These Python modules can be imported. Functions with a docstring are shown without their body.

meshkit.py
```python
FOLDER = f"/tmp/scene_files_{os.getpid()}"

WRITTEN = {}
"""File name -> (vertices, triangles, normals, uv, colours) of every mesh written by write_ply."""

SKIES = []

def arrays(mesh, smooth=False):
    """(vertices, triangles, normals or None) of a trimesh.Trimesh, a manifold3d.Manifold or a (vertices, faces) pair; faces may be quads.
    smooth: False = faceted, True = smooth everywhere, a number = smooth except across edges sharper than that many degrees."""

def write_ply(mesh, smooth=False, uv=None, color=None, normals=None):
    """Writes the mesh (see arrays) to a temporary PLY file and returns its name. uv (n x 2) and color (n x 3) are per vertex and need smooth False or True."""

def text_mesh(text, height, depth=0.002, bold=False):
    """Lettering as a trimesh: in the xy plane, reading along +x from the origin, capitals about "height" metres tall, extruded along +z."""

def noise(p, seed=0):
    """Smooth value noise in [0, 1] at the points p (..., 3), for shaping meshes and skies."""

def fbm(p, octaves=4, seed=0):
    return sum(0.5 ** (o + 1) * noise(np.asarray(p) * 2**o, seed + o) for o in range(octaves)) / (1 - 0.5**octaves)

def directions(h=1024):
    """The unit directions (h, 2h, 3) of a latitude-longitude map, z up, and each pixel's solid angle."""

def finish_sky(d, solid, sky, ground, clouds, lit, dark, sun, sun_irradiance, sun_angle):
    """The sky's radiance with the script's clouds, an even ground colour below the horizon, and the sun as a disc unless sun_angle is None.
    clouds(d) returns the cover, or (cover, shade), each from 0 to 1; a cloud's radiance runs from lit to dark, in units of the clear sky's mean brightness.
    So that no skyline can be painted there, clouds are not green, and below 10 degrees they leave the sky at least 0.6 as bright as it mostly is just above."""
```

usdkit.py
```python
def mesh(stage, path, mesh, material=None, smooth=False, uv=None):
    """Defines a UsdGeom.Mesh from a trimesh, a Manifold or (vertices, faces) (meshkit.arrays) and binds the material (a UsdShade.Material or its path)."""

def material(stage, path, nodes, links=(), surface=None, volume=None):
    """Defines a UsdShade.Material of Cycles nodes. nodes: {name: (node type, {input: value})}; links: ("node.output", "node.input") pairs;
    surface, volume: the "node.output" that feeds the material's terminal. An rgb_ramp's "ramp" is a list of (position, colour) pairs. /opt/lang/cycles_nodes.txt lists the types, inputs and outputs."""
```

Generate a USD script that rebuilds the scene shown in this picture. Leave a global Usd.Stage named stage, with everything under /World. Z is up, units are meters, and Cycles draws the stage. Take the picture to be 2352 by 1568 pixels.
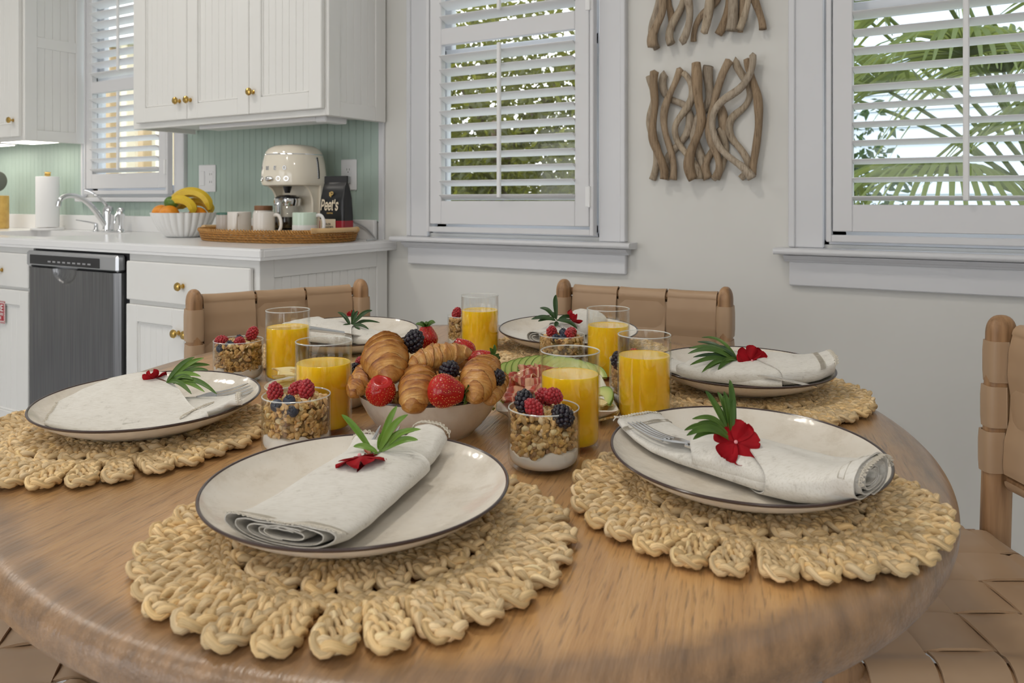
import math, random
import numpy as np, trimesh, manifold3d, shapely, usdkit, meshkit
from shapely.geometry import Polygon
from pxr import Usd, UsdGeom, UsdLux, UsdShade, Gf, Sdf, Vt

stage = Usd.Stage.CreateInMemory()
UsdGeom.SetStageUpAxis(stage, UsdGeom.Tokens.z)
UsdGeom.SetStageMetersPerUnit(stage, 1.0)
UsdGeom.Xform.Define(stage, '/World')
UsdGeom.Scope.Define(stage, '/World/Looks')
T_ = Sdf.ValueTypeNames
PI = math.pi

# ------------------------------------------------------------------ camera, sky, sun, lamps, exposure
CAM_Z, YAW, WALL_Y = 1.07, 31.1, 2.45
EXPOSURE = 0.72
cam = UsdGeom.Camera.Define(stage, '/World/camera')
cam.AddTranslateOp().Set(Gf.Vec3d(0, 0, CAM_Z))
cam.AddRotateZOp().Set(YAW)
cam.AddRotateXOp().Set(90.0)
cam.CreateHorizontalApertureAttr(36.0)
cam.CreateVerticalApertureAttr(24.0)
cam.CreateFocalLengthAttr(36.0 * 1829.0 / 2352.0)
cam.CreateVerticalApertureOffsetAttr(-(784.0 - 460.0) / 2352.0 * 36.0)
cam.CreateClippingRangeAttr(Gf.Vec2f(0.02, 200.0))
cam.CreateFocusDistanceAttr(1.15)
cam.CreateFStopAttr(11.0)
cam.CreateExposureAttr(EXPOSURE)

SKY_STRENGTH, SUN_STRENGTH = 1.55, 9.0
sky_mat = usdkit.material(stage, '/World/Looks/sky', {
    'tc': ('texture_coordinate', {}),
    'sep': ('separate_xyz', {}),
    'rmp': ('rgb_ramp', {'ramp': [(0.0, (0.55, 0.56, 0.55)), (0.48, (0.70, 0.72, 0.72)), (0.52, (1.0, 1.0, 1.01)), (0.75, (0.84, 0.91, 1.03)), (1.0, (0.66, 0.78, 1.0))]}),
    'mr': ('map_range', {'from_min': -1.0, 'from_max': 1.0}),
    'ns': ('noise_texture', {'scale': 2.6, 'detail': 6.0, 'roughness': 0.6}),
    'cr': ('rgb_ramp', {'ramp': [(0.45, (0, 0, 0)), (0.62, (1, 1, 1))]}),
    'mx': ('mix_color', {'b': (1.15, 1.15, 1.16), 'use_clamp': False}),
    'bg': ('background_shader', {'strength': SKY_STRENGTH}),
}, [('tc.generated', 'sep.vector'), ('sep.z', 'mr.value'), ('mr.result', 'rmp.fac'), ('tc.generated', 'ns.vector'), ('ns.fac', 'cr.fac'),
    ('cr.color', 'mx.fac'), ('rmp.color', 'mx.a'), ('mx.result', 'bg.color')], surface='bg.background')
dome = UsdLux.DomeLight.Define(stage, '/World/sky')
dome.CreateIntensityAttr(1.0)
UsdShade.MaterialBindingAPI.Apply(dome.GetPrim()).Bind(sky_mat)
sun = UsdLux.DistantLight.Define(stage, '/World/sun')
sun.CreateIntensityAttr(SUN_STRENGTH)
sun.CreateAngleAttr(1.0)
sun.CreateColorAttr(Gf.Vec3f(1.0, 0.93, 0.80))
sun.AddRotateXYZOp().Set(Gf.Vec3f(-22.0, 44.0, 0.0))      # high over the garden, from the right

def ceiling_lamp_light(path, x, y, z, radius, power, color):
    l = UsdLux.DiskLight.Define(stage, path)
    l.AddTranslateOp().Set(Gf.Vec3d(x, y, z))
    l.CreateRadiusAttr(radius)
    l.CreateIntensityAttr(power)
    l.CreateColorAttr(Gf.Vec3f(*color))
    return l

# ------------------------------------------------------------------ naming, things, parts
_used = {}
def _path(parent, name):
    base = parent + '/' + name
    k = _used.get(base, 0)
    _used[base] = k + 1
    return base if k == 0 else base + '_%03d' % k

def setdata(p, **kw):
    for k, v in kw.items():
        if v is not None:
            p.SetCustomDataByKey({'cat': 'category'}.get(k, k), v)
    return p

def mat4(loc=(0, 0, 0), rz=0.0, R=None, s=1.0):
    M = np.eye(4)
    if R is None:
        c, q = math.cos(rz), math.sin(rz)
        R = np.array([[c, -q, 0], [q, c, 0], [0, 0, 1]])
    M[:3, :3] = np.asarray(R) * np.asarray(s)
    M[:3, 3] = loc
    return M

def setM(x, M):
    x.AddTransformOp().Set(Gf.Matrix4d(*np.asarray(M, float).T.ravel().tolist()))

def thing(name, label=None, cat=None, loc=(0, 0, 0), rz=0.0, group=None, kind=None, M=None):
    x = UsdGeom.Xform.Define(stage, _path('/World', name))
    setM(x, mat4(loc, rz) if M is None else M)
    return setdata(x.GetPrim(), label=label, cat=cat, group=group, kind=kind)

def obj(name, mesh, mat, parent=None, smooth=35, label=None, cat=None, group=None, kind=None, M=None, col=None, fib=None):
    """ONE mesh prim under parent (a prim) or under /World."""
    path = _path(str(parent.GetPath()) if parent is not None else '/World', name)
    if hasattr(mesh, 'mesh'):
        mesh = mesh.mesh()
    if col is not None:
        smooth = True
    m = usdkit.mesh(stage, path, mesh, LOOK[mat] if isinstance(mat, str) else mat, smooth=smooth)
    if col is not None:
        UsdGeom.PrimvarsAPI(m).CreatePrimvar('tone', T_.Color3fArray, 'vertex').Set(Vt.Vec3fArray.FromNumpy(np.asarray(col, np.float32)))
    if fib is not None:
        UsdGeom.PrimvarsAPI(m).CreatePrimvar('fibre', T_.Color3fArray, 'vertex').Set(Vt.Vec3fArray.FromNumpy(np.asarray(fib, np.float32)))
    if M is not None:
        setM(m, M)
    return setdata(m.GetPrim(), label=label, cat=cat, group=group, kind=kind)

def copy(root, M, label=None, group=None):
    """A copy of a thing, with its parts, by internal reference."""
    was = root.GetCustomData()
    name = root.GetName()
    if name[-4] == '_' and name[-3:].isdigit():
        name = name[:-4]
    x = UsdGeom.Xform.Define(stage, _path('/World', name))
    x.GetPrim().GetReferences().AddInternalReference(root.GetPath())
    x.ClearXformOpOrder()
    x.AddTransformOp(opSuffix='place').Set(Gf.Matrix4d(*np.asarray(M, float).T.ravel().tolist()))
    x.GetPrim().SetInstanceable(True)
    return setdata(x.GetPrim(), label=label or was.get('label'), cat=was.get('category'), group=group or was.get('group'))

# ------------------------------------------------------------------ mesh building
def rotz(a):
    c, s = math.cos(a), math.sin(a)
    return np.array([[c, -s, 0], [s, c, 0], [0, 0, 1.0]])
def rotx(a):
    c, s = math.cos(a), math.sin(a)
    return np.array([[1, 0, 0], [0, c, -s], [0, s, c]], float)
def roty(a):
    c, s = math.cos(a), math.sin(a)
    return np.array([[c, 0, s], [0, 1, 0], [-s, 0, c]], float)
def unit(v):
    v = np.asarray(v, float)
    return v / (np.linalg.norm(v) + 1e-12)
def frame_to(d, up=(0, 0, 1)):
    """Rotation whose z column is d."""
    z = unit(d)
    x = np.cross(up, z)
    if np.linalg.norm(x) < 1e-4:
        x = np.cross((0, 1, 0), z)
    x = unit(x)
    return np.stack([x, np.cross(z, x), z], 1)

def _chamfer_unit():
    pts, idx = [], []
    for sx in (-1, 1):
        for sy in (-1, 1):
            for sz in (-1, 1):
                for k in range(3):
                    pts.append((sx, sy, sz)); idx.append(k)
    S = np.array(pts, float)
    ax = np.array(idx)
    P = S.copy()
    for i in range(24):
        for k in range(3):
            if k != ax[i]:
                P[i, k] *= 0.8
    h = trimesh.convex.convex_hull(P)
    o = [int(np.argmin(np.linalg.norm(P - v, axis=1))) for v in h.vertices]
    return S[o], ax[o], np.array(h.faces)
_CS, _CA, _CF = _chamfer_unit()

class MB:
    def __init__(self):
        self.v, self.f, self.c, self.fb, self.n = [], [], [], [], 0
    def add(self, v, f, R=None, t=None, col=None):
        v = np.asarray(v, float)
        if R is not None:
            v = v @ np.asarray(R).T
        if t is not None:
            v = v + np.asarray(t, float)
        f = np.asarray(f, int)
        if f.shape[1] == 4:
            f = np.vstack([f[:, [0, 1, 2]], f[:, [0, 2, 3]]])
        self.v.append(v); self.f.append(f + self.n); self.n += len(v)
        if col is not None:
            self.c.append(np.broadcast_to(np.asarray(col, float), (len(v), 3)))
        return self
    def tm(self, m, R=None, t=None):
        return self.add(np.array(m.vertices), np.array(m.faces), R, t)
    def mf(self, m, R=None, t=None):
        q = m.to_mesh()
        return self.add(q.vert_properties[:, :3], q.tri_verts, R, t)
    def box(self, lo, hi, b=0.0, R=None, t=None):
        lo, hi = np.asarray(lo, float), np.asarray(hi, float)
        lo, hi = np.minimum(lo, hi), np.maximum(lo, hi)
        c, h = (lo + hi) / 2, (hi - lo) / 2
        if b <= 0:
            v = np.array([[sx, sy, sz] for sx in (-1, 1) for sy in (-1, 1) for sz in (-1, 1)], float) * h + c
            f = np.array([[0, 1, 3, 2], [4, 6, 7, 5], [0, 4, 5, 1], [2, 3, 7, 6], [0, 2, 6, 4], [1, 5, 7, 3]])
            return self.add(v, f, R, t)
        b = min(b, h.min() * 0.9)
        v = _CS * h
        for k in range(3):
            v[:, k] -= np.where(_CA != k, _CS[:, k] * b, 0)
        return self.add(v + c, _CF, R, t)
    def lathe(self, prof, n=48, R=None, t=None, a0=0.0, a1=2 * PI, closed=False):
        """prof: (r, z) pairs from the bottom outside on; closed joins the last to the first."""
        p = np.asarray(prof, float)
        full = abs(a1 - a0 - 2 * PI) < 1e-6
        a = a0 + (a1 - a0) * np.arange(n if full else n + 1) / n
        m = len(p)
        v = np.stack([np.outer(np.cos(a), p[:, 0]), np.outer(np.sin(a), p[:, 0]), np.broadcast_to(p[:, 1], (len(a), m))], -1).reshape(-1, 3)
        i, j = np.meshgrid(np.arange(n), np.arange(m if closed else m - 1), indexing='ij')
        i2, j2 = (i + 1) % len(a), (j + 1) % m
        q = np.stack([i * m + j, i2 * m + j, i2 * m + j2, i * m + j2], -1).reshape(-1, 4)
        f = np.vstack([q[:, [0, 1, 2]], q[:, [0, 2, 3]]])
        ar = np.linalg.norm(np.cross(v[f[:, 1]] - v[f[:, 0]], v[f[:, 2]] - v[f[:, 0]]), axis=1)
        return self.add(v, f[ar > 1e-14], R, t)
    def tube(self, pts, r, n=8, caps=True, sx=1.0, up=(0, 0, 1), R=None, t=None):
        """A swept round (or oval, sx) section along pts; r a number or one per point."""
        p = np.asarray(pts, float)
        r = np.broadcast_to(np.asarray(r, float), (len(p),))
        tg = np.gradient(p, axis=0)
        tg /= np.linalg.norm(tg, axis=1, keepdims=True) + 1e-12
        a = np.cross(np.asarray(up, float), tg[0])
        if np.linalg.norm(a) < 1e-3:
            a = np.cross((0, 1, 0), tg[0])
        a = unit(a)
        A = []
        for k in range(len(p)):
            a = a - tg[k] * (a @ tg[k])
            a = unit(a)
            A.append(a)
        A = np.array(A)
        Bv = np.cross(tg, A)
        ang = np.arange(n) * 2 * PI / n
        v = p[:, None] + r[:, None, None] * (sx * np.cos(ang)[None, :, None] * A[:, None] + np.sin(ang)[None, :, None] * Bv[:, None])
        i, j = np.meshgrid(np.arange(len(p) - 1), np.arange(n), indexing='ij')
        j2 = (j + 1) % n
        q = np.stack([i * n + j, i * n + j2, (i + 1) * n + j2, (i + 1) * n + j], -1).reshape(-1, 4)
        v = v.reshape(-1, 3)
        f = np.vstack([q[:, [0, 1, 2]], q[:, [0, 2, 3]]])
        if caps:
            c0, c1 = len(v), len(v) + 1
            v = np.vstack([v, p[0], p[-1]])
            k = np.arange(n); k2 = (k + 1) % n; L = (len(p) - 1) * n
            f = np.vstack([f, np.stack([np.full(n, c0), k2, k], 1), np.stack([np.full(n, c1), L + k, L + k2], 1)])
        return self.add(v, f, R, t)
    def cyl(self, p0, p1, r0, r1=None, n=20, R=None, t=None):
        p0, p1 = np.asarray(p0, float), np.asarray(p1, float)
        return self.tube(np.stack([p0, p1]), [r0, r0 if r1 is None else r1], n, R=R, t=t)
    def ball(self, c, r, sub=2, R=None):
        m = _ico(sub)
        v = m[0] * np.asarray(r, float)
        return self.add(v, m[1], R, c)
    def grid(self, P, closed_u=False, closed_v=False, thick=0.0, R=None, t=None):
        """A sheet of points P (nu, nv, 3); thick > 0 makes it a closed slab along its normals."""
        P = np.asarray(P, float)
        nu, nv = P.shape[:2]
        i, j = np.meshgrid(np.arange(nu if closed_u else nu - 1), np.arange(nv if closed_v else nv - 1), indexing='ij')
        i2, j2 = (i + 1) % nu, (j + 1) % nv
        q = np.stack([i * nv + j, i2 * nv + j, i2 * nv + j2, i * nv + j2], -1).reshape(-1, 4)
        v = P.reshape(-1, 3)
        if thick <= 0:
            return self.add(v, q, R, t)
        du = np.gradient(P, axis=0) if not closed_u else (np.roll(P, -1, 0) - np.roll(P, 1, 0))
        dv = np.gradient(P, axis=1) if not closed_v else (np.roll(P, -1, 1) - np.roll(P, 1, 1))
        N = np.cross(du, dv)
        N /= np.linalg.norm(N, axis=-1, keepdims=True) + 1e-12
        lo = (P - N * thick).reshape(-1, 3)
        n = nu * nv
        V = np.vstack([v, lo])
        F = [q, q[:, ::-1] + n]
        idx = np.arange(n).reshape(nu, nv)
        def rim(e, flip):
            a, b = e[:-1], e[1:]
            s = np.stack([a, b, b + n, a + n], 1)
            F.append(s[:, ::-1] if flip else s)
        if not closed_u:
            rim(idx[0], True); rim(idx[-1], False)
        if not closed_v:
            rim(idx[:, 0], False); rim(idx[:, -1], True)
        return self.add(V, np.vstack(F), R, t)
    def prism(self, poly, h, R=None, t=None):
        """Extrudes a shapely polygon (or a list of xy points) along +z by h."""
        if not hasattr(poly, 'exterior'):
            poly = Polygon(poly)
        m = trimesh.creation.extrude_polygon(poly, h, engine='earcut')
        return self.tm(m, R, t)
    def mesh(self):
        return trimesh.Trimesh(np.vstack(self.v), np.vstack(self.f), process=False)
    def fibres(self):
        return np.vstack(self.fb)
    def colors(self):
        return np.vstack(self.c)

_ICO = {}
def _ico(sub):
    if sub not in _ICO:
        m = trimesh.creation.icosphere(subdivisions=sub)
        _ICO[sub] = (np.array(m.vertices), np.array(m.faces))
    return _ICO[sub]

def smoothpath(pts, n=60):
    """Catmull-Rom through the points."""
    from scipy.interpolate import CubicSpline
    p = np.asarray(pts, float)
    d = np.r_[0, np.cumsum(np.linalg.norm(np.diff(p, axis=0), axis=1))]
    return CubicSpline(d, p)(np.linspace(0, d[-1], n))

def rounded_poly(w, h, r, n=6):
    return shapely.box(-w / 2 + r, -h / 2 + r, w / 2 - r, h / 2 - r).buffer(r, quad_segs=n)

def smoothstep(a, b, x):
    t = np.clip((np.asarray(x, float) - a) / (b - a), 0, 1)
    return t * t * (3 - 2 * t)

# ------------------------------------------------------------------ materials
LOOK = {}
def look(name, nodes, links=(), surface='p.BSDF'):
    LOOK[name] = usdkit.material(stage, '/World/Looks/' + name, nodes, links, surface=surface)
def plain(name, color, rough=0.5, **kw):
    look(name, {'p': ('principled_bsdf', {'base_color': color, 'roughness': rough, **kw})})
def grained(name, c0, c1, rough, scale=(1, 1, 1), nscale=8.0, detail=5.0, bump=0.0, space='object', lo=0.35, hi=0.65, distortion=0.0, **kw):
    """Two colours mixed by a stretched noise, with a little relief from the same noise."""
    nodes = {'tc': ('texture_coordinate', {}), 'mp': ('mapping', {'scale': scale}),
             'n': ('noise_texture', {'scale': nscale, 'detail': detail, 'roughness': 0.6, 'distortion': distortion}),
             'r': ('rgb_ramp', {'ramp': [(lo, c0), (hi, c1)]}),
             'p': ('principled_bsdf', {'roughness': rough, **kw})}
    links = [('tc.object', 'mp.vector'), ('mp.vector', 'n.vector'), ('n.fac', 'r.fac'), ('r.color', 'p.base_color')]
    if bump:
        nodes['b'] = ('bump', {'strength': bump, 'distance': 0.002})
        links += [('n.fac', 'b.height'), ('b.normal', 'p.normal')]
    look(name, nodes, links)

plain('cabinet_white', (0.80, 0.795, 0.77), 0.38)
plain('trim_white', (0.68, 0.685, 0.705), 0.35)
plain('shutter_frame_white', (0.70, 0.70, 0.715), 0.4)
plain('shutter_white', (0.82, 0.82, 0.82), 0.4)
grained('wall_paint', (0.690, 0.682, 0.648), (0.710, 0.702, 0.668), 0.75, nscale=3.0)
grained('green_paint', (0.40, 0.505, 0.445), (0.42, 0.525, 0.465), 0.5, nscale=3.0)
plain('ceiling_white', (0.85, 0.85, 0.84), 0.8)
grained('floor_grey', (0.47, 0.48, 0.50), (0.53, 0.54, 0.56), 0.45, nscale=4.0)
plain('counter_white', (0.83, 0.83, 0.83), 0.22)
plain('brass', (0.60, 0.40, 0.12), 0.22, metallic=1.0)
plain('chrome', (0.80, 0.81, 0.83), 0.10, metallic=1.0)
plain('chrome_matt', (0.62, 0.63, 0.66), 0.28, metallic=1.0)
plain('black_gloss', (0.012, 0.012, 0.014), 0.2)
plain('black_matt', (0.015, 0.015, 0.017), 0.6)
plain('white_plastic', (0.82, 0.82, 0.83), 0.3)
plain('grey_plastic', (0.33, 0.33, 0.34), 0.4)
plain('red_print', (0.42, 0.02, 0.035), 0.5)
plain('white_print', (0.80, 0.80, 0.78), 0.5)
look('steel', {'tc': ('texture_coordinate', {}), 'mp': ('mapping', {'scale': (260.0, 260.0, 3.0)}), 'n': ('noise_texture', {'scale': 1.0, 'detail': 3.0}),
     'r': ('rgb_ramp', {'ramp': [(0.3, (0.17, 0.17, 0.175)), (0.7, (0.27, 0.27, 0.275))]}),
     'p': ('principled_bsdf', {'metallic': 1.0, 'roughness': 0.30, 'anisotropic': 0.5})},
     [('tc.object', 'mp.vector'), ('mp.vector', 'n.vector'), ('n.fac', 'r.fac'), ('r.color', 'p.base_color')])
look('window_glass', {'lw': ('layer_weight', {'blend': 0.5}), 'pw': ('math', {'math_type': 'power', 'value2': 5.0}), 'f': ('math', {'math_type': 'multiply_add', 'value2': 0.5, 'value3': 0.02}), 't': ('transparent_bsdf', {'color': (0.97, 0.985, 0.98)}), 'g': ('glossy_bsdf', {'color': (0.9, 0.9, 0.9), 'roughness': 0.02}), 'm': ('mix_closure', {})},
     [('lw.facing', 'pw.value1'), ('pw.value', 'f.value1'), ('f.value', 'm.fac'), ('t.BSDF', 'm.closure1'), ('g.BSDF', 'm.closure2')], surface='m.closure')
look('lamp_glow', {'e': ('emission', {'color': (1.0, 0.93, 0.82), 'strength': 4.0})}, surface='e.emission')
# ------------------------------------------------------------------ the room
WIN = {1: (-1.843, -1.127, 0.947, 2.30), 2: (-0.417, 0.299, 0.943, 2.30), 3: (-4.112, -3.36, 1.105, 2.30)}
XL, XR, YF, ZC, WT = -6.2, 2.6, -3.2, 2.75, 0.10
fl = MB().box((XL, YF, -0.05), (XR, WALL_Y + WT, 0.0))
obj('floor', fl, 'floor_grey', kind='structure', label='pale grey floor seen at the lower right corner', smooth=False)
obj('ceiling', MB().box((XL, YF, ZC), (XR, WALL_Y + WT, ZC + 0.1)), 'ceiling_white', kind='structure', smooth=False)
wall = thing('wall_back', kind='structure', label='off white back wall with the windows and the green beadboard')
w = MB()
xs = sorted(WIN.values())
cuts = [XL] + [c for q in xs for c in q[:2]] + [XR]
for k in range(0, len(cuts), 2):
    w.box((cuts[k], WALL_Y, 0), (cuts[k + 1], WALL_Y + WT, ZC))
for a, b, z0, z1 in xs:
    w.box((a, WALL_Y, 0), (b, WALL_Y + WT, z0))
    w.box((a, WALL_Y, z1), (b, WALL_Y + WT, ZC))
obj('plaster', w, 'wall_paint', wall, smooth=False)
# green beadboard between worktop and cabinets: every strip its own piece
def bead_strips(x0, x1, z0, z1, y, n, mat, parent, name='plank', depth=0.008):
    s = (x1 - x0) / n
    for k in range(n):
        m = MB().box((x0 + k * s + 0.0003, y - depth, z0), (x0 + (k + 1) * s - 0.0003, y, z1), 0.0018)
        obj(name, m, mat, parent, smooth=False)
bead_strips(-3.275, -2.095, 0.985, 1.40, WALL_Y, 30, 'green_paint', wall)
bead_strips(-5.0, -4.13, 0.985, 1.40, WALL_Y, 22, 'green_paint', wall)
bead_strips(-4.13, -3.275, 0.985, 1.062, WALL_Y, 21, 'green_paint', wall)
obj('wall_left', MB().box((XL - 0.1, YF, 0), (XL, WALL_Y, ZC)), 'wall_paint', kind='structure', smooth=False)
wf = MB()
for a, b in ((XL, -4.6), (-2.2, -1.0), (1.4, XR)):
    wf.box((a, YF - 0.1, 0), (b, YF, ZC))
for a, b in ((-4.6, -2.2), (-1.0, 1.4)):
    wf.box((a, YF - 0.1, 2.2), (b, YF, ZC)).box((a, YF - 0.1, 0), (b, YF, 0.15))
obj('wall_front', wf, 'wall_paint', kind='structure', smooth=False)
obj('wall_right', MB().box((XR, YF, 0), (XR + 0.1, WALL_Y, ZC)), 'wall_paint', kind='structure', smooth=False)
bb = MB()
prof = [(0, 0), (-0.016, 0), (-0.016, 0.085), (-0.011, 0.098), (-0.004, 0.105), (0, 0.105)]
def mould(prof, x0, x1, y):
    """A moulding profile (dy, z) run along x."""
    p = np.array(prof)
    a = np.stack([np.full(len(p), x0), y + p[:, 0], p[:, 1]], 1)
    b = a.copy(); b[:, 0] = x1
    n = len(p)
    V = np.vstack([a, b, a.mean(0), b.mean(0)])
    F = []
    for k in range(n):
        k2 = (k + 1) % n
        F += [[k, n + k, n + k2], [k, n + k2, k2], [2 * n, k, k2], [2 * n + 1, n + k2, n + k]]
    return V, np.array(F)
bb.add(*mould(prof, -2.02, XR, WALL_Y))
obj('baseboard_back', bb, 'trim_white', kind='structure', smooth=False)
obj('trim_1', MB().box((-2.093, WALL_Y - 0.012, 0.9), (-2.066, WALL_Y, 1.392), 0.002), 'trim_white', kind='structure', label='narrow white strip closing the green beadboard at its right end', smooth=False)

def tilt_slat(x0, x1, zc, yc, w, tilt, n=9):
    """An elliptical blade along x; its room edge raised by tilt."""
    a = np.linspace(0, 2 * PI, 2 * n, endpoint=False)
    p = np.stack([np.cos(a) * w / 2, np.sin(a) * 0.0052], 1)
    c, s = math.cos(tilt), math.sin(tilt)
    y, z = p[:, 0] * c - p[:, 1] * s, -p[:, 0] * -s * -1 + p[:, 1] * c
    # room side is -y: raise it
    z = -p[:, 0] * s + p[:, 1] * c
    y = p[:, 0] * c + p[:, 1] * s
    pr = np.stack([y, z], 1)
    return mould([(q[0], zc + q[1]) for q in pr], x0, x1, yc)

def window(n, ox0, ox1, oz0, oz1, cas0, cas1, sill0, sill1, sill_z, apron_z, has_apron=True, where=''):
    """Casing, stool, apron, sashes and panes of one window; the shutter is a thing of its own."""
    t = thing('window_%d' % n, kind='structure', label='white sash window ' + where)
    yb = WALL_Y
    c = MB()
    for a, b in ((cas0, ox0), (ox1, cas1)):
        c.box((a, yb - 0.02, sill_z), (b, yb, oz1 + 0.1), 0.003)
        o, i = (a, b) if a == cas0 else (b, a)
        s = 1 if i > o else -1
        c.box((o - s * 0.0012, yb - 0.027, sill_z + 0.0008), (o + s * 0.018, yb, oz1 + 0.101), 0.003)
    c.box((cas0, yb - 0.02, oz1), (cas1, yb, oz1 + 0.1), 0.003)
    obj('casing', c, 'trim_white', t, smooth=False)
    if has_apron:
        s = MB()
        nose = [(0, -0.026)] + [(-0.062 - 0.009 * math.sin(q), -0.014 - 0.0095 * math.cos(q)) for q in np.linspace(0.2, PI, 7)] + [(0, -0.0045)]
        s.add(*mould([(y, sill_z + z + 0.004) for y, z in nose], sill0, sill1, yb))
        obj('sill', s, 'trim_white', t, smooth=40)
        cove = [(0, -0.042), (-0.022, -0.042), (-0.026, -0.036), (-0.034, -0.034), (-0.044, -0.026), (-0.046, -0.022), (0, -0.022)]
        m = MB().add(*mould([(y, sill_z + z) for y, z in cove], cas0 - 0.012, cas1 + 0.012, yb))
        obj('sill_moulding', m, 'trim_white', t, smooth=False)
        obj('apron', MB().box((cas0, yb - 0.02, apron_z), (cas1, yb, sill_z - 0.04), 0.003), 'trim_white', t, smooth=False)
    else:
        obj('sill', MB().box((sill0, yb - 0.05, sill_z - 0.022), (sill1, yb, sill_z), 0.004), 'trim_white', t, smooth=False)
    # jamb lining and two sashes
    j = MB()
    j.box((ox0, yb, oz0 - 0.001), (ox0 + 0.012, yb + WT, oz1)).box((ox1 - 0.012, yb, oz0 - 0.001), (ox1, yb + WT, oz1))
    j.box((ox0, yb, oz0 - 0.001), (ox1, yb + WT + 0.02, oz0 + 0.012)).box((ox0, yb, oz1 - 0.012), (ox1, yb + WT, oz1))
    obj('jamb', j, 'trim_white', t, smooth=False)
    zm = (oz0 + oz1) / 2
    for k, (za, zb, yy) in enumerate(((oz0 + 0.012, zm + 0.02, yb + 0.028), (zm - 0.02, oz1 - 0.012, yb + 0.062))):
        xa, xb = ox0 + 0.012, ox1 - 0.012
        s = MB().box((xa, yy, za), (xa + 0.045, yy + 0.030, zb), 0.003).box((xb - 0.045, yy, za), (xb, yy + 0.030, zb), 0.003)
        s.box((xa, yy, za), (xb, yy + 0.0305, za + 0.028), 0.003).box((xa, yy, zb - 0.04), (xb, yy + 0.0305, zb), 0.003)
        sash = obj('sash', s, 'trim_white', t, smooth=False)
        obj('pane', MB().box((xa + 0.045, yy + 0.015, za + 0.028), (xb - 0.045, yy + 0.019, zb - 0.04)), 'window_glass', sash, smooth=False)
    return t

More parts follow.
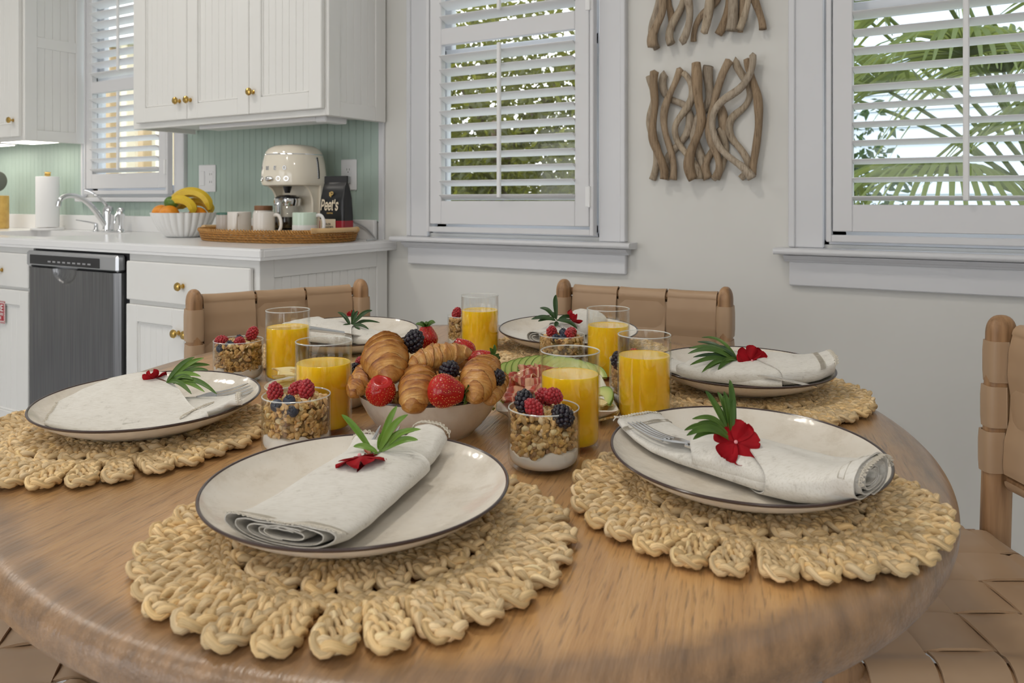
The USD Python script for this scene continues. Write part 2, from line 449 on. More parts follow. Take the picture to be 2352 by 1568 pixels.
def shutter(ox0, ox1, zb, zt, rail_b, mid0, mid1, rod_x, slat_z0, pitch, label, slat_w=0.063, tilt=0.30, y=2.40, stile=0.053, rod=True, n_up=None):
    """Frame box on the wall, a hinged panel with stiles, rails, slats each its own piece, and a tilt rod."""
    t = thing('plantation_shutter', label, 'shutter')
    fx0, fx1 = ox0 - stile - 0.017, ox1 + stile + 0.017
    f = MB()
    yb = WALL_Y - 0.0205
    f.box((fx0, y, zb - 0.03), (fx0 + 0.014, yb, zt), 0.002).box((fx1 - 0.014, y, zb - 0.03), (fx1, yb, zt), 0.002)
    f.box((fx0 + 0.0142, y + 0.0004, zb - 0.0296), (fx1 - 0.0142, yb, zb - 0.010), 0.002)
    obj('shutter_frame', f, 'shutter_frame_white', t, smooth=False)
    ya, ye = y + 0.002, y + 0.030
    obj('stile', MB().box((ox0 - stile, ya, zb), (ox0, ye, zt), 0.0025), 'shutter_frame_white', t, smooth=False)
    obj('stile', MB().box((ox1, ya, zb), (ox1 + stile, ye, zt), 0.0025), 'shutter_frame_white', t, smooth=False)
    obj('rail', MB().box((ox0, ya, zb), (ox1, ye, rail_b), 0.002), 'shutter_frame_white', t, smooth=False)
    obj('rail', MB().box((ox0, ya, mid0), (ox1, ye, mid1), 0.002), 'shutter_frame_white', t, smooth=False)
    yc = (ya + ye) / 2
    zs = [slat_z0 + k * pitch for k in range(60)]
    low = [z for z in zs if z < mid0 - 0.012]
    up = [mid1 + 0.034 + k * pitch for k in range(40)]
    up = [z for z in up if z < zt - 0.03]
    for z in low + up:
        obj('slat', MB().add(*tilt_slat(ox0 + 0.001, ox1 - 0.001, z, yc, slat_w, tilt)), 'shutter_white', t, smooth=40)
    if rod:
        dz = slat_w / 2 * math.sin(tilt)
        yr = yc - slat_w / 2 * math.cos(tilt) - 0.010
        obj('tilt_rod', MB().box((rod_x - 0.0075, yr - 0.006, low[0] + dz - 0.012), (rod_x + 0.0075, yr + 0.006, low[-1] + dz + 0.02), 0.003), 'shutter_white', t, smooth=False)
        obj('tilt_rod', MB().box((rod_x - 0.0075, yr - 0.006, up[0] + dz - 0.012), (rod_x + 0.0075, yr + 0.006, zt - 0.03), 0.003), 'shutter_white', t, smooth=False)
    for z in (zb + 0.10, mid0 + 0.09):
        obj('hinge', MB().cyl((ox1 + stile + 0.004, y - 0.003, z - 0.035), (ox1 + stile + 0.004, y - 0.003, z + 0.035), 0.0045, n=10).box((ox1 + stile - 0.012, y - 0.001, z - 0.033), (ox1 + stile + 0.012, y + 0.0025, z + 0.033)), 'shutter_white', t)
    return t

window(1, *WIN[1], -1.939, -1.031, -1.989, -0.998, 0.932, 0.826, where='between the kitchen worktop and the driftwood wall art')
window(2, *WIN[2], -0.513, 0.395, -0.548, 0.43, 0.932, 0.820, where='at the right, behind the rightmost shutter')
window(3, *WIN[3], -4.122, -3.279, -4.14, -3.26, 1.085, 1.0, has_apron=False, where='above the kitchen sink')
shutter(-1.757, -1.203, 0.982, 2.28, 1.068, 1.647, 1.708, -1.487, 1.0815, 0.0515, 'white louvred shutter in the middle of the wall, left of the driftwood wall art')
shutter(-0.335, 0.219, 0.982, 2.28, 1.058, 1.72, 1.78, -0.058, 1.0755, 0.0515, 'white louvred shutter with palm fronds behind it, right of the driftwood wall art', tilt=0.15)
shutter(-3.985, -3.435, 1.13, 2.28, 1.205, 1.62, 1.68, -3.72, 1.222, 0.0515, 'white louvred shutter above the chrome kitchen faucet')

# ceiling lamps that light the room
for k, (x, y) in enumerate(((-1.0, 0.7), (-2.9, 0.9), (-4.5, 0.8), (-1.6, -1.0), (0.7, -0.6))):
    lt = thing('ceiling_lamp', 'round flush ceiling lamp ' + ('above the dining table', 'above the base cabinets', 'above the sink', 'behind the camera on the left', 'behind the camera on the right')[k], 'lamp', (x, y, ZC), group='ceiling lamps')
    obj('rim', MB().lathe([(0.16, 0.0), (0.17, -0.01), (0.17, -0.022), (0.16, -0.025), (0.155, -0.02)], 40), 'white_plastic', lt)
    ceiling_lamp_light(str(lt.GetPath()) + '/light', 0, 0, -0.03, 0.15, 26.0, (1.0, 0.93, 0.83))
# ------------------------------------------------------------------ kitchen units
FY, DY = 2.12, 2.10          # face and door planes of the wall cabinets
def knob(parent, x, y, z):
    prof = [(0.0001, 0.0), (0.0085, 0.0), (0.009, 0.002), (0.005, 0.004), (0.0045, 0.013), (0.007, 0.016), (0.0135, 0.018), (0.0155, 0.023), (0.013, 0.028), (0.006, 0.0305), (0.0001, 0.031)]
    obj('knob', MB().lathe(prof, 20, R=rotx(PI / 2), t=(x, y, z)), 'brass', parent)
def panel_door(parent, x0, x1, z0, z1, y, stile=0.064, rail=0.062, n=6, t=0.02, kx=None, kz=None):
    """A framed door whose recessed panel is made of beaded strips."""
    d = MB()
    d.box((x0, y, z0), (x0 + stile, y + t, z1), 0.0025).box((x1 - stile, y, z0), (x1, y + t, z1), 0.0025)
    d.box((x0 + stile - 0.001, y, z0), (x1 - stile + 0.001, y + t, z0 + rail), 0.0025).box((x0 + stile - 0.001, y, z1 - rail), (x1 - stile + 0.001, y + t, z1), 0.0025)
    # bead moulding round the panel
    e = 0.008
    for a, b, c, q in ((x0 + stile, x1 - stile, z0 + rail, z0 + rail + e), (x0 + stile, x1 - stile, z1 - rail - e, z1 - rail), (x0 + stile, x0 + stile + e, z0 + rail, z1 - rail), (x1 - stile - e, x1 - stile, z0 + rail, z1 - rail)):
        d.box((a, y + 0.004, c), (b, y + t, q), 0.003)
    p = obj('door', d, 'cabinet_white', parent, smooth=False)
    s = (x1 - x0 - 2 * stile) / n
    for k in range(n):
        obj('plank', MB().box((x0 + stile + k * s + 0.0004, y + 0.009, z0 + rail), (x0 + stile + (k + 1) * s - 0.0004, y + 0.018, z1 - rail), 0.0015), 'cabinet_white', p, smooth=False)
    if kx is not None:
        knob(p, kx, y, kz)
    return p
def end_panel(parent, x, y0, y1, z0, z1, n=6, sgn=1, mids=(), stile=0.06, rail=0.055, name='end_panel'):
    """A framed and beaded panel facing +x."""
    d = MB()
    t = 0.014
    d.box((x - t, y0, z0), (x, y0 + stile, z1), 0.002).box((x - t, y1 - stile, z0), (x, y1, z1), 0.002)
    d.box((x - t, y0 + stile, z0), (x, y1 - stile, z0 + rail), 0.002).box((x - t, y0 + stile, z1 - rail), (x, y1 - stile, z1), 0.002)
    for zm in mids:
        d.box((x - t, y0 + stile, zm - rail / 2), (x, y1 - stile, zm + rail / 2), 0.002)
    p = obj(name, d, 'cabinet_white', parent, smooth=False)
    s = (y1 - y0 - 2 * stile) / n
    for k in range(n):
        obj('plank', MB().box((x - t, y0 + stile + k * s + 0.0004, z0 + rail), (x - 0.005, y0 + stile + (k + 1) * s - 0.0004, z1 - rail), 0.0015), 'cabinet_white', p, smooth=False)
    return p

# wall cabinets
uc = thing('wall_cabinet', 'white three-door wall cabinet with brass knobs above the coffee maker', 'cabinet')
X0, X1, ZB, ZT = -3.205, -2.052, 1.378, 2.30
obj('body', MB().box((X0, FY, ZB + 0.02), (X1 - 0.014, WALL_Y - 0.001, ZT)).box((X0 - 0.0006, FY - 0.0006, ZB), (X1 - 0.0134, FY + 0.02, ZB + 0.025), 0.002).box((X1 - 0.034, FY + 0.02, ZB + 0.0006), (X1 - 0.0150, WALL_Y - 0.03, ZB + 0.025)).box((X0 + 0.0006, FY + 0.02, ZB + 0.0006), (X0 + 0.02, WALL_Y - 0.03, ZB + 0.025)), 'cabinet_white', uc, smooth=False)
panel_door(uc, -3.160, -2.8215, 1.402, 2.28, DY, kx=-2.864, kz=1.478)
panel_door(uc, -2.8185, -2.4515, 1.402, 2.28, DY, kx=-2.795, kz=1.478)
panel_door(uc, -2.4485, -2.069, 1.402, 2.28, DY, kx=-2.424, kz=1.484, n=7)
end_panel(uc, X1, FY, WALL_Y - 0.013, ZB, ZT, n=5, mids=())
ucl = thing('under_cabinet_light', 'white light fixture under the three-door wall cabinet', 'light')
obj('housing', MB().box((-2.83, 2.165, 1.366), (-2.16, 2.27, 1.3975), 0.004), 'white_plastic', ucl, smooth=False)
obj('end_cap', MB().box((-2.158, 2.160, 1.360), (-2.105, 2.275, 1.3975), 0.004), 'white_plastic', ucl, smooth=False)
lc = thing('wall_cabinet', 'white wall cabinet at the left edge, above the paper towels', 'cabinet')
obj('body', MB().box((-5.2, FY, ZB + 0.02), (-4.097, WALL_Y - 0.001, ZT)).box((-5.2, FY - 0.0006, ZB - 0.012), (-4.0964, FY + 0.02, ZB + 0.025), 0.002).box((-4.117, FY + 0.02, ZB - 0.0115), (-4.0978, WALL_Y - 0.03, ZB + 0.025)), 'cabinet_white', lc, smooth=False)
panel_door(lc, -4.60, -4.105, 1.385, 2.28, DY, kx=-4.15, kz=1.466, n=9)
panel_door(lc, -5.12, -4.604, 1.385, 2.28, DY, n=9)
end_panel(lc, -4.083, FY, WALL_Y - 0.013, ZB - 0.012, ZT, n=5, mids=(1.86,))
for k, (a, b) in enumerate(((-4.40, -4.125), (-5.05, -4.56))):
    g = thing('cabinet_strip_light', ('lit strip light under the left wall cabinet, nearer the window', 'lit strip light under the left wall cabinet, at the edge of the picture')[k], 'light')
    obj('housing', MB().box((a, 2.15, 1.372), (b, 2.33, 1.3975), 0.003), 'white_plastic', g, smooth=False)
    obj('diffuser', MB().box((a + 0.01, 2.16, 1.368), (b - 0.01, 2.32, 1.3722)), 'lamp_glow', g, smooth=False)

# base cabinets
BY = 1.795
CT = 0.914
def carcass(t, x0, x1):
    obj('body', MB().box((x0, BY + 0.002, 0.10), (x1, WALL_Y - 0.001, 0.875)).box((x0, BY + 0.05, 0.0), (x1, BY + 0.07, 0.10)), 'cabinet_white', t, smooth=False)
bc = thing('base_cabinet', 'white base cabinet with one wide drawer under the rattan tray', 'cabinet')
carcass(bc, -2.7395, -2.056)
d = obj('drawer', MB().box((-2.732, BY - 0.018, 0.706), (-2.068, BY, 0.848), 0.004), 'cabinet_white', bc, smooth=False)
knob(d, -2.405, BY - 0.018, 0.772)
panel_door(bc, -2.732, -2.402, 0.12, 0.690, BY - 0.018, kx=-2.428, kz=0.608, n=6)
panel_door(bc, -2.398, -2.068, 0.12, 0.690, BY - 0.018, kx=-2.372, kz=0.608, n=6)
end_panel(bc, -2.04, BY - 0.002, WALL_Y - 0.018, 0.0, 0.875, n=13, stile=0.062, rail=0.062, name='end_panel')
sb = thing('base_cabinet', 'white sink cabinet left of the dishwasher with a red sticker', 'cabinet')
obj('body', MB().box((-4.30, BY + 0.002, 0.10), (-3.394, WALL_Y - 0.001, 0.69)).box((-4.30, BY + 0.002, 0.69), (-3.394, BY + 0.02, 0.875)).box((-4.30, BY + 0.05, 0.0), (-3.394, BY + 0.07, 0.10)).box((-3.41, BY + 0.02, 0.69), (-3.394, WALL_Y - 0.001, 0.875)), 'cabinet_white', sb, smooth=False)
for a, b, kx in ((-3.845, -3.40, -3.60), (-4.295, -3.85, -4.08)):
    d = obj('drawer', MB().box((a, BY - 0.018, 0.706), (b, BY, 0.848), 0.004), 'cabinet_white', sb, smooth=False)
    knob(d, kx, BY - 0.018, 0.775)
    panel_door(sb, a, b, 0.12, 0.694, BY - 0.018, n=8)
obj('skirting', MB().box((-4.3, BY + 0.02, 0.0), (-3.394, BY + 0.049, 0.112), 0.006), 'cabinet_white', sb, smooth=False)
lb = thing('base_cabinet', 'white base cabinet at the far left beyond the sink cabinet', 'cabinet')
carcass(lb, -5.3, -4.302)
panel_door(lb, -4.79, -4.31, 0.12, 0.848, BY - 0.018, n=8)

# dishwasher
dw = thing('dishwasher', 'stainless steel dishwasher with a dark control strip', 'dishwasher', (-3.065, BY, 0))
obj('body', MB().box((-0.318, 0.005, 0.02), (0.318, 0.6, 0.872)), 'black_matt', dw, smooth=False)
def scoop(xw=0.30):
    """Steel door, slightly bowed at both ends, with a scooped grip pressed in at the top."""
    nx, nz = 90, 130
    x = np.linspace(-0.312, 0.302, nx); z = np.linspace(0.11, 0.80, nz)
    X, Z = np.meshgrid(x, z, indexing='ij')
    Y = np.full_like(X, -0.034)
    e = np.minimum(X + 0.312, 0.302 - X)
    Y += 0.018 * (1 - smoothstep(0, 0.028, e)) ** 2
    g = ((X + 0.04) / 0.078) ** 2 + ((Z - 0.80) / 0.056) ** 2
    Y += 0.019 * np.clip(1 - g, 0, 1) ** 0.5
    return np.stack([X, Y, Z], -1)
obj('door', MB().grid(scoop()[:, ::-1], thick=0.0).box((-0.312, -0.014, 0.11), (0.302, 0.004, 0.80)), 'steel', dw, smooth=50)
cp = obj('control_panel', MB().box((-0.314, -0.036, 0.803), (0.304, 0.004, 0.866), 0.008), 'chrome_matt', dw, smooth=False)
obj('display', MB().box((-0.285, -0.0375, 0.812), (0.20, -0.03, 0.853), 0.003), 'black_gloss', cp, smooth=False)
for k in range(9):
    obj('button', MB().box((-0.15 + k * 0.034, -0.0385, 0.824), (-0.130 + k * 0.034, -0.0374, 0.830)), 'grey_plastic', cp, smooth=False)
obj('toe_plate', MB().box((-0.312, 0.03, 0.0), (0.302, 0.04, 0.105)), 'black_matt', dw, smooth=False)

# fire sticker on the sink cabinet
st = thing('sticker', 'red and white fire sticker on the sink cabinet door', 'sticker', (-3.630, BY - 0.0183, 0.596))
obj('sheet', MB().box((-0.056, -0.0008, -0.048), (0.056, 0, 0.048)), 'white_print', st, smooth=False)
hz = MB()
for k in range(16):
    for zz in (-0.044, 0.044):
        hz.prism([(-0.056 + k * 0.007, zz - 0.004), (-0.0525 + k * 0.007, zz - 0.004), (-0.0495 + k * 0.007, zz + 0.004), (-0.053 + k * 0.007, zz + 0.004)], 0.0004, R=rotx(PI / 2), t=(0, -0.0008, 0))
for k in range(12):
    for xx in (-0.052, 0.052):
        hz.prism([(xx - 0.004, -0.04 + k * 0.007), (xx + 0.004, -0.037 + k * 0.007), (xx + 0.004, -0.0335 + k * 0.007), (xx - 0.004, -0.0365 + k * 0.007)], 0.0004, R=rotx(PI / 2), t=(0, -0.0008, 0))
obj('border', hz, 'red_print', st, smooth=False)
obj('panel', MB().box((-0.046, -0.0012, -0.037), (0.046, -0.0007, 0.037)), 'red_print', st, smooth=False)
def text_on(text, h, width=None, bold=True):
    m = meshkit.text_mesh(text, h, 0.0004, bold=bold)
    v = np.array(m.vertices)
    v[:, 0] -= (v[:, 0].min() + v[:, 0].max()) / 2
    if width:
        v[:, 0] *= width / (np.ptp(v[:, 0]))
    return v, np.array(m.faces)
lt = MB().add(*text_on('FIRE', 0.027, 0.080), R=rotx(PI / 2), t=(0, -0.0013, 0.004)).add(*text_on('EXTINGUISHER', 0.011, 0.080), R=rotx(PI / 2), t=(0, -0.0013, -0.014)).add(*text_on('INSIDE', 0.011, 0.05), R=rotx(PI / 2), t=(0, -0.0013, -0.030))
obj('lettering', lt, 'white_print', st, smooth=False)

# worktop with sink cut-out and upstand
wt = thing('worktop', 'white solid worktop running over the base cabinets and dishwasher', 'worktop')
def slab():
    p = shapely.box(-5.3, 1.768, -2.008, WALL_Y - 0.0005).difference(shapely.box(-4.25, 1.91, -3.5, 2.27).buffer(0.03).simplify(0.001))
    m = manifold3d.CrossSection([np.array(p.exterior.coords)[:-1][::1], ] + [np.array(r.coords)[:-1] for r in p.interiors], manifold3d.FillRule.EvenOdd)
    return manifold3d.Manifold.extrude(m, 0.038).translate((0, 0, CT - 0.038))
sl = slab()
edge = MB().mf(sl)
edge.box((-5.3, 1.766, CT - 0.030), (-2.0065, 1.78, CT - 0.004), 0.003).box((-2.02, 1.7805, CT - 0.0295), (-2.006, 2.448, CT - 0.0045), 0.003)
obj('top', edge, 'counter_white', wt, smooth=False)
obj('upstand', MB().box((-5.3, WALL_Y - 0.024, CT), (-2.105, WALL_Y - 0.0085, 0.992), 0.002).box((-2.118, WALL_Y - 0.03, CT), (-2.10, WALL_Y - 0.0085, 0.992), 0.002), 'counter_white', wt, smooth=False)
sk = thing('sink', 'white sink bowl let into the worktop below the window', 'sink')
s = MB().box((-4.29, 1.87, 0.71), (-3.46, 2.31, 0.72)).box((-4.29, 1.87, 0.72), (-4.275, 2.31, 0.875)).box((-3.475, 1.87, 0.72), (-3.46, 2.31, 0.875)).box((-4.275, 1.87, 0.72), (-3.475, 1.885, 0.875)).box((-4.275, 2.295, 0.72), (-3.475, 2.31, 0.875))
obj('basin', s, 'counter_white', sk, smooth=False)
# ------------------------------------------------------------------ outside: lawn, neighbours, palm, tree
grained('lawn_green', (0.10, 0.16, 0.04), (0.20, 0.26, 0.08), 0.9, nscale=0.8)
plain('siding_blue', (0.62, 0.69, 0.80), 0.7)
plain('siding_cream', (0.72, 0.64, 0.50), 0.7)
plain('porch_brown', (0.42, 0.30, 0.17), 0.7)
obj('lawn', MB().box((-40, WALL_Y + WT, -0.6), (30, 70, -0.5)), 'lawn_green', kind='structure', smooth=False)
grained('patio_pale', (0.62, 0.60, 0.56), (0.70, 0.68, 0.64), 0.9, nscale=1.5)
obj('patio', MB().box((-14, WALL_Y + WT + 0.02, -0.5), (5, 5.0, -0.42)), 'patio_pale', kind='structure', smooth=False)
nh = thing('neighbour_house', 'pale blue clapboard house behind the palm, seen through the right window', 'house')
w = MB().box((-2.6, 9.0, -0.5), (3.4, 15, 6.2))
obj('wall', w, 'siding_blue', nh, smooth=False)
for k in range(38):
    z = -0.4 + k * 0.17
    obj('plank', MB().add(*mould([(0, z), (-0.022, z + 0.004), (-0.004, z + 0.168), (0, z + 0.168)], -2.6, 3.4, 9.0)), 'siding_blue', nh, smooth=False)
obj('roof', MB().add(*mould([(-0.5, 6.2), (6.5, 6.2), (3, 8.6)], -2.9, 3.8, 9.0)), 'porch_brown', nh, smooth=False)
ph = thing('porch_house', 'cream house with brown porch posts, seen through the sink window', 'house')
obj('wall', MB().box((-24.5, 11.5, -0.5), (-16.9, 15, 5.0)), 'siding_cream', ph, smooth=False)
for k in range(9):
    obj('post', MB().box((-18.2 + k * 0.62, 10.9, -0.5), (-17.98 + k * 0.62, 11.12, 4.6), 0.02), 'porch_brown' if k % 2 else 'siding_cream', ph, smooth=False)
obj('porch_rail', MB().box((-18.4, 10.8, 4.6), (-12.9, 11.2, 4.75)), 'trim_white', ph, smooth=False)

def leafmat(name, c0, c1, tr, rough=0.45):
    look(name, {'g': ('geometry', {}), 'r': ('rgb_ramp', {'ramp': [(0.0, c0), (1.0, c1)]}), 'p': ('principled_bsdf', {'roughness': rough}), 'tl': ('translucent_bsdf', {'color': tr}), 'm': ('mix_closure', {'fac': 0.45})},
         [('g.random_per_island', 'r.fac'), ('r.color', 'p.base_color'), ('p.BSDF', 'm.closure1'), ('tl.BSDF', 'm.closure2')], surface='m.closure')
leafmat('palm_leaf', (0.08, 0.115, 0.025), (0.24, 0.27, 0.10), (0.32, 0.36, 0.09))
leafmat('tree_leaf', (0.06, 0.062, 0.016), (0.19, 0.18, 0.035), (0.30, 0.30, 0.03))
leafmat('shrub_leaf', (0.02, 0.045, 0.018), (0.055, 0.095, 0.035), (0.08, 0.13, 0.035))
plain('bark', (0.16, 0.11, 0.07), 0.9)
def fan_frond(root, heart, n=26, L=0.85, spread=2.6, droop=0.28, rng=None):
    """A palmate frond: a stalk from root to heart and stiff pointed leaflets fanned about its end."""
    root, heart = np.array(root, float), np.array(heart, float)
    d = unit(heart - root)
    F = frame_to(d)
    m = MB()
    m.tube(smoothpath([root, (root + heart) / 2 + (0, 0, 0.08), heart], 10), np.linspace(0.016, 0.009, 10), 7)
    for k in range(n):
        a = (k / (n - 1) - 0.5) * spread
        dirn = math.cos(a) * d + math.sin(a) * F[:, 0]
        l = L * (0.72 + 0.28 * math.cos(a)) * (0.9 + 0.2 * rng.random())
        t = np.linspace(0, 1, 9)
        mid = heart + dirn * (l * t)[:, None] + np.outer(-droop * l * t ** 2.2, (0, 0, 1.0)) + F[:, 1] * (0.05 * math.cos(a) * l * np.sin(PI * t))[:, None]
        side = unit(np.cross(dirn, F[:, 1] + rng.normal(size=3) * 0.5))
        w = 0.0135 * np.sin(PI * np.clip(t * 0.93 + 0.06, 0, 1)) ** 0.55 + 0.0006
        up = np.cross(side, dirn)
        P = np.stack([mid - side * w[:, None], mid + up * (w * 0.35)[:, None], mid + side * w[:, None]], 1)
        m.grid(P)
    return m
rng = np.random.default_rng(17)
pa = thing('fan_palm', 'sunlit fan palm with pointed fronds outside the right window', 'palm', (0.25, 5.35, 0))
obj('trunk', MB().tube([(0, 0, -0.5), (0.03, 0, 0.4), (0.0, 0, 1.0)], [0.15, 0.13, 0.11], 14), 'bark', pa)
SP = [(-0.72, -0.65, 1.65, 0.9), (-0.42, -0.95, 1.20, 0.9), (0.15, -0.95, 1.45, 0.95), (-0.85, -0.30, 2.10, 0.95), (-0.30, -0.75, 2.15, 1.0), (0.35, -0.55, 2.05, 1.0), (0.55, -0.8, 1.25, 0.85), (-0.55, 0.15, 2.7, 1.0), (0.10, -0.1, 2.75, 1.0), (0.65, 0.0, 2.5, 1.0), (-0.95, -0.75, 1.25, 0.7), (-0.2, -0.4, 1.75, 0.85), (-1.15, -0.2, 1.75, 0.85), (0.30, -1.15, 1.85, 0.8), (-0.35, -1.2, 1.72, 0.75), (0.75, -1.0, 1.55, 0.9), (0.5, -1.3, 2.05, 0.85), (-0.62, -1.1, 2.35, 0.9), (0.9, -0.5, 1.85, 0.9), (-1.1, -0.6, 2.45, 0.9)]
for k, (x, y, z, L) in enumerate(SP):
    obj('frond', fan_frond((0, 0, 0.95 + 0.01 * k), (x, y, z), 36 + k % 7, L, 2.6 + 0.3 * rng.random(), 0.35 + 0.55 * rng.random(), rng), 'palm_leaf', pa, smooth=40)
def leaf_cloud(mb, c, rad, n, size, rng, squash=(1, 1, 1)):
    d = rng.normal(size=(n, 3)); d /= np.linalg.norm(d, axis=1, keepdims=True)
    p = np.array(c) + d * (rng.random(n) ** 0.45)[:, None] * np.array(rad)
    for k in range(n):
        q = rng.normal(size=3); a = unit(q); b = unit(np.cross(a, rng.normal(size=3)))
        s = size * (0.6 + 0.8 * rng.random())
        c_ = np.cross(a, b)
        V = np.array([p[k] - a * s, p[k] - a * s * 0.1 + b * s * 0.42, p[k] + a * s, p[k] - a * s * 0.1 - b * s * 0.42, p[k] + c_ * s * 0.12])
        mb.add(V, np.array([[0, 1, 4], [1, 2, 4], [2, 3, 4], [3, 0, 4]]))
tr = thing('tree', 'olive green tree with sunlit leaves outside the middle window', 'tree', (-4.6, 7.2, -0.5))
obj('trunk', MB().tube(smoothpath([(0, 0, 0), (0.1, 0, 1.2), (-0.1, 0.1, 2.4)], 10), np.linspace(0.16, 0.10, 10), 12), 'bark', tr)
for a, b in (((-0.1, 0.1, 2.2), (-1.1, 0.2, 3.6)), ((0, 0, 1.6), (1.2, -0.2, 3.0)), ((0.1, 0, 1.2), (0.6, -0.9, 2.3)), ((0, 0, 1.3), (-0.9, -0.7, 2.2))):
    obj('branch', MB().tube(smoothpath([a, (np.array(a) + b) / 2 + (0, 0, 0.15), b], 8), np.linspace(0.07, 0.025, 8), 8), 'bark', tr)
rng = np.random.default_rng(23)
fo = MB()
for c, r, n in (((0, 0, 3.0), (1.5, 0.9, 0.9), 3600), ((-0.9, -0.2, 2.2), (1.0, 0.7, 0.8), 2300), ((0.9, -0.3, 2.2), (1.1, 0.7, 0.8), 2500), ((0.0, -0.5, 1.7), (1.3, 0.6, 0.6), 2000), ((0.2, 0.1, 4.1), (1.4, 0.9, 0.8), 1300), ((1.6, 0.5, 3.0), (0.9, 0.7, 0.9), 1000), ((0.9, 0.4, 1.4), (1.2, 0.5, 0.5), 900)):
    leaf_cloud(fo, c, r, n, 0.050, rng)
obj('foliage', fo, 'tree_leaf', tr, smooth=False, kind='stuff')
sh = thing('shrub', 'dark green leafy shrub low behind the left side of the right window', 'shrub', (-1.0, 7.0, -0.5))
obj('stem', MB().tube([(0, 0, 0), (0.05, 0, 1.0)], 0.04, 8), 'bark', sh)
fo = MB()
leaf_cloud(fo, (0.0, 0, 1.75), (0.45, 0.4, 0.75), 700, 0.045, rng); leaf_cloud(fo, (0.1, 0, 0.8), (0.6, 0.5, 0.6), 500, 0.05, rng)
obj('foliage', fo, 'shrub_leaf', sh, smooth=False, kind='stuff')
hd = thing('hedge', 'dark green hedge farther off behind the middle window', 'hedge', (-5.6, 10.5, -0.5))
obj('stems', MB().box((-1.8, -0.1, 0), (1.8, 0.1, 0.6)), 'bark', hd)
fo = MB()
for k in range(7):
    leaf_cloud(fo, (-2.1 + 0.7 * k, 0.2 * (k % 2), 1.5), (0.75, 0.5, 1.4), 1000, 0.085, rng)
obj('foliage', fo, 'tree_leaf', hd, smooth=False, kind='stuff')
# ------------------------------------------------------------------ table
TX, TY, TZ = -0.687, 1.000, 0.77
look('table_wood', {
    'tc': ('texture_coordinate', {}), 'mp': ('mapping', {'scale': (2.0, 34.0, 34.0)}),
    'n1': ('noise_texture', {'scale': 1.6, 'detail': 8.0, 'roughness': 0.62, 'distortion': 0.6}),
    'mp2': ('mapping', {'scale': (28.0, 330.0, 330.0)}),
    'n2': ('noise_texture', {'scale': 1.0, 'detail': 3.0, 'roughness': 0.5}),
    'n3': ('noise_texture', {'scale': 3.2, 'detail': 4.0}),
    'r1': ('rgb_ramp', {'ramp': [(0.25, (0.34, 0.180, 0.062)), (0.45, (0.48, 0.270, 0.105)), (0.62, (0.565, 0.335, 0.140)), (0.8, (0.50, 0.285, 0.110))]}),
    'r2': ('rgb_ramp', {'ramp': [(0.30, (0.25, 0.25, 0.25)), (0.46, (1, 1, 1))]}),
    'r3': ('rgb_ramp', {'ramp': [(0.35, (0.66, 0.63, 0.62)), (0.62, (1.08, 1.02, 0.96))]}),
    'm1': ('mix_color', {'blend_type': 'multiply', 'fac': 0.62}), 'm2': ('mix_color', {'blend_type': 'multiply', 'fac': 0.85}),
    # the rim shows end grain, browner and mottled
    'at': ('attribute', {'attribute': 'tone'}),
    'nr': ('noise_texture', {'scale': 26.0, 'detail': 5.0}), 'ma': ('math', {'math_type': 'multiply_add', 'value2': 0.9}),
    'mr': ('map_range', {'from_min': 0.65, 'from_max': 1.25, 'clamp': True}),
    're': ('rgb_ramp', {'ramp': [(0.3, (0.155, 0.086, 0.040)), (0.7, (0.36, 0.205, 0.098))]}),
    'mp4': ('mapping', {'scale': (9.0, 60.0, 60.0)}), 'n4': ('noise_texture', {'scale': 1.0, 'detail': 5.0, 'roughness': 0.65}),
    'm3': ('mix_color', {}),
    'bp': ('bump', {'strength': 0.55, 'distance': 0.0014}),
    'rr': ('map_range', {'from_min': 0.3, 'from_max': 0.7, 'to_min': 0.42, 'to_max': 0.30}),
    'p': ('principled_bsdf', {'specular_ior_level': 0.6, 'coat_weight': 0.7, 'coat_roughness': 0.32}),
}, [('tc.object', 'mp.vector'), ('mp.vector', 'n1.vector'), ('tc.object', 'mp2.vector'), ('mp2.vector', 'n2.vector'), ('tc.object', 'n3.vector'),
    ('n1.fac', 'r1.fac'), ('n2.fac', 'r2.fac'), ('n3.fac', 'r3.fac'), ('r1.color', 'm1.a'), ('r2.color', 'm1.b'), ('m1.result', 'm2.a'), ('r3.color', 'm2.b'),
    ('tc.object', 'nr.vector'), ('nr.fac', 'ma.value1'), ('at.fac', 'ma.value3'), ('ma.value', 'mr.value'),
    ('tc.object', 'mp4.vector'), ('mp4.vector', 'n4.vector'), ('n4.fac', 're.fac'), ('mr.result', 'm3.fac'), ('m2.result', 'm3.a'), ('re.color', 'm3.b'), ('m3.result', 'p.base_color'),
    ('n2.fac', 'bp.height'), ('bp.normal', 'p.normal'), ('bp.normal', 'p.coat_normal'), ('n1.fac', 'rr.value'), ('rr.result', 'p.roughness')])
tb = thing('dining_table', 'brown wooden dining table with a thick rounded edge, laid for breakfast', 'table', (TX, TY, 0), rz=math.radians(105.0))
TA, TB, TPHI = 0.602, 0.735, 0.704 - math.radians(105.0)
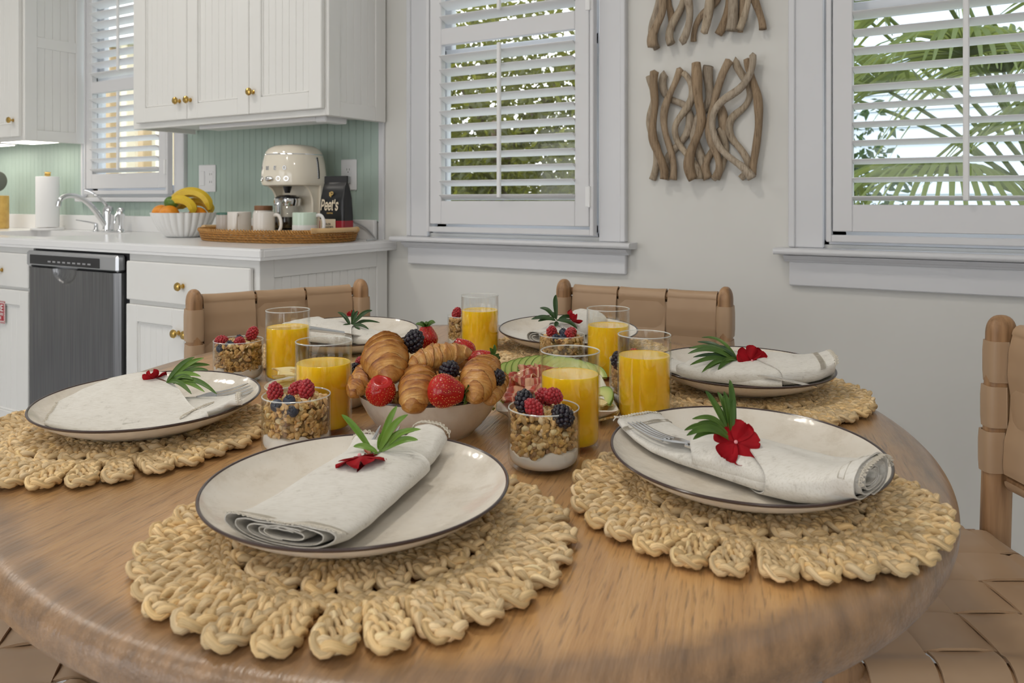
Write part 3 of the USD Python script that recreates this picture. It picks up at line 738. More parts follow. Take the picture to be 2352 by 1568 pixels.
def oval_top():
    """The oval top: rings of the rounded edge, then rings running in to the middle; tone marks the rim."""
    n = 220
    q = np.linspace(0, 2 * PI, n, endpoint=False)
    prof = [(0.56, 0.722, 1.0), (0.045, 0.731, 1.0)]
    for a in np.linspace(-PI / 2, PI / 2, 15):
        c, s = math.cos(a), math.sin(a)
        prof.append((0.022 - 0.022 * abs(c) ** 0.8, 0.7510 + 0.0190 * math.copysign(abs(s) ** 0.85, s), 1.0))
    prof += [(0.030, 0.77, 0.75), (0.045, 0.77, 0.35), (0.065, 0.77, 0.08), (0.10, 0.77, 0.0), (0.30, 0.77, 0.0), (0.595, 0.77, 0.0)]
    P, c = [], []
    for d, z, k in prof:
        x, y = (TA - d) * np.cos(q), (TB - d) * np.sin(q)
        P.append(np.stack([x * math.cos(TPHI) - y * math.sin(TPHI), x * math.sin(TPHI) + y * math.cos(TPHI), z + 0 * q], 1))
        c += [[k, k, k]] * n
    m = MB().grid(np.array(P)[:, ::-1], closed_v=True)
    return m, np.array(c)
m, c = oval_top()
obj('tabletop', m, 'table_wood', tb, col=c)
obj('pedestal', MB().lathe([(0.0001, 0.04), (0.13, 0.04), (0.115, 0.12), (0.085, 0.3), (0.085, 0.5), (0.12, 0.66), (0.20, 0.721), (0.0001, 0.721)], 40), 'table_wood', tb)
obj('base', MB().lathe([(0.0001, 0.0), (0.34, 0.0), (0.345, 0.012), (0.33, 0.028), (0.15, 0.04), (0.0001, 0.04)], 60), 'table_wood', tb)

# ------------------------------------------------------------------ chairs with woven leather straps
look('chair_wood', {'tc': ('texture_coordinate', {}), 'mp': ('mapping', {'scale': (70.0, 70.0, 5.0)}), 'n': ('noise_texture', {'scale': 1.0, 'detail': 5.0, 'distortion': 0.4}),
     'r': ('rgb_ramp', {'ramp': [(0.3, (0.20, 0.105, 0.045)), (0.5, (0.36, 0.20, 0.095)), (0.72, (0.46, 0.275, 0.14))]}),
     'b': ('bump', {'strength': 0.2, 'distance': 0.001}), 'p': ('principled_bsdf', {'roughness': 0.42})},
     [('tc.object', 'mp.vector'), ('mp.vector', 'n.vector'), ('n.fac', 'r.fac'), ('r.color', 'p.base_color'), ('n.fac', 'b.height'), ('b.normal', 'p.normal')])
look('leather', {'tc': ('texture_coordinate', {}), 'n': ('noise_texture', {'scale': 7.0, 'detail': 4.0}), 'n2': ('noise_texture', {'scale': 420.0, 'detail': 2.0}),
     'r': ('rgb_ramp', {'ramp': [(0.3, (0.40, 0.262, 0.155)), (0.7, (0.46, 0.312, 0.192))]}), 'b': ('bump', {'strength': 0.05, 'distance': 0.001}),
     'p': ('principled_bsdf', {'roughness': 0.44, 'specular_ior_level': 0.45})},
     [('tc.object', 'n.vector'), ('n.fac', 'r.fac'), ('r.color', 'p.base_color'), ('tc.object', 'n2.vector'), ('n2.fac', 'b.height'), ('b.normal', 'p.normal')])
def oval_post(p0, p1, hx, hy, dome=0.03, n=20, nz=4):
    """A post of rounded oblong section from p0 up to p1 with a domed top."""
    a = np.linspace(0, 2 * PI, n, endpoint=False)
    sec = np.stack([np.sign(np.cos(a)) * np.abs(np.cos(a)) ** 0.72 * hx, np.sign(np.sin(a)) * np.abs(np.sin(a)) ** 0.72 * hy], 1)
    p0, p1 = np.asarray(p0, float), np.asarray(p1, float)
    L = np.linalg.norm(p1 - p0)
    ts = [(t, 1.0) for t in np.linspace(0, 1 - dome / L, nz)] + [(1 - dome / L * (1 - math.sin(q)), max(math.cos(q), 0.02) ** 0.8) for q in np.linspace(0.2, PI / 2, 7)]
    P = np.array([[*(p0 + (p1 - p0) * t)[:2], 0] + np.r_[sec * k, np.full((n, 1), (p0 + (p1 - p0) * t)[2])].T.T if False else np.column_stack([sec * k + (p0 + (p1 - p0) * t)[:2], np.full(n, (p0 + (p1 - p0) * t)[2])]) for t, k in ts])
    m = MB().grid(P[:, ::-1], closed_v=True)
    v = len(m.v[0])
    top = (len(ts) - 1) * n
    return m.add(np.vstack([P[0], P[0].mean(0)]), np.array([[k, (k + 1) % n, n] for k in range(n)]))
def strap(path, wdir, w, th=0.0035):
    """A leather strap of width w along a path; its lengthwise edges slightly rounded."""
    p = np.asarray(path, float)
    wdir = unit(wdir)
    s = np.linspace(-1, 1, 5)
    P = p[:, None] + (s * w / 2)[None, :, None] * wdir
    tg = np.gradient(p, axis=0)
    N = np.cross(tg, wdir); N /= np.linalg.norm(N, axis=1, keepdims=True) + 1e-9
    P = P - N[:, None] * (np.array([0.0012, 0, 0, 0, 0.0012])[None, :, None])
    return MB().grid(P, thick=th)
def make_chair(label, M):
    t = thing('dining_chair', label, 'chair', M=M)
    PX, SY0, SY1, SZ = 0.203, -0.185, 0.215, 0.506
    rake = 0.045
    for s in (-1, 1):
        obj('leg', oval_post((s * PX, SY1 + 0.02, 0), (s * PX, SY1 + rake, 0.87), 0.0165, 0.0245, dome=0.03), 'chair_wood', t)
    for s in (-1, 1):
        obj('leg', oval_post((s * PX, SY0, 0), (s * PX, SY0, SZ + 0.0), 0.0165, 0.0245, dome=0.012), 'chair_wood', t)
    zr = SZ - 0.030
    obj('seat_rail', MB().tube([(-PX, SY0, zr), (PX, SY0, zr)], 0.019, 14), 'chair_wood', t)
    obj('seat_rail', MB().tube([(-PX, SY1, zr), (PX, SY1, zr)], 0.019, 14), 'chair_wood', t)
    for s in (-1, 1):
        obj('seat_rail', MB().tube([(s * PX, SY0, zr), (s * PX, SY1, zr)], 0.019, 14), 'chair_wood', t)
        obj('stretcher', MB().tube([(s * PX, SY0, 0.18), (s * PX, SY1 + 0.012, 0.18)], 0.010, 10), 'chair_wood', t)
    yb = lambda z: SY1 + 0.02 + (rake - 0.02 + 0.0) * (z - 0.3) / 0.5
    yf = lambda z: yb(z) + 0.006
    for z in (0.838, 0.585):
        obj('back_rail', MB().tube([(-PX, yf(z) + 0.0125, z), (PX, yf(z) + 0.0125, z)], 0.010, 10), 'chair_wood', t)
    # seat weave: four straps each way
    n, gap, hw = 4, 0.005, 0.0032
    wx = 2 * (PX - 0.018) / n
    wy = (SY1 - SY0 - 0.045) / n
    cx = [-PX + 0.018 + (k + 0.5) * wx for k in range(n)]
    cy = [SY0 + 0.0225 + (k + 0.5) * wy for k in range(n)]
    zs = zr + 0.019 + 0.002
    def wave(u, centres, phase):
        """+1 over, -1 under, alternating from strap to strap."""
        c = np.array(centres); w = c[1] - c[0]
        return np.cos(PI * ((u - c[0]) / w + phase))
    def run(a0, a1, centres, phase):
        u = np.linspace(a0 + 0.012, a1 - 0.012, 48)
        z = zs + hw * np.clip(1.4 * wave(u, centres, phase), -1, 1)
        # round over the rails at both ends
        q = np.linspace(0, PI * 0.95, 9)
        e0 = [(a0 + 0.004 - 0.0225 * math.sin(k), zr + 0.0225 * math.cos(k)) for k in q[::-1]]
        e1 = [(a1 - 0.004 + 0.0225 * math.sin(k), zr + 0.0225 * math.cos(k)) for k in q]
        return e0 + list(zip(u, z)) + e1
    for k, c in enumerate(cx):
        p = [(c, a, b) for a, b in run(SY0, SY1, cy, k)]
        obj('seat_strap', strap(p, (1, 0, 0), wx - gap), 'leather', t, smooth=50)
    for k, c in enumerate(cy):
        p = [(a, c, b) for a, b in run(-PX, PX, cx, k + 1)]
        obj('seat_strap', strap(p, (0, -1, 0), wy - gap), 'leather', t, smooth=50)
    # back weave: three upright straps through three cross straps
    vx = [-0.1225, 0.0, 0.1225]
    hz = [0.790, 0.712, 0.634]
    for k, c in enumerate(vx):
        z = np.linspace(0.60, 0.838, 50)
        sgn = -np.cos(PI * ((z - hz[0]) / (hz[1] - hz[0]) + k)) * -1
        off = -0.0035 * np.clip(1.5 * sgn, -1, 1)
        top = [(c, yf(0.845) + 0.0125 + 0.0125 * -math.cos(q), 0.838 + 0.0135 * math.sin(q)) for q in np.linspace(0.15, PI, 8)]
        back = [(c, yf(zz) + 0.025, zz) for zz in (0.80, 0.70, 0.61)]
        bot = [(c, yf(0.585) + 0.0125 + 0.0125 * math.cos(q), 0.588 - 0.0145 * math.sin(q)) for q in np.linspace(0, PI, 8)]
        p = [(c, yf(zz) + o, zz) for zz, o in zip(z, off)] + top + back + bot
        obj('back_strap', strap(p, (1, 0, 0), 0.117), 'leather', t, smooth=50)
    for k, c in enumerate(hz):
        x = np.linspace(-PX + 0.022, PX - 0.022, 60)
        w = np.clip(1.6 * np.cos(PI * ((x - vx[0]) / 0.1225 + k + 1)), -1, 1)
        front = [(a, yf(c) - 0.0035 * o, c) for a, o in zip(x, w)]
        qa = np.linspace(-PI, PI / 2, 24)
        e1 = [(PX - 0.0205, yb(c) + 0.002, c)] + [(PX + 0.0195 * np.sign(math.cos(q)) * abs(math.cos(q)) ** 0.55, yb(c) + 0.0275 * np.sign(math.sin(q)) * abs(math.sin(q)) ** 0.55, c) for q in qa]
        e0 = [(-a, b, d) for a, b, d in e1[::-1]]
        p = front + e1 + [(PX * f, yb(c) + 0.0275 - 0.006, c) for f in (0.6, 0, -0.6)] + e0
        obj('back_strap', strap(p, (0, 0, 1), 0.071), 'leather', t, smooth=50)
    return t
CH = 'chairs round the table'
ch = make_chair('tan leather strap chair at the right edge of the picture, its woven seat showing', mat4((-0.104, 1.325, 0), math.radians(-58.9)))
setdata(ch, group=CH)
copy(ch, mat4((-0.712, 1.563, 0), math.radians(4.5)), 'tan leather strap chair against the wall below the driftwood art', CH)
copy(ch, mat4((-1.221, 1.25, 0), math.radians(66.8)), 'tan leather strap chair in front of the kitchen units', CH)
copy(ch, mat4((-1.13, 0.475, 0), math.radians(135.6)), 'tan leather strap chair in the lower left corner, only its seat showing', CH)
# ------------------------------------------------------------------ driftwood panels on the wall
look('driftwood', {'a': ('attribute', {'attribute': 'tone'}), 'tc': ('texture_coordinate', {}), 'mp': ('mapping', {'scale': (190.0, 190.0, 20.0)}), 'n': ('noise_texture', {'scale': 1.0, 'detail': 5.0, 'roughness': 0.65, 'distortion': 0.3}),
     'r': ('rgb_ramp', {'ramp': [(0.30, (0.42, 0.36, 0.30)), (0.45, (0.85, 0.82, 0.78)), (0.7, (1.15, 1.14, 1.12))]}), 'm': ('mix_color', {'blend_type': 'multiply', 'fac': 1.0, 'use_clamp': False}), 'b': ('bump', {'strength': 0.4, 'distance': 0.0015}), 'p': ('principled_bsdf', {'roughness': 0.75})},
     [('a.color', 'm.a'), ('tc.object', 'mp.vector'), ('mp.vector', 'n.vector'), ('n.fac', 'r.fac'), ('r.color', 'm.b'), ('m.result', 'p.base_color'), ('n.fac', 'b.height'), ('b.normal', 'p.normal')])
def drift(parent, pts, w, layer, seed):
    """One weathered stick: x, z points (metres from the panel's lower left corner)."""
    rng = np.random.default_rng(seed)
    p = np.array([(x, -0.014 - 0.016 * layer, z) for x, z in pts])
    n = 46
    q = smoothpath(p, n)
    t = np.linspace(0, 1, n)
    q[:, 1] += -0.004 * np.sin(PI * 3 * t + seed)
    r = w * 0.61 * (1 + 0.10 * np.sin(t * 9 + seed) + 0.08 * np.sin(t * 17 + 2 * seed)) * (1 + 0.12 * np.abs(t - 0.5) * 2)
    m = MB().tube(q, r, 14, sx=1.05, up=(0, 1, 0))
    v = m.v[0]
    c = q[np.clip(np.arange(len(v)) // 14, 0, n - 1)]
    d = v - c
    m.v[0] = v + d * (0.20 * (meshkit.fbm(v * np.array([60, 60, 14.0]) + seed, 3, seed) - 0.5))[:, None]
    base = np.array([(0.37, 0.28, 0.19), (0.43, 0.355, 0.265), (0.32, 0.23, 0.145), (0.41, 0.345, 0.27)][seed % 4])
    k = meshkit.fbm(v * np.array([30, 30, 9.0]) + 3 * seed, 3, seed + 1)[:, None]
    col = base * (0.72 + 0.56 * k)
    obj('stick', m, 'driftwood', parent, col=np.clip(col, 0, 1))
A = [([(.008, .338), (.018, .300), (.022, .268), (.004, .205), (.006, .166), (.028, .118), (.033, .076), (.014, .004)], .017, 0),
     ([(.036, .345), (.032, .297), (.034, .240), (.030, .190), (.029, .143), (.048, .086), (.064, .003)], .019, 2),
     ([(.055, .338), (.050, .298), (.072, .262), (.120, .238), (.140, .201), (.136, .160), (.104, .115), (.072, .082), (.076, .006)], .018, 0),
     ([(.112, .350), (.083, .282), (.062, .216), (.063, .160), (.083, .086), (.091, .002)], .0165, 1),
     ([(.122, .338), (.150, .298), (.154, .262), (.126, .213), (.096, .167), (.106, .119), (.138, .078), (.174, .003)], .016, 1),
     ([(.170, .362), (.174, .298), (.180, .233), (.186, .184), (.166, .119), (.150, .070), (.162, .002)], .021, 2),
     ([(.200, .354), (.202, .290), (.198, .241), (.162, .192), (.154, .136), (.174, .074), (.186, .004)], .020, 0),
     ([(.270, .362), (.238, .298), (.218, .233), (.206, .176), (.214, .119), (.230, .078), (.226, .004)], .0175, 1),
     ([(.284, .358), (.310, .306), (.326, .262), (.310, .221), (.270, .184), (.266, .143), (.294, .098), (.318, .058), (.298, .004)], .0165, 0),
     ([(.324, .362), (.330, .322), (.350, .262), (.358, .192), (.350, .111), (.338, .014)], .018, 1),
     ([(.342, .370), (.334, .314), (.302, .270), (.246, .233), (.222, .192), (.226, .135), (.246, .094), (.302, .046), (.342, .002)], .0165, 2),
     ([(.230, .233), (.246, .176), (.230, .119), (.198, .070), (.198, .004)], .019, 0),
     ([(.236, .160), (.252, .100), (.240, .040), (.214, .004)], .016, 0)]
B = [([(.030, .0), (.022, .090), (.040, .190), (.020, .270), (.036, .360)], .018, 0),
     ([(.028, .002), (.036, .055), (.058, .105), (.056, .165), (.034, .230), (.050, .300), (.040, .365)], .019, 2),
     ([(.086, .006), (.080, .045), (.096, .085), (.120, .130), (.126, .190), (.100, .260), (.112, .360)], .018, 1),
     ([(.078, .055), (.080, .085), (.068, .150), (.088, .240), (.066, .350)], .016, 0),
     ([(.126, .008), (.144, .055), (.148, .120), (.140, .180), (.160, .260), (.146, .362)], .018, 2),
     ([(.150, .012), (.154, .048), (.178, .090), (.224, .125), (.240, .180), (.206, .250), (.196, .350)], .0145, 0),
     ([(.194, .028), (.206, .068), (.214, .125), (.212, .190), (.190, .270), (.204, .362)], .019, 2),
     ([(.230, .024), (.258, .085), (.262, .150), (.246, .240), (.270, .350)], .016, 0),
     ([(.276, .026), (.279, .120), (.276, .200), (.284, .290), (.274, .365)], .023, 1),
     ([(.294, .026), (.304, .105), (.300, .220), (.310, .350)], .018, 0),
     ([(.304, .026), (.322, .080), (.332, .130), (.326, .190), (.300, .270), (.318, .360)], .0155, 2),
     ([(.368, .022), (.356, .080), (.338, .150), (.350, .240), (.336, .350)], .017, 1)]
dp = thing('driftwood_panel', 'wall panel of twisted driftwood sticks, the lower of two, wholly in view', 'wall art', (-0.955, WALL_Y, 1.133))
for k, (p, w, l) in enumerate(A):
    drift(dp, p, w, l, k + 1)
dp2 = thing('driftwood_panel', 'wall panel of twisted driftwood sticks cut off by the top of the picture', 'wall art', (-0.955, WALL_Y, 1.558))
for k, (p, w, l) in enumerate(B):
    drift(dp2, p, w, l, k + 31)
# ------------------------------------------------------------------ frames on the table: x right, y away along the wall-to-camera line of sight
FWD = np.array([-math.sin(math.radians(YAW)), math.cos(math.radians(YAW)), 0])
RGT = np.array([math.cos(math.radians(YAW)), math.sin(math.radians(YAW)), 0])
CR = np.stack([RGT, FWD, [0, 0, 1.0]], 1)
def T(lat, dep, z=TZ):
    """A point of the table given in metres along those two directions."""
    return RGT * lat + FWD * dep + np.array([0, 0, z])
def frame(loc, R=None):
    return mat4(loc, R=CR if R is None else CR @ R)

# ------------------------------------------------------------------ materials
look('raffia', {'a': ('attribute', {'attribute': 'tone'}), 'tc': ('attribute', {'attribute': 'fibre'}), 'mp': ('mapping', {'scale': (4.5, 4.5, 1.0)}), 'n': ('noise_texture', {'scale': 1.0, 'detail': 4.0, 'roughness': 0.65}),
     'h': ('rgb_ramp', {'ramp': [(0.28, (0.50, 0.42, 0.30)), (0.42, (0.90, 0.86, 0.78)), (0.7, (1.12, 1.10, 1.06))]}), 'm': ('mix_color', {'blend_type': 'multiply', 'fac': 1.0, 'use_clamp': False}),
     'b': ('bump', {'strength': 0.5, 'distance': 0.0010}),
     'p': ('principled_bsdf', {'roughness': 0.50, 'specular_ior_level': 0.4})},
     [('a.color', 'm.a'), ('tc.vector', 'mp.vector'), ('mp.vector', 'n.vector'), ('n.fac', 'h.fac'), ('h.color', 'm.b'), ('m.result', 'p.base_color'), ('n.fac', 'b.height'), ('b.normal', 'p.normal')])
look('toned', {'a': ('attribute', {'attribute': 'tone'}), 'p': ('principled_bsdf', {'roughness': 0.5})}, [('a.color', 'p.base_color')])
look('toned_soft', {'a': ('attribute', {'attribute': 'tone'}), 'p': ('principled_bsdf', {'roughness': 0.42, 'subsurface_weight': 0.25, 'subsurface_radius': (0.006, 0.003, 0.0015), 'subsurface_scale': 1.0})}, [('a.color', 'p.base_color')])
look('toned_gloss', {'a': ('attribute', {'attribute': 'tone'}), 'p': ('principled_bsdf', {'roughness': 0.22})}, [('a.color', 'p.base_color')])
look('ceramic', {'tc': ('texture_coordinate', {}), 'n': ('noise_texture', {'scale': 24.0, 'detail': 6.0, 'roughness': 0.7}), 'r': ('rgb_ramp', {'ramp': [(0.30, (0.62, 0.55, 0.455)), (0.50, (0.735, 0.675, 0.585)), (0.75, (0.765, 0.715, 0.635))]}),
     'v': ('voronoi_texture', {'scale': 260.0}), 'vr': ('rgb_ramp', {'ramp': [(0.06, (0.62, 0.52, 0.42)), (0.13, (1, 1, 1))]}), 'm': ('mix_color', {'blend_type': 'multiply', 'fac': 0.45}),
     'n2': ('noise_texture', {'scale': 22.0, 'detail': 3.0}), 'b': ('bump', {'strength': 0.5, 'distance': 0.004}), 'p': ('principled_bsdf', {'roughness': 0.13})},
     [('tc.object', 'n.vector'), ('n.fac', 'r.fac'), ('r.color', 'm.a'), ('tc.object', 'v.vector'), ('v.distance', 'vr.fac'), ('vr.color', 'm.b'), ('m.result', 'p.base_color'),
      ('tc.object', 'n2.vector'), ('n2.fac', 'b.height'), ('b.normal', 'p.normal')])
plain('brown_glaze', (0.050, 0.030, 0.026), 0.2)
plain('platter_white', (0.76, 0.72, 0.64), 0.2)
look('linen', {'tc': ('texture_coordinate', {}), 'n': ('noise_texture', {'scale': 60.0, 'detail': 5.0, 'roughness': 0.7}),
     'mp': ('mapping', {'rotation': (0, 0, 0), 'scale': (120.0, 900.0, 500.0)}), 'n2': ('noise_texture', {'scale': 1.0, 'detail': 2.0}),
     'r': ('rgb_ramp', {'ramp': [(0.28, (0.52, 0.49, 0.44)), (0.40, (0.70, 0.672, 0.615)), (0.7, (0.735, 0.71, 0.655))]}),
     'r2': ('rgb_ramp', {'ramp': [(0.25, (0.80, 0.78, 0.74)), (0.5, (1, 1, 1))]}), 'm': ('mix_color', {'blend_type': 'multiply', 'fac': 0.8}),
     'b': ('bump', {'strength': 0.35, 'distance': 0.0006}), 'p': ('principled_bsdf', {'roughness': 0.85, 'sheen_weight': 0.15, 'specular_ior_level': 0.2})},
     [('tc.object', 'n.vector'), ('n.fac', 'r.fac'), ('tc.object', 'mp.vector'), ('mp.vector', 'n2.vector'), ('n2.fac', 'r2.fac'), ('r.color', 'm.a'), ('r2.color', 'm.b'), ('m.result', 'p.base_color'),
      ('n2.fac', 'b.height'), ('b.normal', 'p.normal')])
plain('lace', (0.60, 0.55, 0.46), 0.9)
plain('stitch', (0.47, 0.43, 0.36), 0.9)
look('clear_glass', {'lw': ('layer_weight', {'blend': 0.5}), 'pw': ('math', {'math_type': 'power', 'value2': 4.0}), 'fr': ('math', {'math_type': 'multiply_add', 'value2': 0.55, 'value3': 0.035}),
     'tr': ('rgb_ramp', {'ramp': [(0.0, (0.99, 0.993, 0.99)), (0.75, (0.975, 0.98, 0.978)), (1.0, (0.86, 0.88, 0.875))]}),
     't': ('transparent_bsdf', {}), 'g': ('glossy_bsdf', {'color': (1, 1, 1), 'roughness': 0.02}), 'm': ('mix_closure', {})},
     [('lw.facing', 'tr.fac'), ('tr.color', 't.color'), ('lw.facing', 'pw.value1'), ('pw.value', 'fr.value1'), ('fr.value', 'm.fac'), ('t.BSDF', 'm.closure1'), ('g.BSDF', 'm.closure2')], surface='m.closure')
look('glass_rim', {'t': ('transparent_bsdf', {'color': (0.9, 0.92, 0.91)}), 'g': ('principled_bsdf', {'base_color': (0.9, 0.92, 0.91), 'roughness': 0.08}), 'm': ('mix_closure', {'fac': 0.38})}, [('t.BSDF', 'm.closure1'), ('g.BSDF', 'm.closure2')], surface='m.closure')
look('juice', {'tc': ('texture_coordinate', {}), 'n': ('noise_texture', {'scale': 30.0, 'detail': 3.0}), 'r': ('rgb_ramp', {'ramp': [(0.3, (0.95, 0.50, 0.012)), (0.7, (0.98, 0.57, 0.020))]}),
     'p': ('principled_bsdf', {'roughness': 0.08, 'subsurface_weight': 0.35, 'subsurface_radius': (0.02, 0.008, 0.002), 'subsurface_scale': 0.6})}, [('tc.object', 'n.vector'), ('n.fac', 'r.fac'), ('r.color', 'p.base_color')])
look('yogurt', {'p': ('principled_bsdf', {'base_color': (0.84, 0.79, 0.70), 'roughness': 0.35, 'subsurface_weight': 0.3, 'subsurface_radius': (0.008, 0.006, 0.004), 'subsurface_scale': 0.7})})
plain('cutlery', (0.72, 0.72, 0.72), 0.16, metallic=1.0)

# ------------------------------------------------------------------ woven placemat
def strand(mb, path, r, rng, n=9, flat=0.85, base=(0.86, 0.68, 0.435), up=(0, 0, 1)):
    """One raffia strand: a tube whose sides differ a little in tone, so that fibres run along it."""
    k0 = mb.n
    mb.tube(path, r, n, sx=1.0, up=up)
    v = mb.v[-1]
    k = rng.random()
    t = np.array(base) * (0.84 + 0.28 * rng.random()) * np.array([1, 1 - 0.10 * k, 1 - 0.30 * k])
    side = 0.62 + 0.48 * rng.random(n)
    m = (len(v) - 2) // n
    col = np.vstack([t * np.tile(side, m)[:, None], [t, t]])
    mb.c.append(np.clip(col, 0.02, 0.95))
    p = np.asarray(path, float)
    s = np.r_[0, np.cumsum(np.linalg.norm(np.diff(p, axis=0), axis=1))] * 38 + rng.random() * 400
    a = np.arange(n) * 2 * PI / n
    fb = np.stack([np.tile(np.cos(a), m), np.tile(np.sin(a), m), np.repeat(s, n)], 1)
    mb.fb.append(np.vstack([fb, [[0, 0, s[0]], [0, 0, s[-1]]]]))
def braid(mb, path, a, h, r, waves, rng, samples, taper=None, zoff=0.0):
    """Three strands plaited along a flat path."""
    p = smoothpath(path, samples)
    tg = np.gradient(p, axis=0); tg /= np.linalg.norm(tg, axis=1, keepdims=True)
    lat = np.cross((0, 0, 1.0), tg); lat /= np.linalg.norm(lat, axis=1, keepdims=True)
    up = np.cross(tg, lat)
    u = np.linspace(0, 2 * PI * waves, samples)
    for k in range(3):
        ph = u + k * 2 * PI / 3 + rng.normal() * 0.12
        q = p + lat * (a * np.sin(ph))[:, None] + up * (h * np.sin(2 * ph) + zoff)[:, None]
        rr = r * (0.85 + 0.3 * rng.random()) * (1 + 0.16 * np.cos(2 * ph))
        strand(mb, q, rr, rng)
def twist(mb, p0, p1, a, r, waves, rng, samples=22, n=2):
    p0, p1 = np.asarray(p0, float), np.asarray(p1, float)
    d = unit(p1 - p0); lat = unit(np.cross((0, 0, 1), d)); up = np.cross(d, lat)
    t = np.linspace(0, 1, samples)
    for k in range(n):
        ph = 2 * PI * waves * t + 2 * PI * k / n + rng.random() * 0.5
        q = p0 + (p1 - p0) * t[:, None] + lat * (a * np.sin(ph))[:, None] + up * (a * np.cos(ph))[:, None]
        strand(mb, q, r * (0.85 + 0.3 * rng.random()), rng, 6)
def petal(r0, r1, w0, w1, rng, z=0.0065, fill=2):
    """One looped petal along +x: a plaited rope out, round the tip and back, with twisted cords inside."""
    mb = MB()
    dz = rng.normal() * 0.0006
    b = rng.normal() * 0.0012
    rt_ = r1 - w1 - 0.0062
    L = [(r0, -w0, z - 0.001), ((r0 + rt_) / 2, -(w0 + w1) / 2, z), (rt_ - 0.004, -w1 + b, z + 0.001 + dz)]
    A = [(rt_ + w1 * math.sin(q), -w1 * math.cos(q) + b, z + 0.0014 + dz) for q in (0.45, 1.0, PI / 2, 2.14, 2.7)]
    Rr = [(rt_ - 0.004, w1 + b, z + 0.001 + dz), ((r0 + rt_) / 2, (w0 + w1) / 2, z), (r0, w0, z - 0.001)]
    path = L + A + Rr
    ln = np.sum(np.linalg.norm(np.diff(np.array(path), axis=0), axis=1))
    braid(mb, path, 0.0037, 0.0029, 0.0032, ln / 0.039, rng, int(ln / 0.0026))
    for k in range(fill):
        y = (k - (fill - 1) / 2) * w1 * 0.62
        twist(mb, (r0 - 0.002, y * w0 / w1, z - 0.001), (rt_ + w1 * 0.35, y + b, z + 0.0006), 0.0024, 0.0025, (rt_ - r0) / 0.024, rng)
    return mb
def ring(r, rng, waves, z=0.0065, a=0.0032):
    mb = MB()
    q = np.linspace(0, 2 * PI, 181)
    path = np.stack([r * np.cos(q), r * np.sin(q), np.full_like(q, z)], 1)
    braid(mb, path, a, 0.0018, 0.0030, waves, rng, waves * 11)
    return mb
PM = 'raffia placemats under the plates'
def make_placemat(label, M, seed=5):
    rng = np.random.default_rng(seed)
    t = thing('placemat', label, 'placemat', M=M, group=PM)
    n = 30
    for k in range(n):
        m = petal(0.127, 0.191 + rng.normal() * 0.0016, 0.0070, 0.0108, rng, z=0.0074)
        a = 2 * PI * k / n + rng.normal() * 0.008
        v = np.vstack(m.v) @ rotz(a).T
        obj('petal', (v, np.vstack(m.f)), 'raffia', t, col=m.colors(), fib=m.fibres())
    for r, w in ((0.1235, 26), (0.1150, 24)):
        m = ring(r, rng, w)
        obj('braided_ring', m, 'raffia', t, col=m.colors(), fib=m.fibres())
    n = 21
    for k in range(n):
        m = petal(0.060, 0.1125 + rng.normal() * 0.001, 0.0056, 0.0092, rng, z=0.0072)
        v = np.vstack(m.v) @ rotz(2 * PI * k / n + rng.normal() * 0.01).T
        obj('petal', (v, np.vstack(m.f)), 'raffia', t, col=m.colors(), fib=m.fibres())
    for r, w in ((0.056, 12), (0.0475, 10)):
        m = ring(r, rng, w)
        obj('braided_ring', m, 'raffia', t, col=m.colors(), fib=m.fibres())
    mb = MB()
    q = np.linspace(0.3, 5.2 * 2 * PI, 320)
    braid(mb, np.stack([0.0078 * q / (2 * PI) * np.cos(q), 0.0078 * q / (2 * PI) * np.sin(q), np.full_like(q, 0.0065)], 1), 0.0028, 0.0016, 0.0027, 22, rng, 420)
    obj('centre_coil', mb, 'raffia', t, col=mb.colors(), fib=mb.fibres())
    return t
PLATE = dict(front=(-.4947, .5487, 1.3), rf=(-.2169, .8225, 3.0), left=(-.9336, .6404, 2.1), rb=(-.3338, 1.2442, 1.5), bm=(-.7212, 1.4106, 2.8), bl=(-1.0821, 1.1716, 2.6))
MATS = dict(front=(-.474, .532, .99, .3), rf=(-.205, .800, .945, 1.1), left=(-.950, .598, 1.0, 2.0), rb=(-.33, 1.222, 1.0, 4.0), bm=(-.697, 1.385, .99, 5.0), bl=(-1.065, 1.150, .95, 0.7))
WHO = dict(front='at the place nearest the camera', rf='at the front right place', left='at the left place', rb='at the back right place', bm='before the chair under the driftwood art', bl='before the chair by the kitchen units')
first = None
for key, (x, y, s, a) in MATS.items():
    M = mat4((x, y, TZ - 0.0005), R=rotz(a), s=np.array([[s, s, 1.0]]))
    lab = 'round woven raffia placemat ' + WHO[key]
    if first is None:
        first = make_placemat(lab, M)
    else:
        copy(first, M, lab, PM)

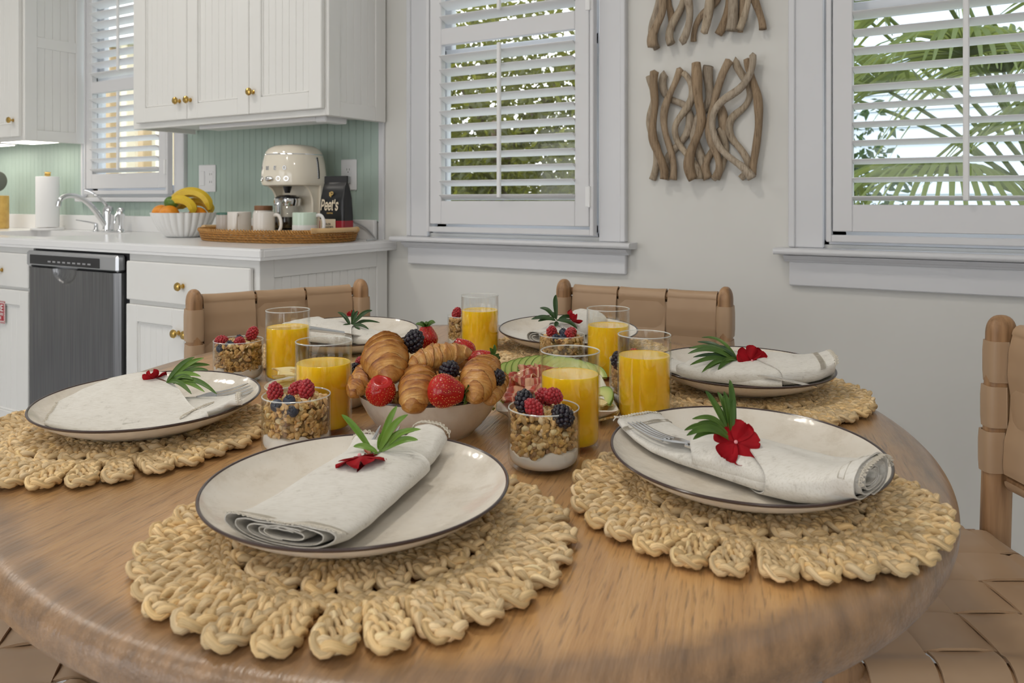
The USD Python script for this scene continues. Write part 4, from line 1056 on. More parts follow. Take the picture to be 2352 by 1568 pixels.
# ------------------------------------------------------------------ plates, bowl, glasses
PIN = np.array([(0.0, 0.0072), (0.07, 0.0078), (0.095, 0.0105), (0.115, 0.0165), (0.130, 0.0245), (0.1365, 0.0298)])
def plate_z(r):
    return np.interp(r, PIN[:, 0], PIN[:, 1])
def plate_M(key):
    x, y, tilt = PLATE[key]
    return frame((x, y, TZ + 0.0138 + 0.0012 * tilt), rotx(math.radians(tilt)))
def make_plate(label, M):
    t = thing('dinner_plate', label, 'plate', M=M, group='cream dinner plates')
    body = [(0.0001, 0.003), (0.073, 0.003), (0.077, 0.0), (0.084, 0.0), (0.088, 0.003), (0.100, 0.0065), (0.114, 0.0125), (0.126, 0.0195), (0.1345, 0.0265), (0.1365, 0.0288)]
    ins = [(0.1352, 0.0296), (0.130, 0.0245), (0.123, 0.0200), (0.115, 0.0165), (0.105, 0.0130), (0.095, 0.0105), (0.083, 0.0088), (0.07, 0.0078), (0.045, 0.0073), (0.02, 0.0072), (0.0001, 0.0072)]
    obj('body', MB().lathe(body + ins, 128), 'ceramic', t, smooth=50)
    obj('rim_band', MB().lathe([(0.1356, 0.0268), (0.1372, 0.0280), (0.1377, 0.0292), (0.1370, 0.0302), (0.1356, 0.0302), (0.1346, 0.0293)], 128, closed=True), 'brown_glaze', t)
    return t
pl = None
for key in PLATE:
    lab = 'cream brown-rimmed dinner plate ' + WHO[key]
    if pl is None:
        pl = make_plate(lab, plate_M(key))
    else:
        copy(pl, plate_M(key), lab, 'cream dinner plates')

bw = thing('serving_bowl', 'cream ceramic bowl with a brown rim holding croissants and berries', 'bowl', T(-0.107, 1.040))
out = [(0.0001, 0.004), (0.050, 0.004), (0.053, 0.0), (0.057, 0.0), (0.060, 0.004), (0.070, 0.013), (0.0805, 0.027), (0.0885, 0.042), (0.0925, 0.0535)]
inn = [(0.0905, 0.0545), (0.0855, 0.043), (0.077, 0.028), (0.066, 0.016), (0.050, 0.010), (0.0001, 0.009)]
obj('body', MB().lathe(out + inn, 96), 'ceramic', bw, smooth=50)
obj('rim_band', MB().lathe([(0.0915, 0.0525), (0.0935, 0.0540), (0.0932, 0.0560), (0.0915, 0.0566), (0.0900, 0.0555), (0.0898, 0.0535)], 96, closed=True), 'brown_glaze', bw)

GR, GH = 0.0365, 0.117
def glass_profile(R, H, wall, base, rc):
    o = [(0.0001, 0.0008), (R - rc - 0.004, 0.0006), (R - rc, 0.0)] + [(R - rc + rc * math.sin(q), rc - rc * math.cos(q)) for q in np.linspace(0.3, PI / 2, 6)] + [(R, H * 0.5), (R - 0.0003, H - 0.002)]
    top = [(R - 0.0004, H - 0.0007), (R - wall / 2, H), (R - wall + 0.0002, H - 0.0007)]
    ri = R - wall
    i = [(ri, H - 0.003), (ri, H * 0.5)] + [(ri - rc + rc * math.sin(q), base + rc - rc * math.cos(q)) for q in np.linspace(PI / 2, 0.0, 6)] + [(0.0001, base)]
    return o + top + i
def make_juice(label, M):
    t = thing('juice_glass', label, 'glass', M=M, group='juice glasses')
    obj('vessel', MB().lathe(glass_profile(GR, GH, 0.0017, 0.006, 0.006), 72), 'clear_glass', t, smooth=40)
    obj('rim', MB().lathe([(GR - 0.0003, GH - 0.0008), (GR - 0.0002, GH + 0.0001), (GR - 0.0009, GH + 0.0006), (GR - 0.0016, GH + 0.0001), (GR - 0.0016, GH - 0.0008)], 72, closed=True), 'glass_rim', t)
    return t
def make_fill(label, M):
    r = GR - 0.0019
    prof = [(0.0001, 0.0065), (r - 0.006, 0.0065), (r - 0.002, 0.008), (r, 0.0125), (r, 0.0885), (r - 0.0006, 0.0890), (r - 0.0025, 0.0882), (0.0001, 0.088)]
    return obj('orange_juice', MB().lathe(prof, 72), 'juice', None, smooth=40, label=label, cat='juice', group='orange juice in the glasses', M=M)
GL = [(-0.375, 1.332, 'beside the far left granola cup'), (-0.246, 1.040, 'between the near left granola cup and the croissants'), (-0.0622, 1.537, 'farthest back, behind the croissants'),
      (0.163, 1.350, 'in front of the chair below the driftwood art'), (0.071, 0.972, 'directly behind the blackberry granola cup'), (0.181, 1.090, 'nearest the fork and knife')]
g0 = f0 = None
for lat, dep, wh in GL:
    M = frame(T(lat, dep))
    lg, lf = 'straight tumbler ' + wh, 'orange juice in the tumbler ' + wh
    if g0 is None:
        g0, f0 = make_juice(lg, M), make_fill(lf, M)
    else:
        copy(g0, M, lg)
        f = stage.DefinePrim(_path('/World', 'orange_juice'))
        f.GetReferences().AddInternalReference(f0.GetPath())
        xf = UsdGeom.Xformable(f); xf.ClearXformOpOrder()
        xf.AddTransformOp(opSuffix='place').Set(Gf.Matrix4d(*np.asarray(M, float).T.ravel().tolist()))
        setdata(f, label=lf, cat='juice', group='orange juice in the glasses')

# ------------------------------------------------------------------ linen napkins, folded and rolled, one to each plate
class Roll:
    """A flattened roll of cloth from c0 to c1 across a plate; w, h given at stations along it."""
    def __init__(self, c0, c1, w, h, seed, bend=0.0, amp=0.0016, base=0.0):
        self.c0, self.c1, self.w, self.h, self.seed, self.bend, self.amp, self.base = np.array(c0, float), np.array(c1, float), np.atleast_1d(w), np.atleast_1d(h), seed, bend, amp, base
        self.u = unit(np.r_[self.c1 - self.c0, 0])[:2]
        self.v = np.array([-self.u[1], self.u[0]])
    def at(self, t, th, s=1.0, off=0.0):
        t, th, s = np.broadcast_arrays(np.asarray(t, float), np.asarray(th, float), np.asarray(s, float))
        w = np.interp(t, np.linspace(0, 1, len(self.w)), self.w)
        h = np.interp(t, np.linspace(0, 1, len(self.h)), self.h)
        c, q = np.cos(th), np.sin(th)
        amp = self.amp
        nz = meshkit.fbm(np.stack([t * 4.5 + self.seed, np.cos(th) * 1.5 + 7, np.sin(th) * 1.5 + s * 3], -1), 3, self.seed) - 0.5
        fold = meshkit.noise(np.stack([t * 1.7 + 3 * self.seed, np.cos(th) * 2.8 + t * 2.0, s * 5], -1), self.seed + 9) - 0.5
        d = amp * (2.6 * nz + 2.2 * fold) + off
        x = (s * w / 2 + d * np.abs(c)) * np.sign(c) * np.abs(c) ** 0.8
        z = h / 2 + (s * h / 2 + d * np.clip(q, 0, 1)) * np.sign(q) * np.abs(q) ** 0.85
        cc = self.c0 + (self.c1 - self.c0) * t[..., None] + self.v * (self.bend * np.sin(PI * t))[..., None]
        xy = cc + self.v * x[..., None]
        lift = plate_z(np.linalg.norm(xy, axis=-1)) + 0.0020 + self.base
        return np.concatenate([xy, (np.maximum(z, 0) + lift)[..., None]], -1)
    def cloth(self, t0=0.0, t1=1.0, s=1.0, off=0.0, turns=1.0, th0=-PI / 2, nt=56, slope=0.0, slope1=0.0, spiral=0.22, th=0.0011):
        """A sheet wound round; slope skews the edge at t0 across the width, slope1 the one at t1."""
        nth = int(56 * turns)
        q = th0 + np.linspace(0, 2 * PI * turns, nth)
        e = np.linspace(0, 1, nt)
        cq = np.cos(q)
        a = t0 + slope * cq * 0.5
        b = t1 + (slope1 * cq * 0.5 if np.ndim(slope1) == 0 else np.where(cq > 0, slope1[0], slope1[1]) * np.abs(cq))
        tt = a[None, :] + (b - a)[None, :] * e[:, None]
        ss = s * (1 - spiral * (q - q[0]) / (2 * PI))[None, :] + 0 * tt
        P = self.at(tt, q[None, :] + 0 * tt, ss, off)
        return MB().grid(P, thick=th)
    def line(self, tf, q0, q1, n=60, s=1.0, off=0.001):
        q = np.linspace(q0, q1, n)
        return self.at(tf(q) if callable(tf) else np.full(n, tf), q, s, off)
def lace_edge(P, out, pitch=0.0046, r=0.00055):
    """Scalloped crochet loops along a line of points, standing off in the direction out."""
    p = np.asarray(P); d = np.r_[0, np.cumsum(np.linalg.norm(np.diff(p, axis=0), axis=1))]
    n = max(3, int(d[-1] / pitch))
    m = MB()
    for k in range(n):
        s = np.linspace(k * pitch, (k + 1) * pitch, 7)
        q = np.stack([np.interp(s, d, p[:, i]) for i in range(3)], 1)
        q = q + np.outer(np.sin(np.linspace(0, PI, 7)) * pitch * 0.95, out)
        m.tube(q, r, 5)
        m.tube(np.stack([q[3], q[0] * 0.5 + q[-1] * 0.5 - np.asarray(out) * 0.002]), r, 4)
    return m.tube(p, r * 1.3, 5)
def hem(m, roll, t, q0, q1, s=1.0, off=0.0, gap=0.014):
    """A ladder-stitched hem: two raised lines and small rungs between them."""
    for k in (0, 1):
        m.tube(roll.line(t + k * gap, q0, q1, 70, s, off), 0.0006, 4)
    for q in np.linspace(q0, q1, 70):
        a = roll.at(np.array([t, t + gap]), np.array([q, q]), s, off)
        m.tube(a, 0.0003, 3, caps=False)
NG = 'linen napkins on the plates'
def napkin(key, label, pieces, hems=(), laces=()):
    t = thing('napkin', label, 'napkin', M=plate_M(key), group=NG)
    for name, m in pieces:
        obj(name, m, 'linen', t, smooth=True)
    for m in hems:
        obj('hem_stitching', m, 'stitch', t)
    for m in laces:
        obj('lace_edge', m, 'lace', t)
    return t
# nearest the camera: a broad flat roll opening towards the lower left
inner = Roll((-0.010, -0.020), (0.055, 0.108), [0.080, 0.070, 0.046], [0.020, 0.026, 0.026], 3, amp=0.0015)
outer = Roll((-0.040, -0.104), (0.022, 0.070), [0.113, 0.112, 0.106, 0.102], [0.019, 0.024, 0.029, 0.030], 5, amp=0.0013)
h = MB(); hem(h, outer, 0.025, 0.25, PI - 0.25, 1.0, 0.0006)
ends = lace_edge(inner.line(1.0, 0.1, PI - 0.1), np.r_[inner.u * 0.9, 0.15])
sq = Roll((-0.012, 0.030), (-0.012, 0.112), [0.052, 0.030], [0.018, 0.020], 8)
napkin('front', 'broad folded white linen napkin nearest the camera, open end towards the lower left',
       [('inner_fold', inner.cloth(turns=2.0, spiral=0.3)), ('corner_fold', sq.cloth(turns=1.0)), ('outer_fold', outer.cloth(turns=2.6, spiral=0.20, slope1=0.10)), ('inner_layer', outer.cloth(t0=0.01, t1=0.5, s=0.42, turns=1.6, spiral=0.24))],
       [h], [ends, lace_edge(sq.line(1.0, 0.2, PI - 0.2), (0, 0.8, 0.3)), lace_edge(outer.line(0.0, 0.3, PI - 0.3), np.r_[-outer.u * 0.35, -0.2], r=0.0003)])
# front right: a long roll wrapped twice on the slant
inner = Roll((-0.098, 0.078), (0.030, -0.080), [0.078, 0.070, 0.060], [0.014, 0.020, 0.024], 11, amp=0.0014)
wrap = Roll((-0.066, 0.030), (0.078, -0.117), [0.074, 0.078, 0.074, 0.066], [0.026, 0.034, 0.034, 0.031], 13, amp=0.0016)
h = MB(); hem(h, wrap, 0.92, 0.2, PI - 0.2, 1.05, 0.0020, gap=0.025); hem(h, inner, 0.06, 0.2, PI - 0.2, 1.0, 0.0006, gap=0.02)
napkin('rf', 'rolled white linen napkin under the large open red flower, holding fork and knife',
       [('inner_fold', inner.cloth(turns=1.4, spiral=0.2)), ('lower_wrap', wrap.cloth(t0=0.10, t1=1.0, turns=2.2, spiral=0.22, slope=-0.20)), ('upper_wrap', wrap.cloth(t0=0.40, t1=0.985, s=1.05, off=0.0010, turns=1.0, slope=-0.42, spiral=0.0)), ('inner_layer', wrap.cloth(t0=0.6, t1=0.99, s=0.5, turns=1.5, spiral=0.22))],
       [h], [lace_edge(inner.line(0.0, 0.1, PI - 0.1), np.r_[-inner.u, 0.0]), lace_edge(wrap.line(1.0, 0.0, PI), np.r_[wrap.u, 0.1], r=0.00035)])
# left: a pointed pouch lying lengthwise, slanting mouth to the right
class Pouch(Roll):
    """A puffed envelope of cloth between a near edge and a far edge, both drawn across the plate."""
    def __init__(self, near, far, h, seed, amp=0.0015):
        self.N, self.F, self.h, self.seed, self.amp = smoothpath(np.c_[near, np.zeros(len(near))], 80)[:, :2], smoothpath(np.c_[far, np.zeros(len(far))], 80)[:, :2], np.array(h, float), seed, amp
        self.u, self.v = np.array([1.0, 0.0]), np.array([0.0, 1.0])
    def at(self, t, th, s=1.0, off=0.0):
        t, th, s = np.broadcast_arrays(np.asarray(t, float), np.asarray(th, float), np.asarray(s, float))
        g = np.linspace(0, 1, 80)
        n = np.stack([np.interp(t, g, self.N[:, k]) for k in (0, 1)], -1)
        f = np.stack([np.interp(t, g, self.F[:, k]) for k in (0, 1)], -1)
        h = np.interp(t, np.linspace(0, 1, len(self.h)), self.h)
        c, q = np.cos(th), np.sin(th)
        v = (0.5 + 0.5 * s * np.sign(c) * np.abs(c) ** 0.85)[..., None]
        w = meshkit.fbm(np.stack([t * 4 + self.seed, c * 1.4 + 7, q * 1.5 + s * 3], -1), 3, self.seed) - 0.5
        fold = meshkit.noise(np.stack([t * 2.2 + self.seed, c * 3.0 + t * 1.5, s * 5], -1), self.seed + 9) - 0.5
        xy = n + (f - n) * v
        vv = np.clip(v[..., 0], 0, 1)
        z = np.where(q > 0, s * h * (0.10 + 0.90 * vv ** 0.85) * np.minimum(1, 3.2 * np.abs(q)) ** 0.7 + (off + self.amp * (2.4 * w + 2.2 * fold)) * np.clip(q * 1.5, 0, 1), 0.0008 * (1 - s))
        lift = plate_z(np.linalg.norm(xy, axis=-1)) + 0.0022
        return np.concatenate([xy, (np.maximum(z, 0) + lift)[..., None]], -1)
outer = Pouch([(-0.088, -0.080), (-0.030, -0.088), (0.040, -0.090), (0.108, -0.084)], [(-0.106, -0.020), (-0.080, 0.020), (-0.045, 0.045), (-0.004, 0.050)], [0.012, 0.026, 0.036, 0.040, 0.040], 21)
inner = Roll((0.0, -0.030), (0.124, -0.020), [0.116, 0.108, 0.088], [0.016, 0.018, 0.014], 23, amp=0.0017)
h = MB(); hem(h, outer, 0.05, 0.25, PI - 0.15, 1.0, 0.0010, gap=0.05); h.tube(outer.line(0.17, 0.15, PI - 0.1, 70, 1.0, 0.0010), 0.0006, 4)
napkin('left', 'pointed pouch of white linen napkin on the left plate, slanting mouth towards the leaves',
       [('inner_fold', inner.cloth(turns=1.6, spiral=0.2, slope1=-0.2)), ('outer_fold', outer.cloth(t0=0.0, t1=1.0, turns=1.0, spiral=0.0, th=0.0018)), ('inner_layer', outer.cloth(t0=0.02, t1=0.97, s=0.93, turns=1.0, spiral=0.0))],
       [h], [lace_edge(inner.line(lambda q: 0.97 - 0.1 * np.cos(q), 0.1, PI - 0.1), np.r_[inner.u, 0.1]), lace_edge(inner.line(lambda q: 0.74 + 0.20 * np.cos(q), PI / 2, PI - 0.1, off=0.0015), (0.3, -0.9, -0.1)), lace_edge(outer.line(0.0, 0.2, PI - 0.2), (-0.9, 0.0, 0.1), r=0.0004)])
# back right: a puffy roll reaching over the rim
outer = Roll((-0.085, 0.005), (0.122, -0.038), [0.120, 0.132, 0.120, 0.082], [0.028, 0.036, 0.036, 0.030], 31, amp=0.0022)
inner = Roll((-0.112, 0.022), (0.05, -0.05), [0.082, 0.10, 0.10], [0.012, 0.018, 0.02], 33, amp=0.0015)
h = MB(); hem(h, outer, 0.90, 0.1, PI - 0.1, 1.03, 0.0022, gap=0.03)
napkin('rb', 'puffy white linen napkin at the back right place with a red flower facing the camera',
       [('inner_fold', inner.cloth(turns=1.4, spiral=0.2)), ('lower_wrap', outer.cloth(t0=0.05, t1=0.72, turns=1.2, slope=0.25, slope1=-0.05, spiral=0.1)), ('outer_fold', outer.cloth(t0=0.44, t1=1.0, s=1.03, off=0.0012, turns=1.4, slope=-0.40, spiral=0.1))],
       [h], [lace_edge(inner.line(0.0, 0.1, PI - 0.1), np.r_[-inner.u, 0]), lace_edge(outer.line(1.0, 0.0, PI, s=1.03), np.r_[outer.u, 0.1])])
# far middle and far left
roll = Roll((-0.060, -0.055), (0.050, 0.085), [0.060, 0.072, 0.078], [0.022, 0.028, 0.034], 41, amp=0.0014)
h = MB(); hem(h, roll, 0.93, 0.1, PI - 0.1, 1.0, 0.0006, gap=0.03)
napkin('bm', 'rolled white linen napkin at the far middle place, open end towards the camera', [('inner_fold', roll.cloth(turns=2.4, spiral=0.24)), ('outer_fold', roll.cloth(t0=0.35, s=1.06, off=0.001, turns=1.0, slope=0.3, spiral=0.0))], [h], [lace_edge(roll.line(1.0, 0.0, PI), np.r_[roll.u, 0.1])])
roll = Roll((-0.100, 0.035), (0.085, -0.060), [0.110, 0.100, 0.080, 0.062], [0.026, 0.034, 0.030, 0.018], 47, amp=0.0016)
napkin('bl', 'folded white linen napkin at the far left place, in front of the kitchen chair', [('inner_fold', roll.cloth(turns=1.8, spiral=0.24)), ('outer_fold', roll.cloth(t0=0.0, t1=0.62, s=1.07, off=0.001, turns=1.0, slope1=-0.3, spiral=0.0))], [], [lace_edge(roll.line(1.0, 0.0, PI), np.r_[roll.u, 0.0])])

# ------------------------------------------------------------------ cutlery tucked into the napkins
def make_fork(label, M):
    t = thing('fork', label, 'fork', M=M, group='forks in the napkins')
    def z(y): return 0.004 * np.sin(np.clip((y + 0.05) / 0.05, 0, 1) * PI) - 0.006 * smoothstep(-0.06, -0.10, y) * 0 + 0.006 * smoothstep(0.03, 0.0, y)
    hy = np.linspace(-0.13, -0.005, 26)
    w = np.interp(hy, [-0.13, -0.12, -0.06, -0.02, -0.005], [0.006, 0.0085, 0.0045, 0.0035, 0.005])
    x = np.linspace(-1, 1, 5)
    obj('handle', MB().grid(np.stack([w[:, None] * x, hy[:, None] + 0 * x, (0.004 * np.cos((hy + 0.06) / 0.07 * 1.3))[:, None] - 0.0012 * x ** 2], -1)[::-1], thick=0.0022), 'cutlery', t, smooth=40)
    ny = np.linspace(-0.008, 0.020, 10)
    w = np.interp(ny, [-0.008, 0.0, 0.010, 0.020], [0.0042, 0.0075, 0.0115, 0.0125])
    zz = lambda y: -0.0045 * np.sin(np.clip((y + 0.008) / 0.075, 0, 1) * PI)
    obj('neck', MB().grid(np.stack([w[:, None] * x, ny[:, None] + 0 * x, (zz(ny) + 0.0028 * (1 - (ny + 0.008) / 0.075))[:, None] + 0.0018 * x ** 2], -1)[::-1], thick=0.0018), 'cutlery', t, smooth=40)
    for k in range(4):
        y = np.linspace(0.018, 0.066, 14)
        xx = (k - 1.5) * 0.0068
        r = np.interp(y, [0.018, 0.058, 0.066], [0.0020, 0.0014, 0.0006])
        obj('tine', MB().tube(np.stack([np.full(14, xx), y, zz(y) + 0.0028 * (1 - (y + 0.008) / 0.075)], 1), r, 8, sx=1.15), 'cutlery', t, smooth=40)
    return t
def make_knife(label, M):
    t = thing('knife', label, 'knife', M=M, group='knives in the napkins')
    p = [(-0.0035, 0.0), (0.0075, 0.004), (0.0095, 0.02), (0.0100, 0.06), (0.0085, 0.085), (0.0045, 0.099), (-0.002, 0.104), (-0.0055, 0.098), (-0.0065, 0.06), (-0.0060, 0.01)]
    obj('blade', MB().prism(p, 0.0014, t=(0, 0, -0.0007)), 'cutlery', t, smooth=False)
    hy = np.linspace(-0.11, 0.004, 16)
    obj('handle', MB().tube(np.stack([0 * hy, hy, 0 * hy], 1), np.interp(hy, [-0.11, -0.10, -0.03, 0.004], [0.003, 0.0055, 0.0042, 0.0032]), 12, sx=1.5), 'cutlery', t)
    return t
def lay(key, p_tip, p_neck, tip_y, roll=0.0):
    """Frame that lays a piece with its tip at p_tip, pointing away from p_neck (plate coordinates)."""
    p_tip, p_neck = np.array(p_tip, float), np.array(p_neck, float)
    d = unit(p_tip - p_neck)
    x = unit(np.cross(d, (0, 0, 1)))
    R = np.stack([x, d, np.cross(x, d)], 1) @ roty(roll)
    x0, y0, _ = PLATE[key]
    return mat4(np.array([x0, y0, TZ + 0.013]) + CR @ (p_tip - R @ np.array([0, tip_y, 0])), R=CR @ R)
fk = make_fork('steel fork lying on the napkin beside the large red flower, four tines showing', lay('rf', (-0.106, 0.052, 0.0455), (-0.0400, -0.024, 0.0325), 0.066, 0.15))
copy(fk, lay('front', (0.012, 0.112, 0.050), (0.004, 0.045, 0.041), 0.066), 'steel fork behind the drooping red flower, only its tine tips showing')
copy(fk, lay('left', (0.112, 0.060, 0.032), (0.06, 0.01, 0.026), 0.066, 0.3), 'steel fork seen edge-on on the left plate, beside the lace edge')
copy(fk, lay('rb', (-0.095, -0.016, 0.036), (-0.045, -0.045, 0.0325), 0.066, 0.2), 'steel fork leaning on the rim of the back right plate')
kn = make_knife('steel knife beside the four fork tines at the front right place', lay('rf', (-0.083, 0.080, 0.0335), (-0.030, -0.010, 0.032), 0.104, 0.1))
copy(kn, lay('bl', (0.080, -0.012, 0.018), (0.040, -0.048, 0.030), 0.104), 'dark steel knife blade on the far left plate, behind the croissants')

# ------------------------------------------------------------------ red flowers with their leaves
def petal_velvet(): pass
look('petal_red', {'tc': ('texture_coordinate', {}), 'n': ('noise_texture', {'scale': 90.0, 'detail': 3.0}), 'r': ('rgb_ramp', {'ramp': [(0.3, (0.28, 0.001, 0.006)), (0.7, (0.42, 0.002, 0.010))]}),
     'p': ('principled_bsdf', {'roughness': 0.7, 'sheen_weight': 0.1, 'sheen_tint': (1, 0.2, 0.2), 'specular_ior_level': 0.25}), 'tl': ('translucent_bsdf', {'color': (0.5, 0.003, 0.01)}), 'm': ('mix_closure', {'fac': 0.2})},
     [('tc.object', 'n.vector'), ('n.fac', 'r.fac'), ('r.color', 'p.base_color'), ('p.BSDF', 'm.closure1'), ('tl.BSDF', 'm.closure2')], surface='m.closure')
for nm, c0, c1, ct in (('leaf_green', (0.055, 0.125, 0.020), (0.12, 0.22, 0.035), (0.20, 0.36, 0.04)), ('leaf_dark', (0.022, 0.060, 0.018), (0.045, 0.105, 0.026), (0.07, 0.16, 0.03)), ('leaf_bright', (0.13, 0.26, 0.030), (0.22, 0.38, 0.055), (0.34, 0.52, 0.05))):
    look(nm, {'tc': ('texture_coordinate', {}), 'n': ('noise_texture', {'scale': 45.0, 'detail': 3.0}), 'r': ('rgb_ramp', {'ramp': [(0.3, c0), (0.7, c1)]}),
         'p': ('principled_bsdf', {'roughness': 0.38}), 'tl': ('translucent_bsdf', {'color': ct}), 'm': ('mix_closure', {'fac': 0.25})},
         [('tc.object', 'n.vector'), ('n.fac', 'r.fac'), ('r.color', 'p.base_color'), ('p.BSDF', 'm.closure1'), ('tl.BSDF', 'm.closure2')], surface='m.closure')
plain('petal_pink', (0.75, 0.30, 0.32), 0.6)
plain('stem_brown', (0.12, 0.05, 0.03), 0.6)
def flower_petal(L, W, rng, cup=0.25, ruffle=0.0022):
    u = np.linspace(0.03, 1, 16); v = np.linspace(-1, 1, 15)
    U, V = np.meshgrid(u, v, indexing='ij')
    half = W / 2 * (np.sin(np.clip(U, 0, 1) * PI * 0.62) ** 0.8) / math.sin(PI * 0.62) ** 0.8 * np.where(U > 0.75, np.sqrt(np.clip(1 - ((U - 0.75) / 0.27) ** 2, 0.02, 1)), 1)
    x = L * (U - 0.07 * np.exp(-(V / 0.22) ** 2) * smoothstep(0.8, 1, U))
    y = half * V
    ph = rng.random(3) * 6
    z = cup * L * (U ** 2) * 0.5 + ruffle * U * (np.sin(V * 3.3 + ph[0]) + 0.7 * np.sin(V * 5.7 + U * 3 + ph[1])) - 0.10 * L * (1 - V ** 2) * 0.3
    return np.stack([x, y, z], -1)
def blade(base, tip, w, bow, rng, n=14):
    """A narrow pointed leaf, creased along its midrib."""
    base, tip = np.asarray(base, float), np.asarray(tip, float)
    d = tip - base; L = np.linalg.norm(d)
    t = np.linspace(0, 1, n)
    mid = base + d * t[:, None] + np.array(bow) * (np.sin(PI * t) * 1.0)[:, None]
    tg = np.gradient(mid, axis=0); tg /= np.linalg.norm(tg, axis=1, keepdims=True)
    side = np.cross(tg, (0.25, -0.75, 0.6)); side /= np.linalg.norm(side, axis=1, keepdims=True) + 1e-9
    nrm = np.cross(side, tg)
    hw = w / 2 * np.sin(PI * np.clip(t, 0.0, 1)) ** 0.62 * (1 - 0.25 * t) + 0.0003
    c = np.array([-1, -0.5, 0, 0.5, 1.0])
    P = mid[:, None] + side[:, None] * (hw[:, None] * c)[..., None] + nrm[:, None] * (hw[:, None] * 0.35 * np.abs(c))[..., None]
    return MB().grid(P, thick=0.0004)
def sprig(key, label, fl, facing, tips, size, leaf_mat, base=None, lw=0.0075, n_petal=5, seed=1, squash=1.0, cup=0.25, alt=None):
    rng = np.random.default_rng(seed)
    x0, y0, _ = PLATE[key]
    t = thing('flower_sprig', label, 'flower', M=frame((x0, y0, TZ + 0.013)), group='red flower sprigs on the napkins')
    R = frame_to(facing)
    fl = np.array(fl, float)
    S = np.diag([1, squash, 1.0])
    for k in range(n_petal):
        a = 2 * PI * k / n_petal + rng.normal() * 0.12
        P = flower_petal(size * (0.92 + 0.16 * rng.random()), size * 1.02, rng, cup)
        P = P @ (R @ S @ rotz(a)).T + fl + R[:, 2] * (0.0007 * (k % 2))
        obj('petal', MB().grid(P, thick=0.0003), 'petal_red', t, smooth=True)
    obj('centre', MB().ball(fl + R[:, 2] * 0.0015, 0.0019, 1), 'petal_pink', t, smooth=True)
    b = np.array(base if base is not None else fl - R[:, 2] * 0.004, float)
    obj('stem', MB().tube(smoothpath([b, (b + fl) / 2 + (0, 0, 0.001), fl - R[:, 2] * 0.001], 8), 0.0011, 8), 'stem_brown', t)
    for k, q in enumerate(tips):
        q = np.array(q, float)
        st = b + rng.normal(size=3) * 0.0016 + (q - b) * (0.04 + 0.12 * rng.random() * (k % 2))
        L = np.linalg.norm(q - st)
        bow = np.array([rng.normal() * 0.03, 0, 0.10 + 0.06 * rng.random()]) * L
        obj('leaf', blade(st, q, lw * (0.8 + 0.4 * rng.random()), bow, rng), (alt if alt and k % 3 == 1 else leaf_mat), t, smooth=40)
    return t
sprig('rf', 'large open red flower with grass-like leaves at the front right place', (-0.0224, -0.045, 0.0527), (-0.10, -0.90, 0.55),
      [(-0.0482, -0.03, 0.0991), (-0.0336, -0.02, 0.0954), (-0.0228, -0.025, 0.1087), (-0.0207, -0.03, 0.0901), (-0.0657, -0.05, 0.0767), (-0.0754, -0.06, 0.0687), (-0.0755, -0.07, 0.0667), (-0.0568, -0.05, 0.0630), (-0.066, -0.055, 0.0585), (-0.060, -0.046, 0.0715), (-0.041, -0.026, 0.089), (-0.030, -0.03, 0.0985)], 0.0212, 'leaf_green', base=(-0.0240, -0.036, 0.0550), n_petal=5, seed=12, lw=0.0070)
sprig('front', 'drooping dark red flower with bright pointed leaves, nearest the camera', (-0.0040, 0.028, 0.0445), (-0.15, 0.25, 0.95),
      [(-0.0277, 0.06, 0.0757), (0.0283, 0.05, 0.0869), (0.0402, 0.04, 0.0811), (0.0453, 0.06, 0.0603), (0.0486, 0.05, 0.0538), (0.0131, 0.06, 0.058), (-0.0141, 0.05, 0.0475), (0.0520, 0.045, 0.0655)], 0.0240, 'leaf_bright', base=(0.010, 0.050, 0.0400), seed=4, cup=-0.5, lw=0.0064)
sprig('left', 'small curled dark red flower with a fan of green leaves on the left napkin', (-0.006, 0.030, 0.0500), (-0.3, 0.5, 0.8),
      [(0.0459, 0.03, 0.0782), (0.0503, 0.05, 0.0731), (0.0548, 0.06, 0.0616), (0.0639, 0.03, 0.0608), (0.0356, 0.05, 0.0566), (0.0608, 0.02, 0.0457), (0.0866, 0.0, 0.0363), (0.0708, 0.0, 0.0391), (0.0579, -0.01, 0.0387), (0.052, 0.01, 0.053), (0.060, 0.015, 0.0560)], 0.0150, 'leaf_green', base=(0.0130, 0.020, 0.0470), seed=7, cup=0.5, lw=0.0075, alt='leaf_bright')
sprig('rb', 'open dark red flower with a bushy leaf sprig at the back right place', (0.0037, -0.040, 0.0455), (0.15, -0.88, 0.50),
      [(-0.057, 0.02, 0.0704), (-0.0662, 0.01, 0.0653), (-0.0865, -0.02, 0.0606), (-0.0901, -0.03, 0.0546), (-0.0844, -0.04, 0.0512), (-0.0935, -0.06, 0.0436), (-0.0785, -0.07, 0.0348), (-0.0352, 0.02, 0.0583), (-0.0523, -0.06, 0.0365), (-0.0677, -0.06, 0.0379), (-0.05, -0.02, 0.060), (-0.06, -0.03, 0.052), (-0.04, -0.05, 0.046)], 0.0240, 'leaf_green', base=(-0.0160, -0.034, 0.0450), seed=21, lw=0.0080, alt='leaf_dark')
sprig('bm', 'folded dark red flower with dark star-like leaves at the far middle place', (0.0060, -0.012, 0.0530), (0.75, 0.25, 0.55),
      [(-0.0238, 0.0, 0.0995), (-0.0558, 0.0, 0.0736), (-0.0342, 0.0, 0.0641), (-0.0735, -0.02, 0.0541), (0.0161, -0.03, 0.0369), (0.0133, 0.0, 0.0511), (-0.0266, -0.02, 0.0396), (-0.06, -0.02, 0.0500)], 0.0260, 'leaf_dark', base=(-0.0241, -0.02, 0.0524), seed=33, squash=0.55, cup=0.7, lw=0.0095)
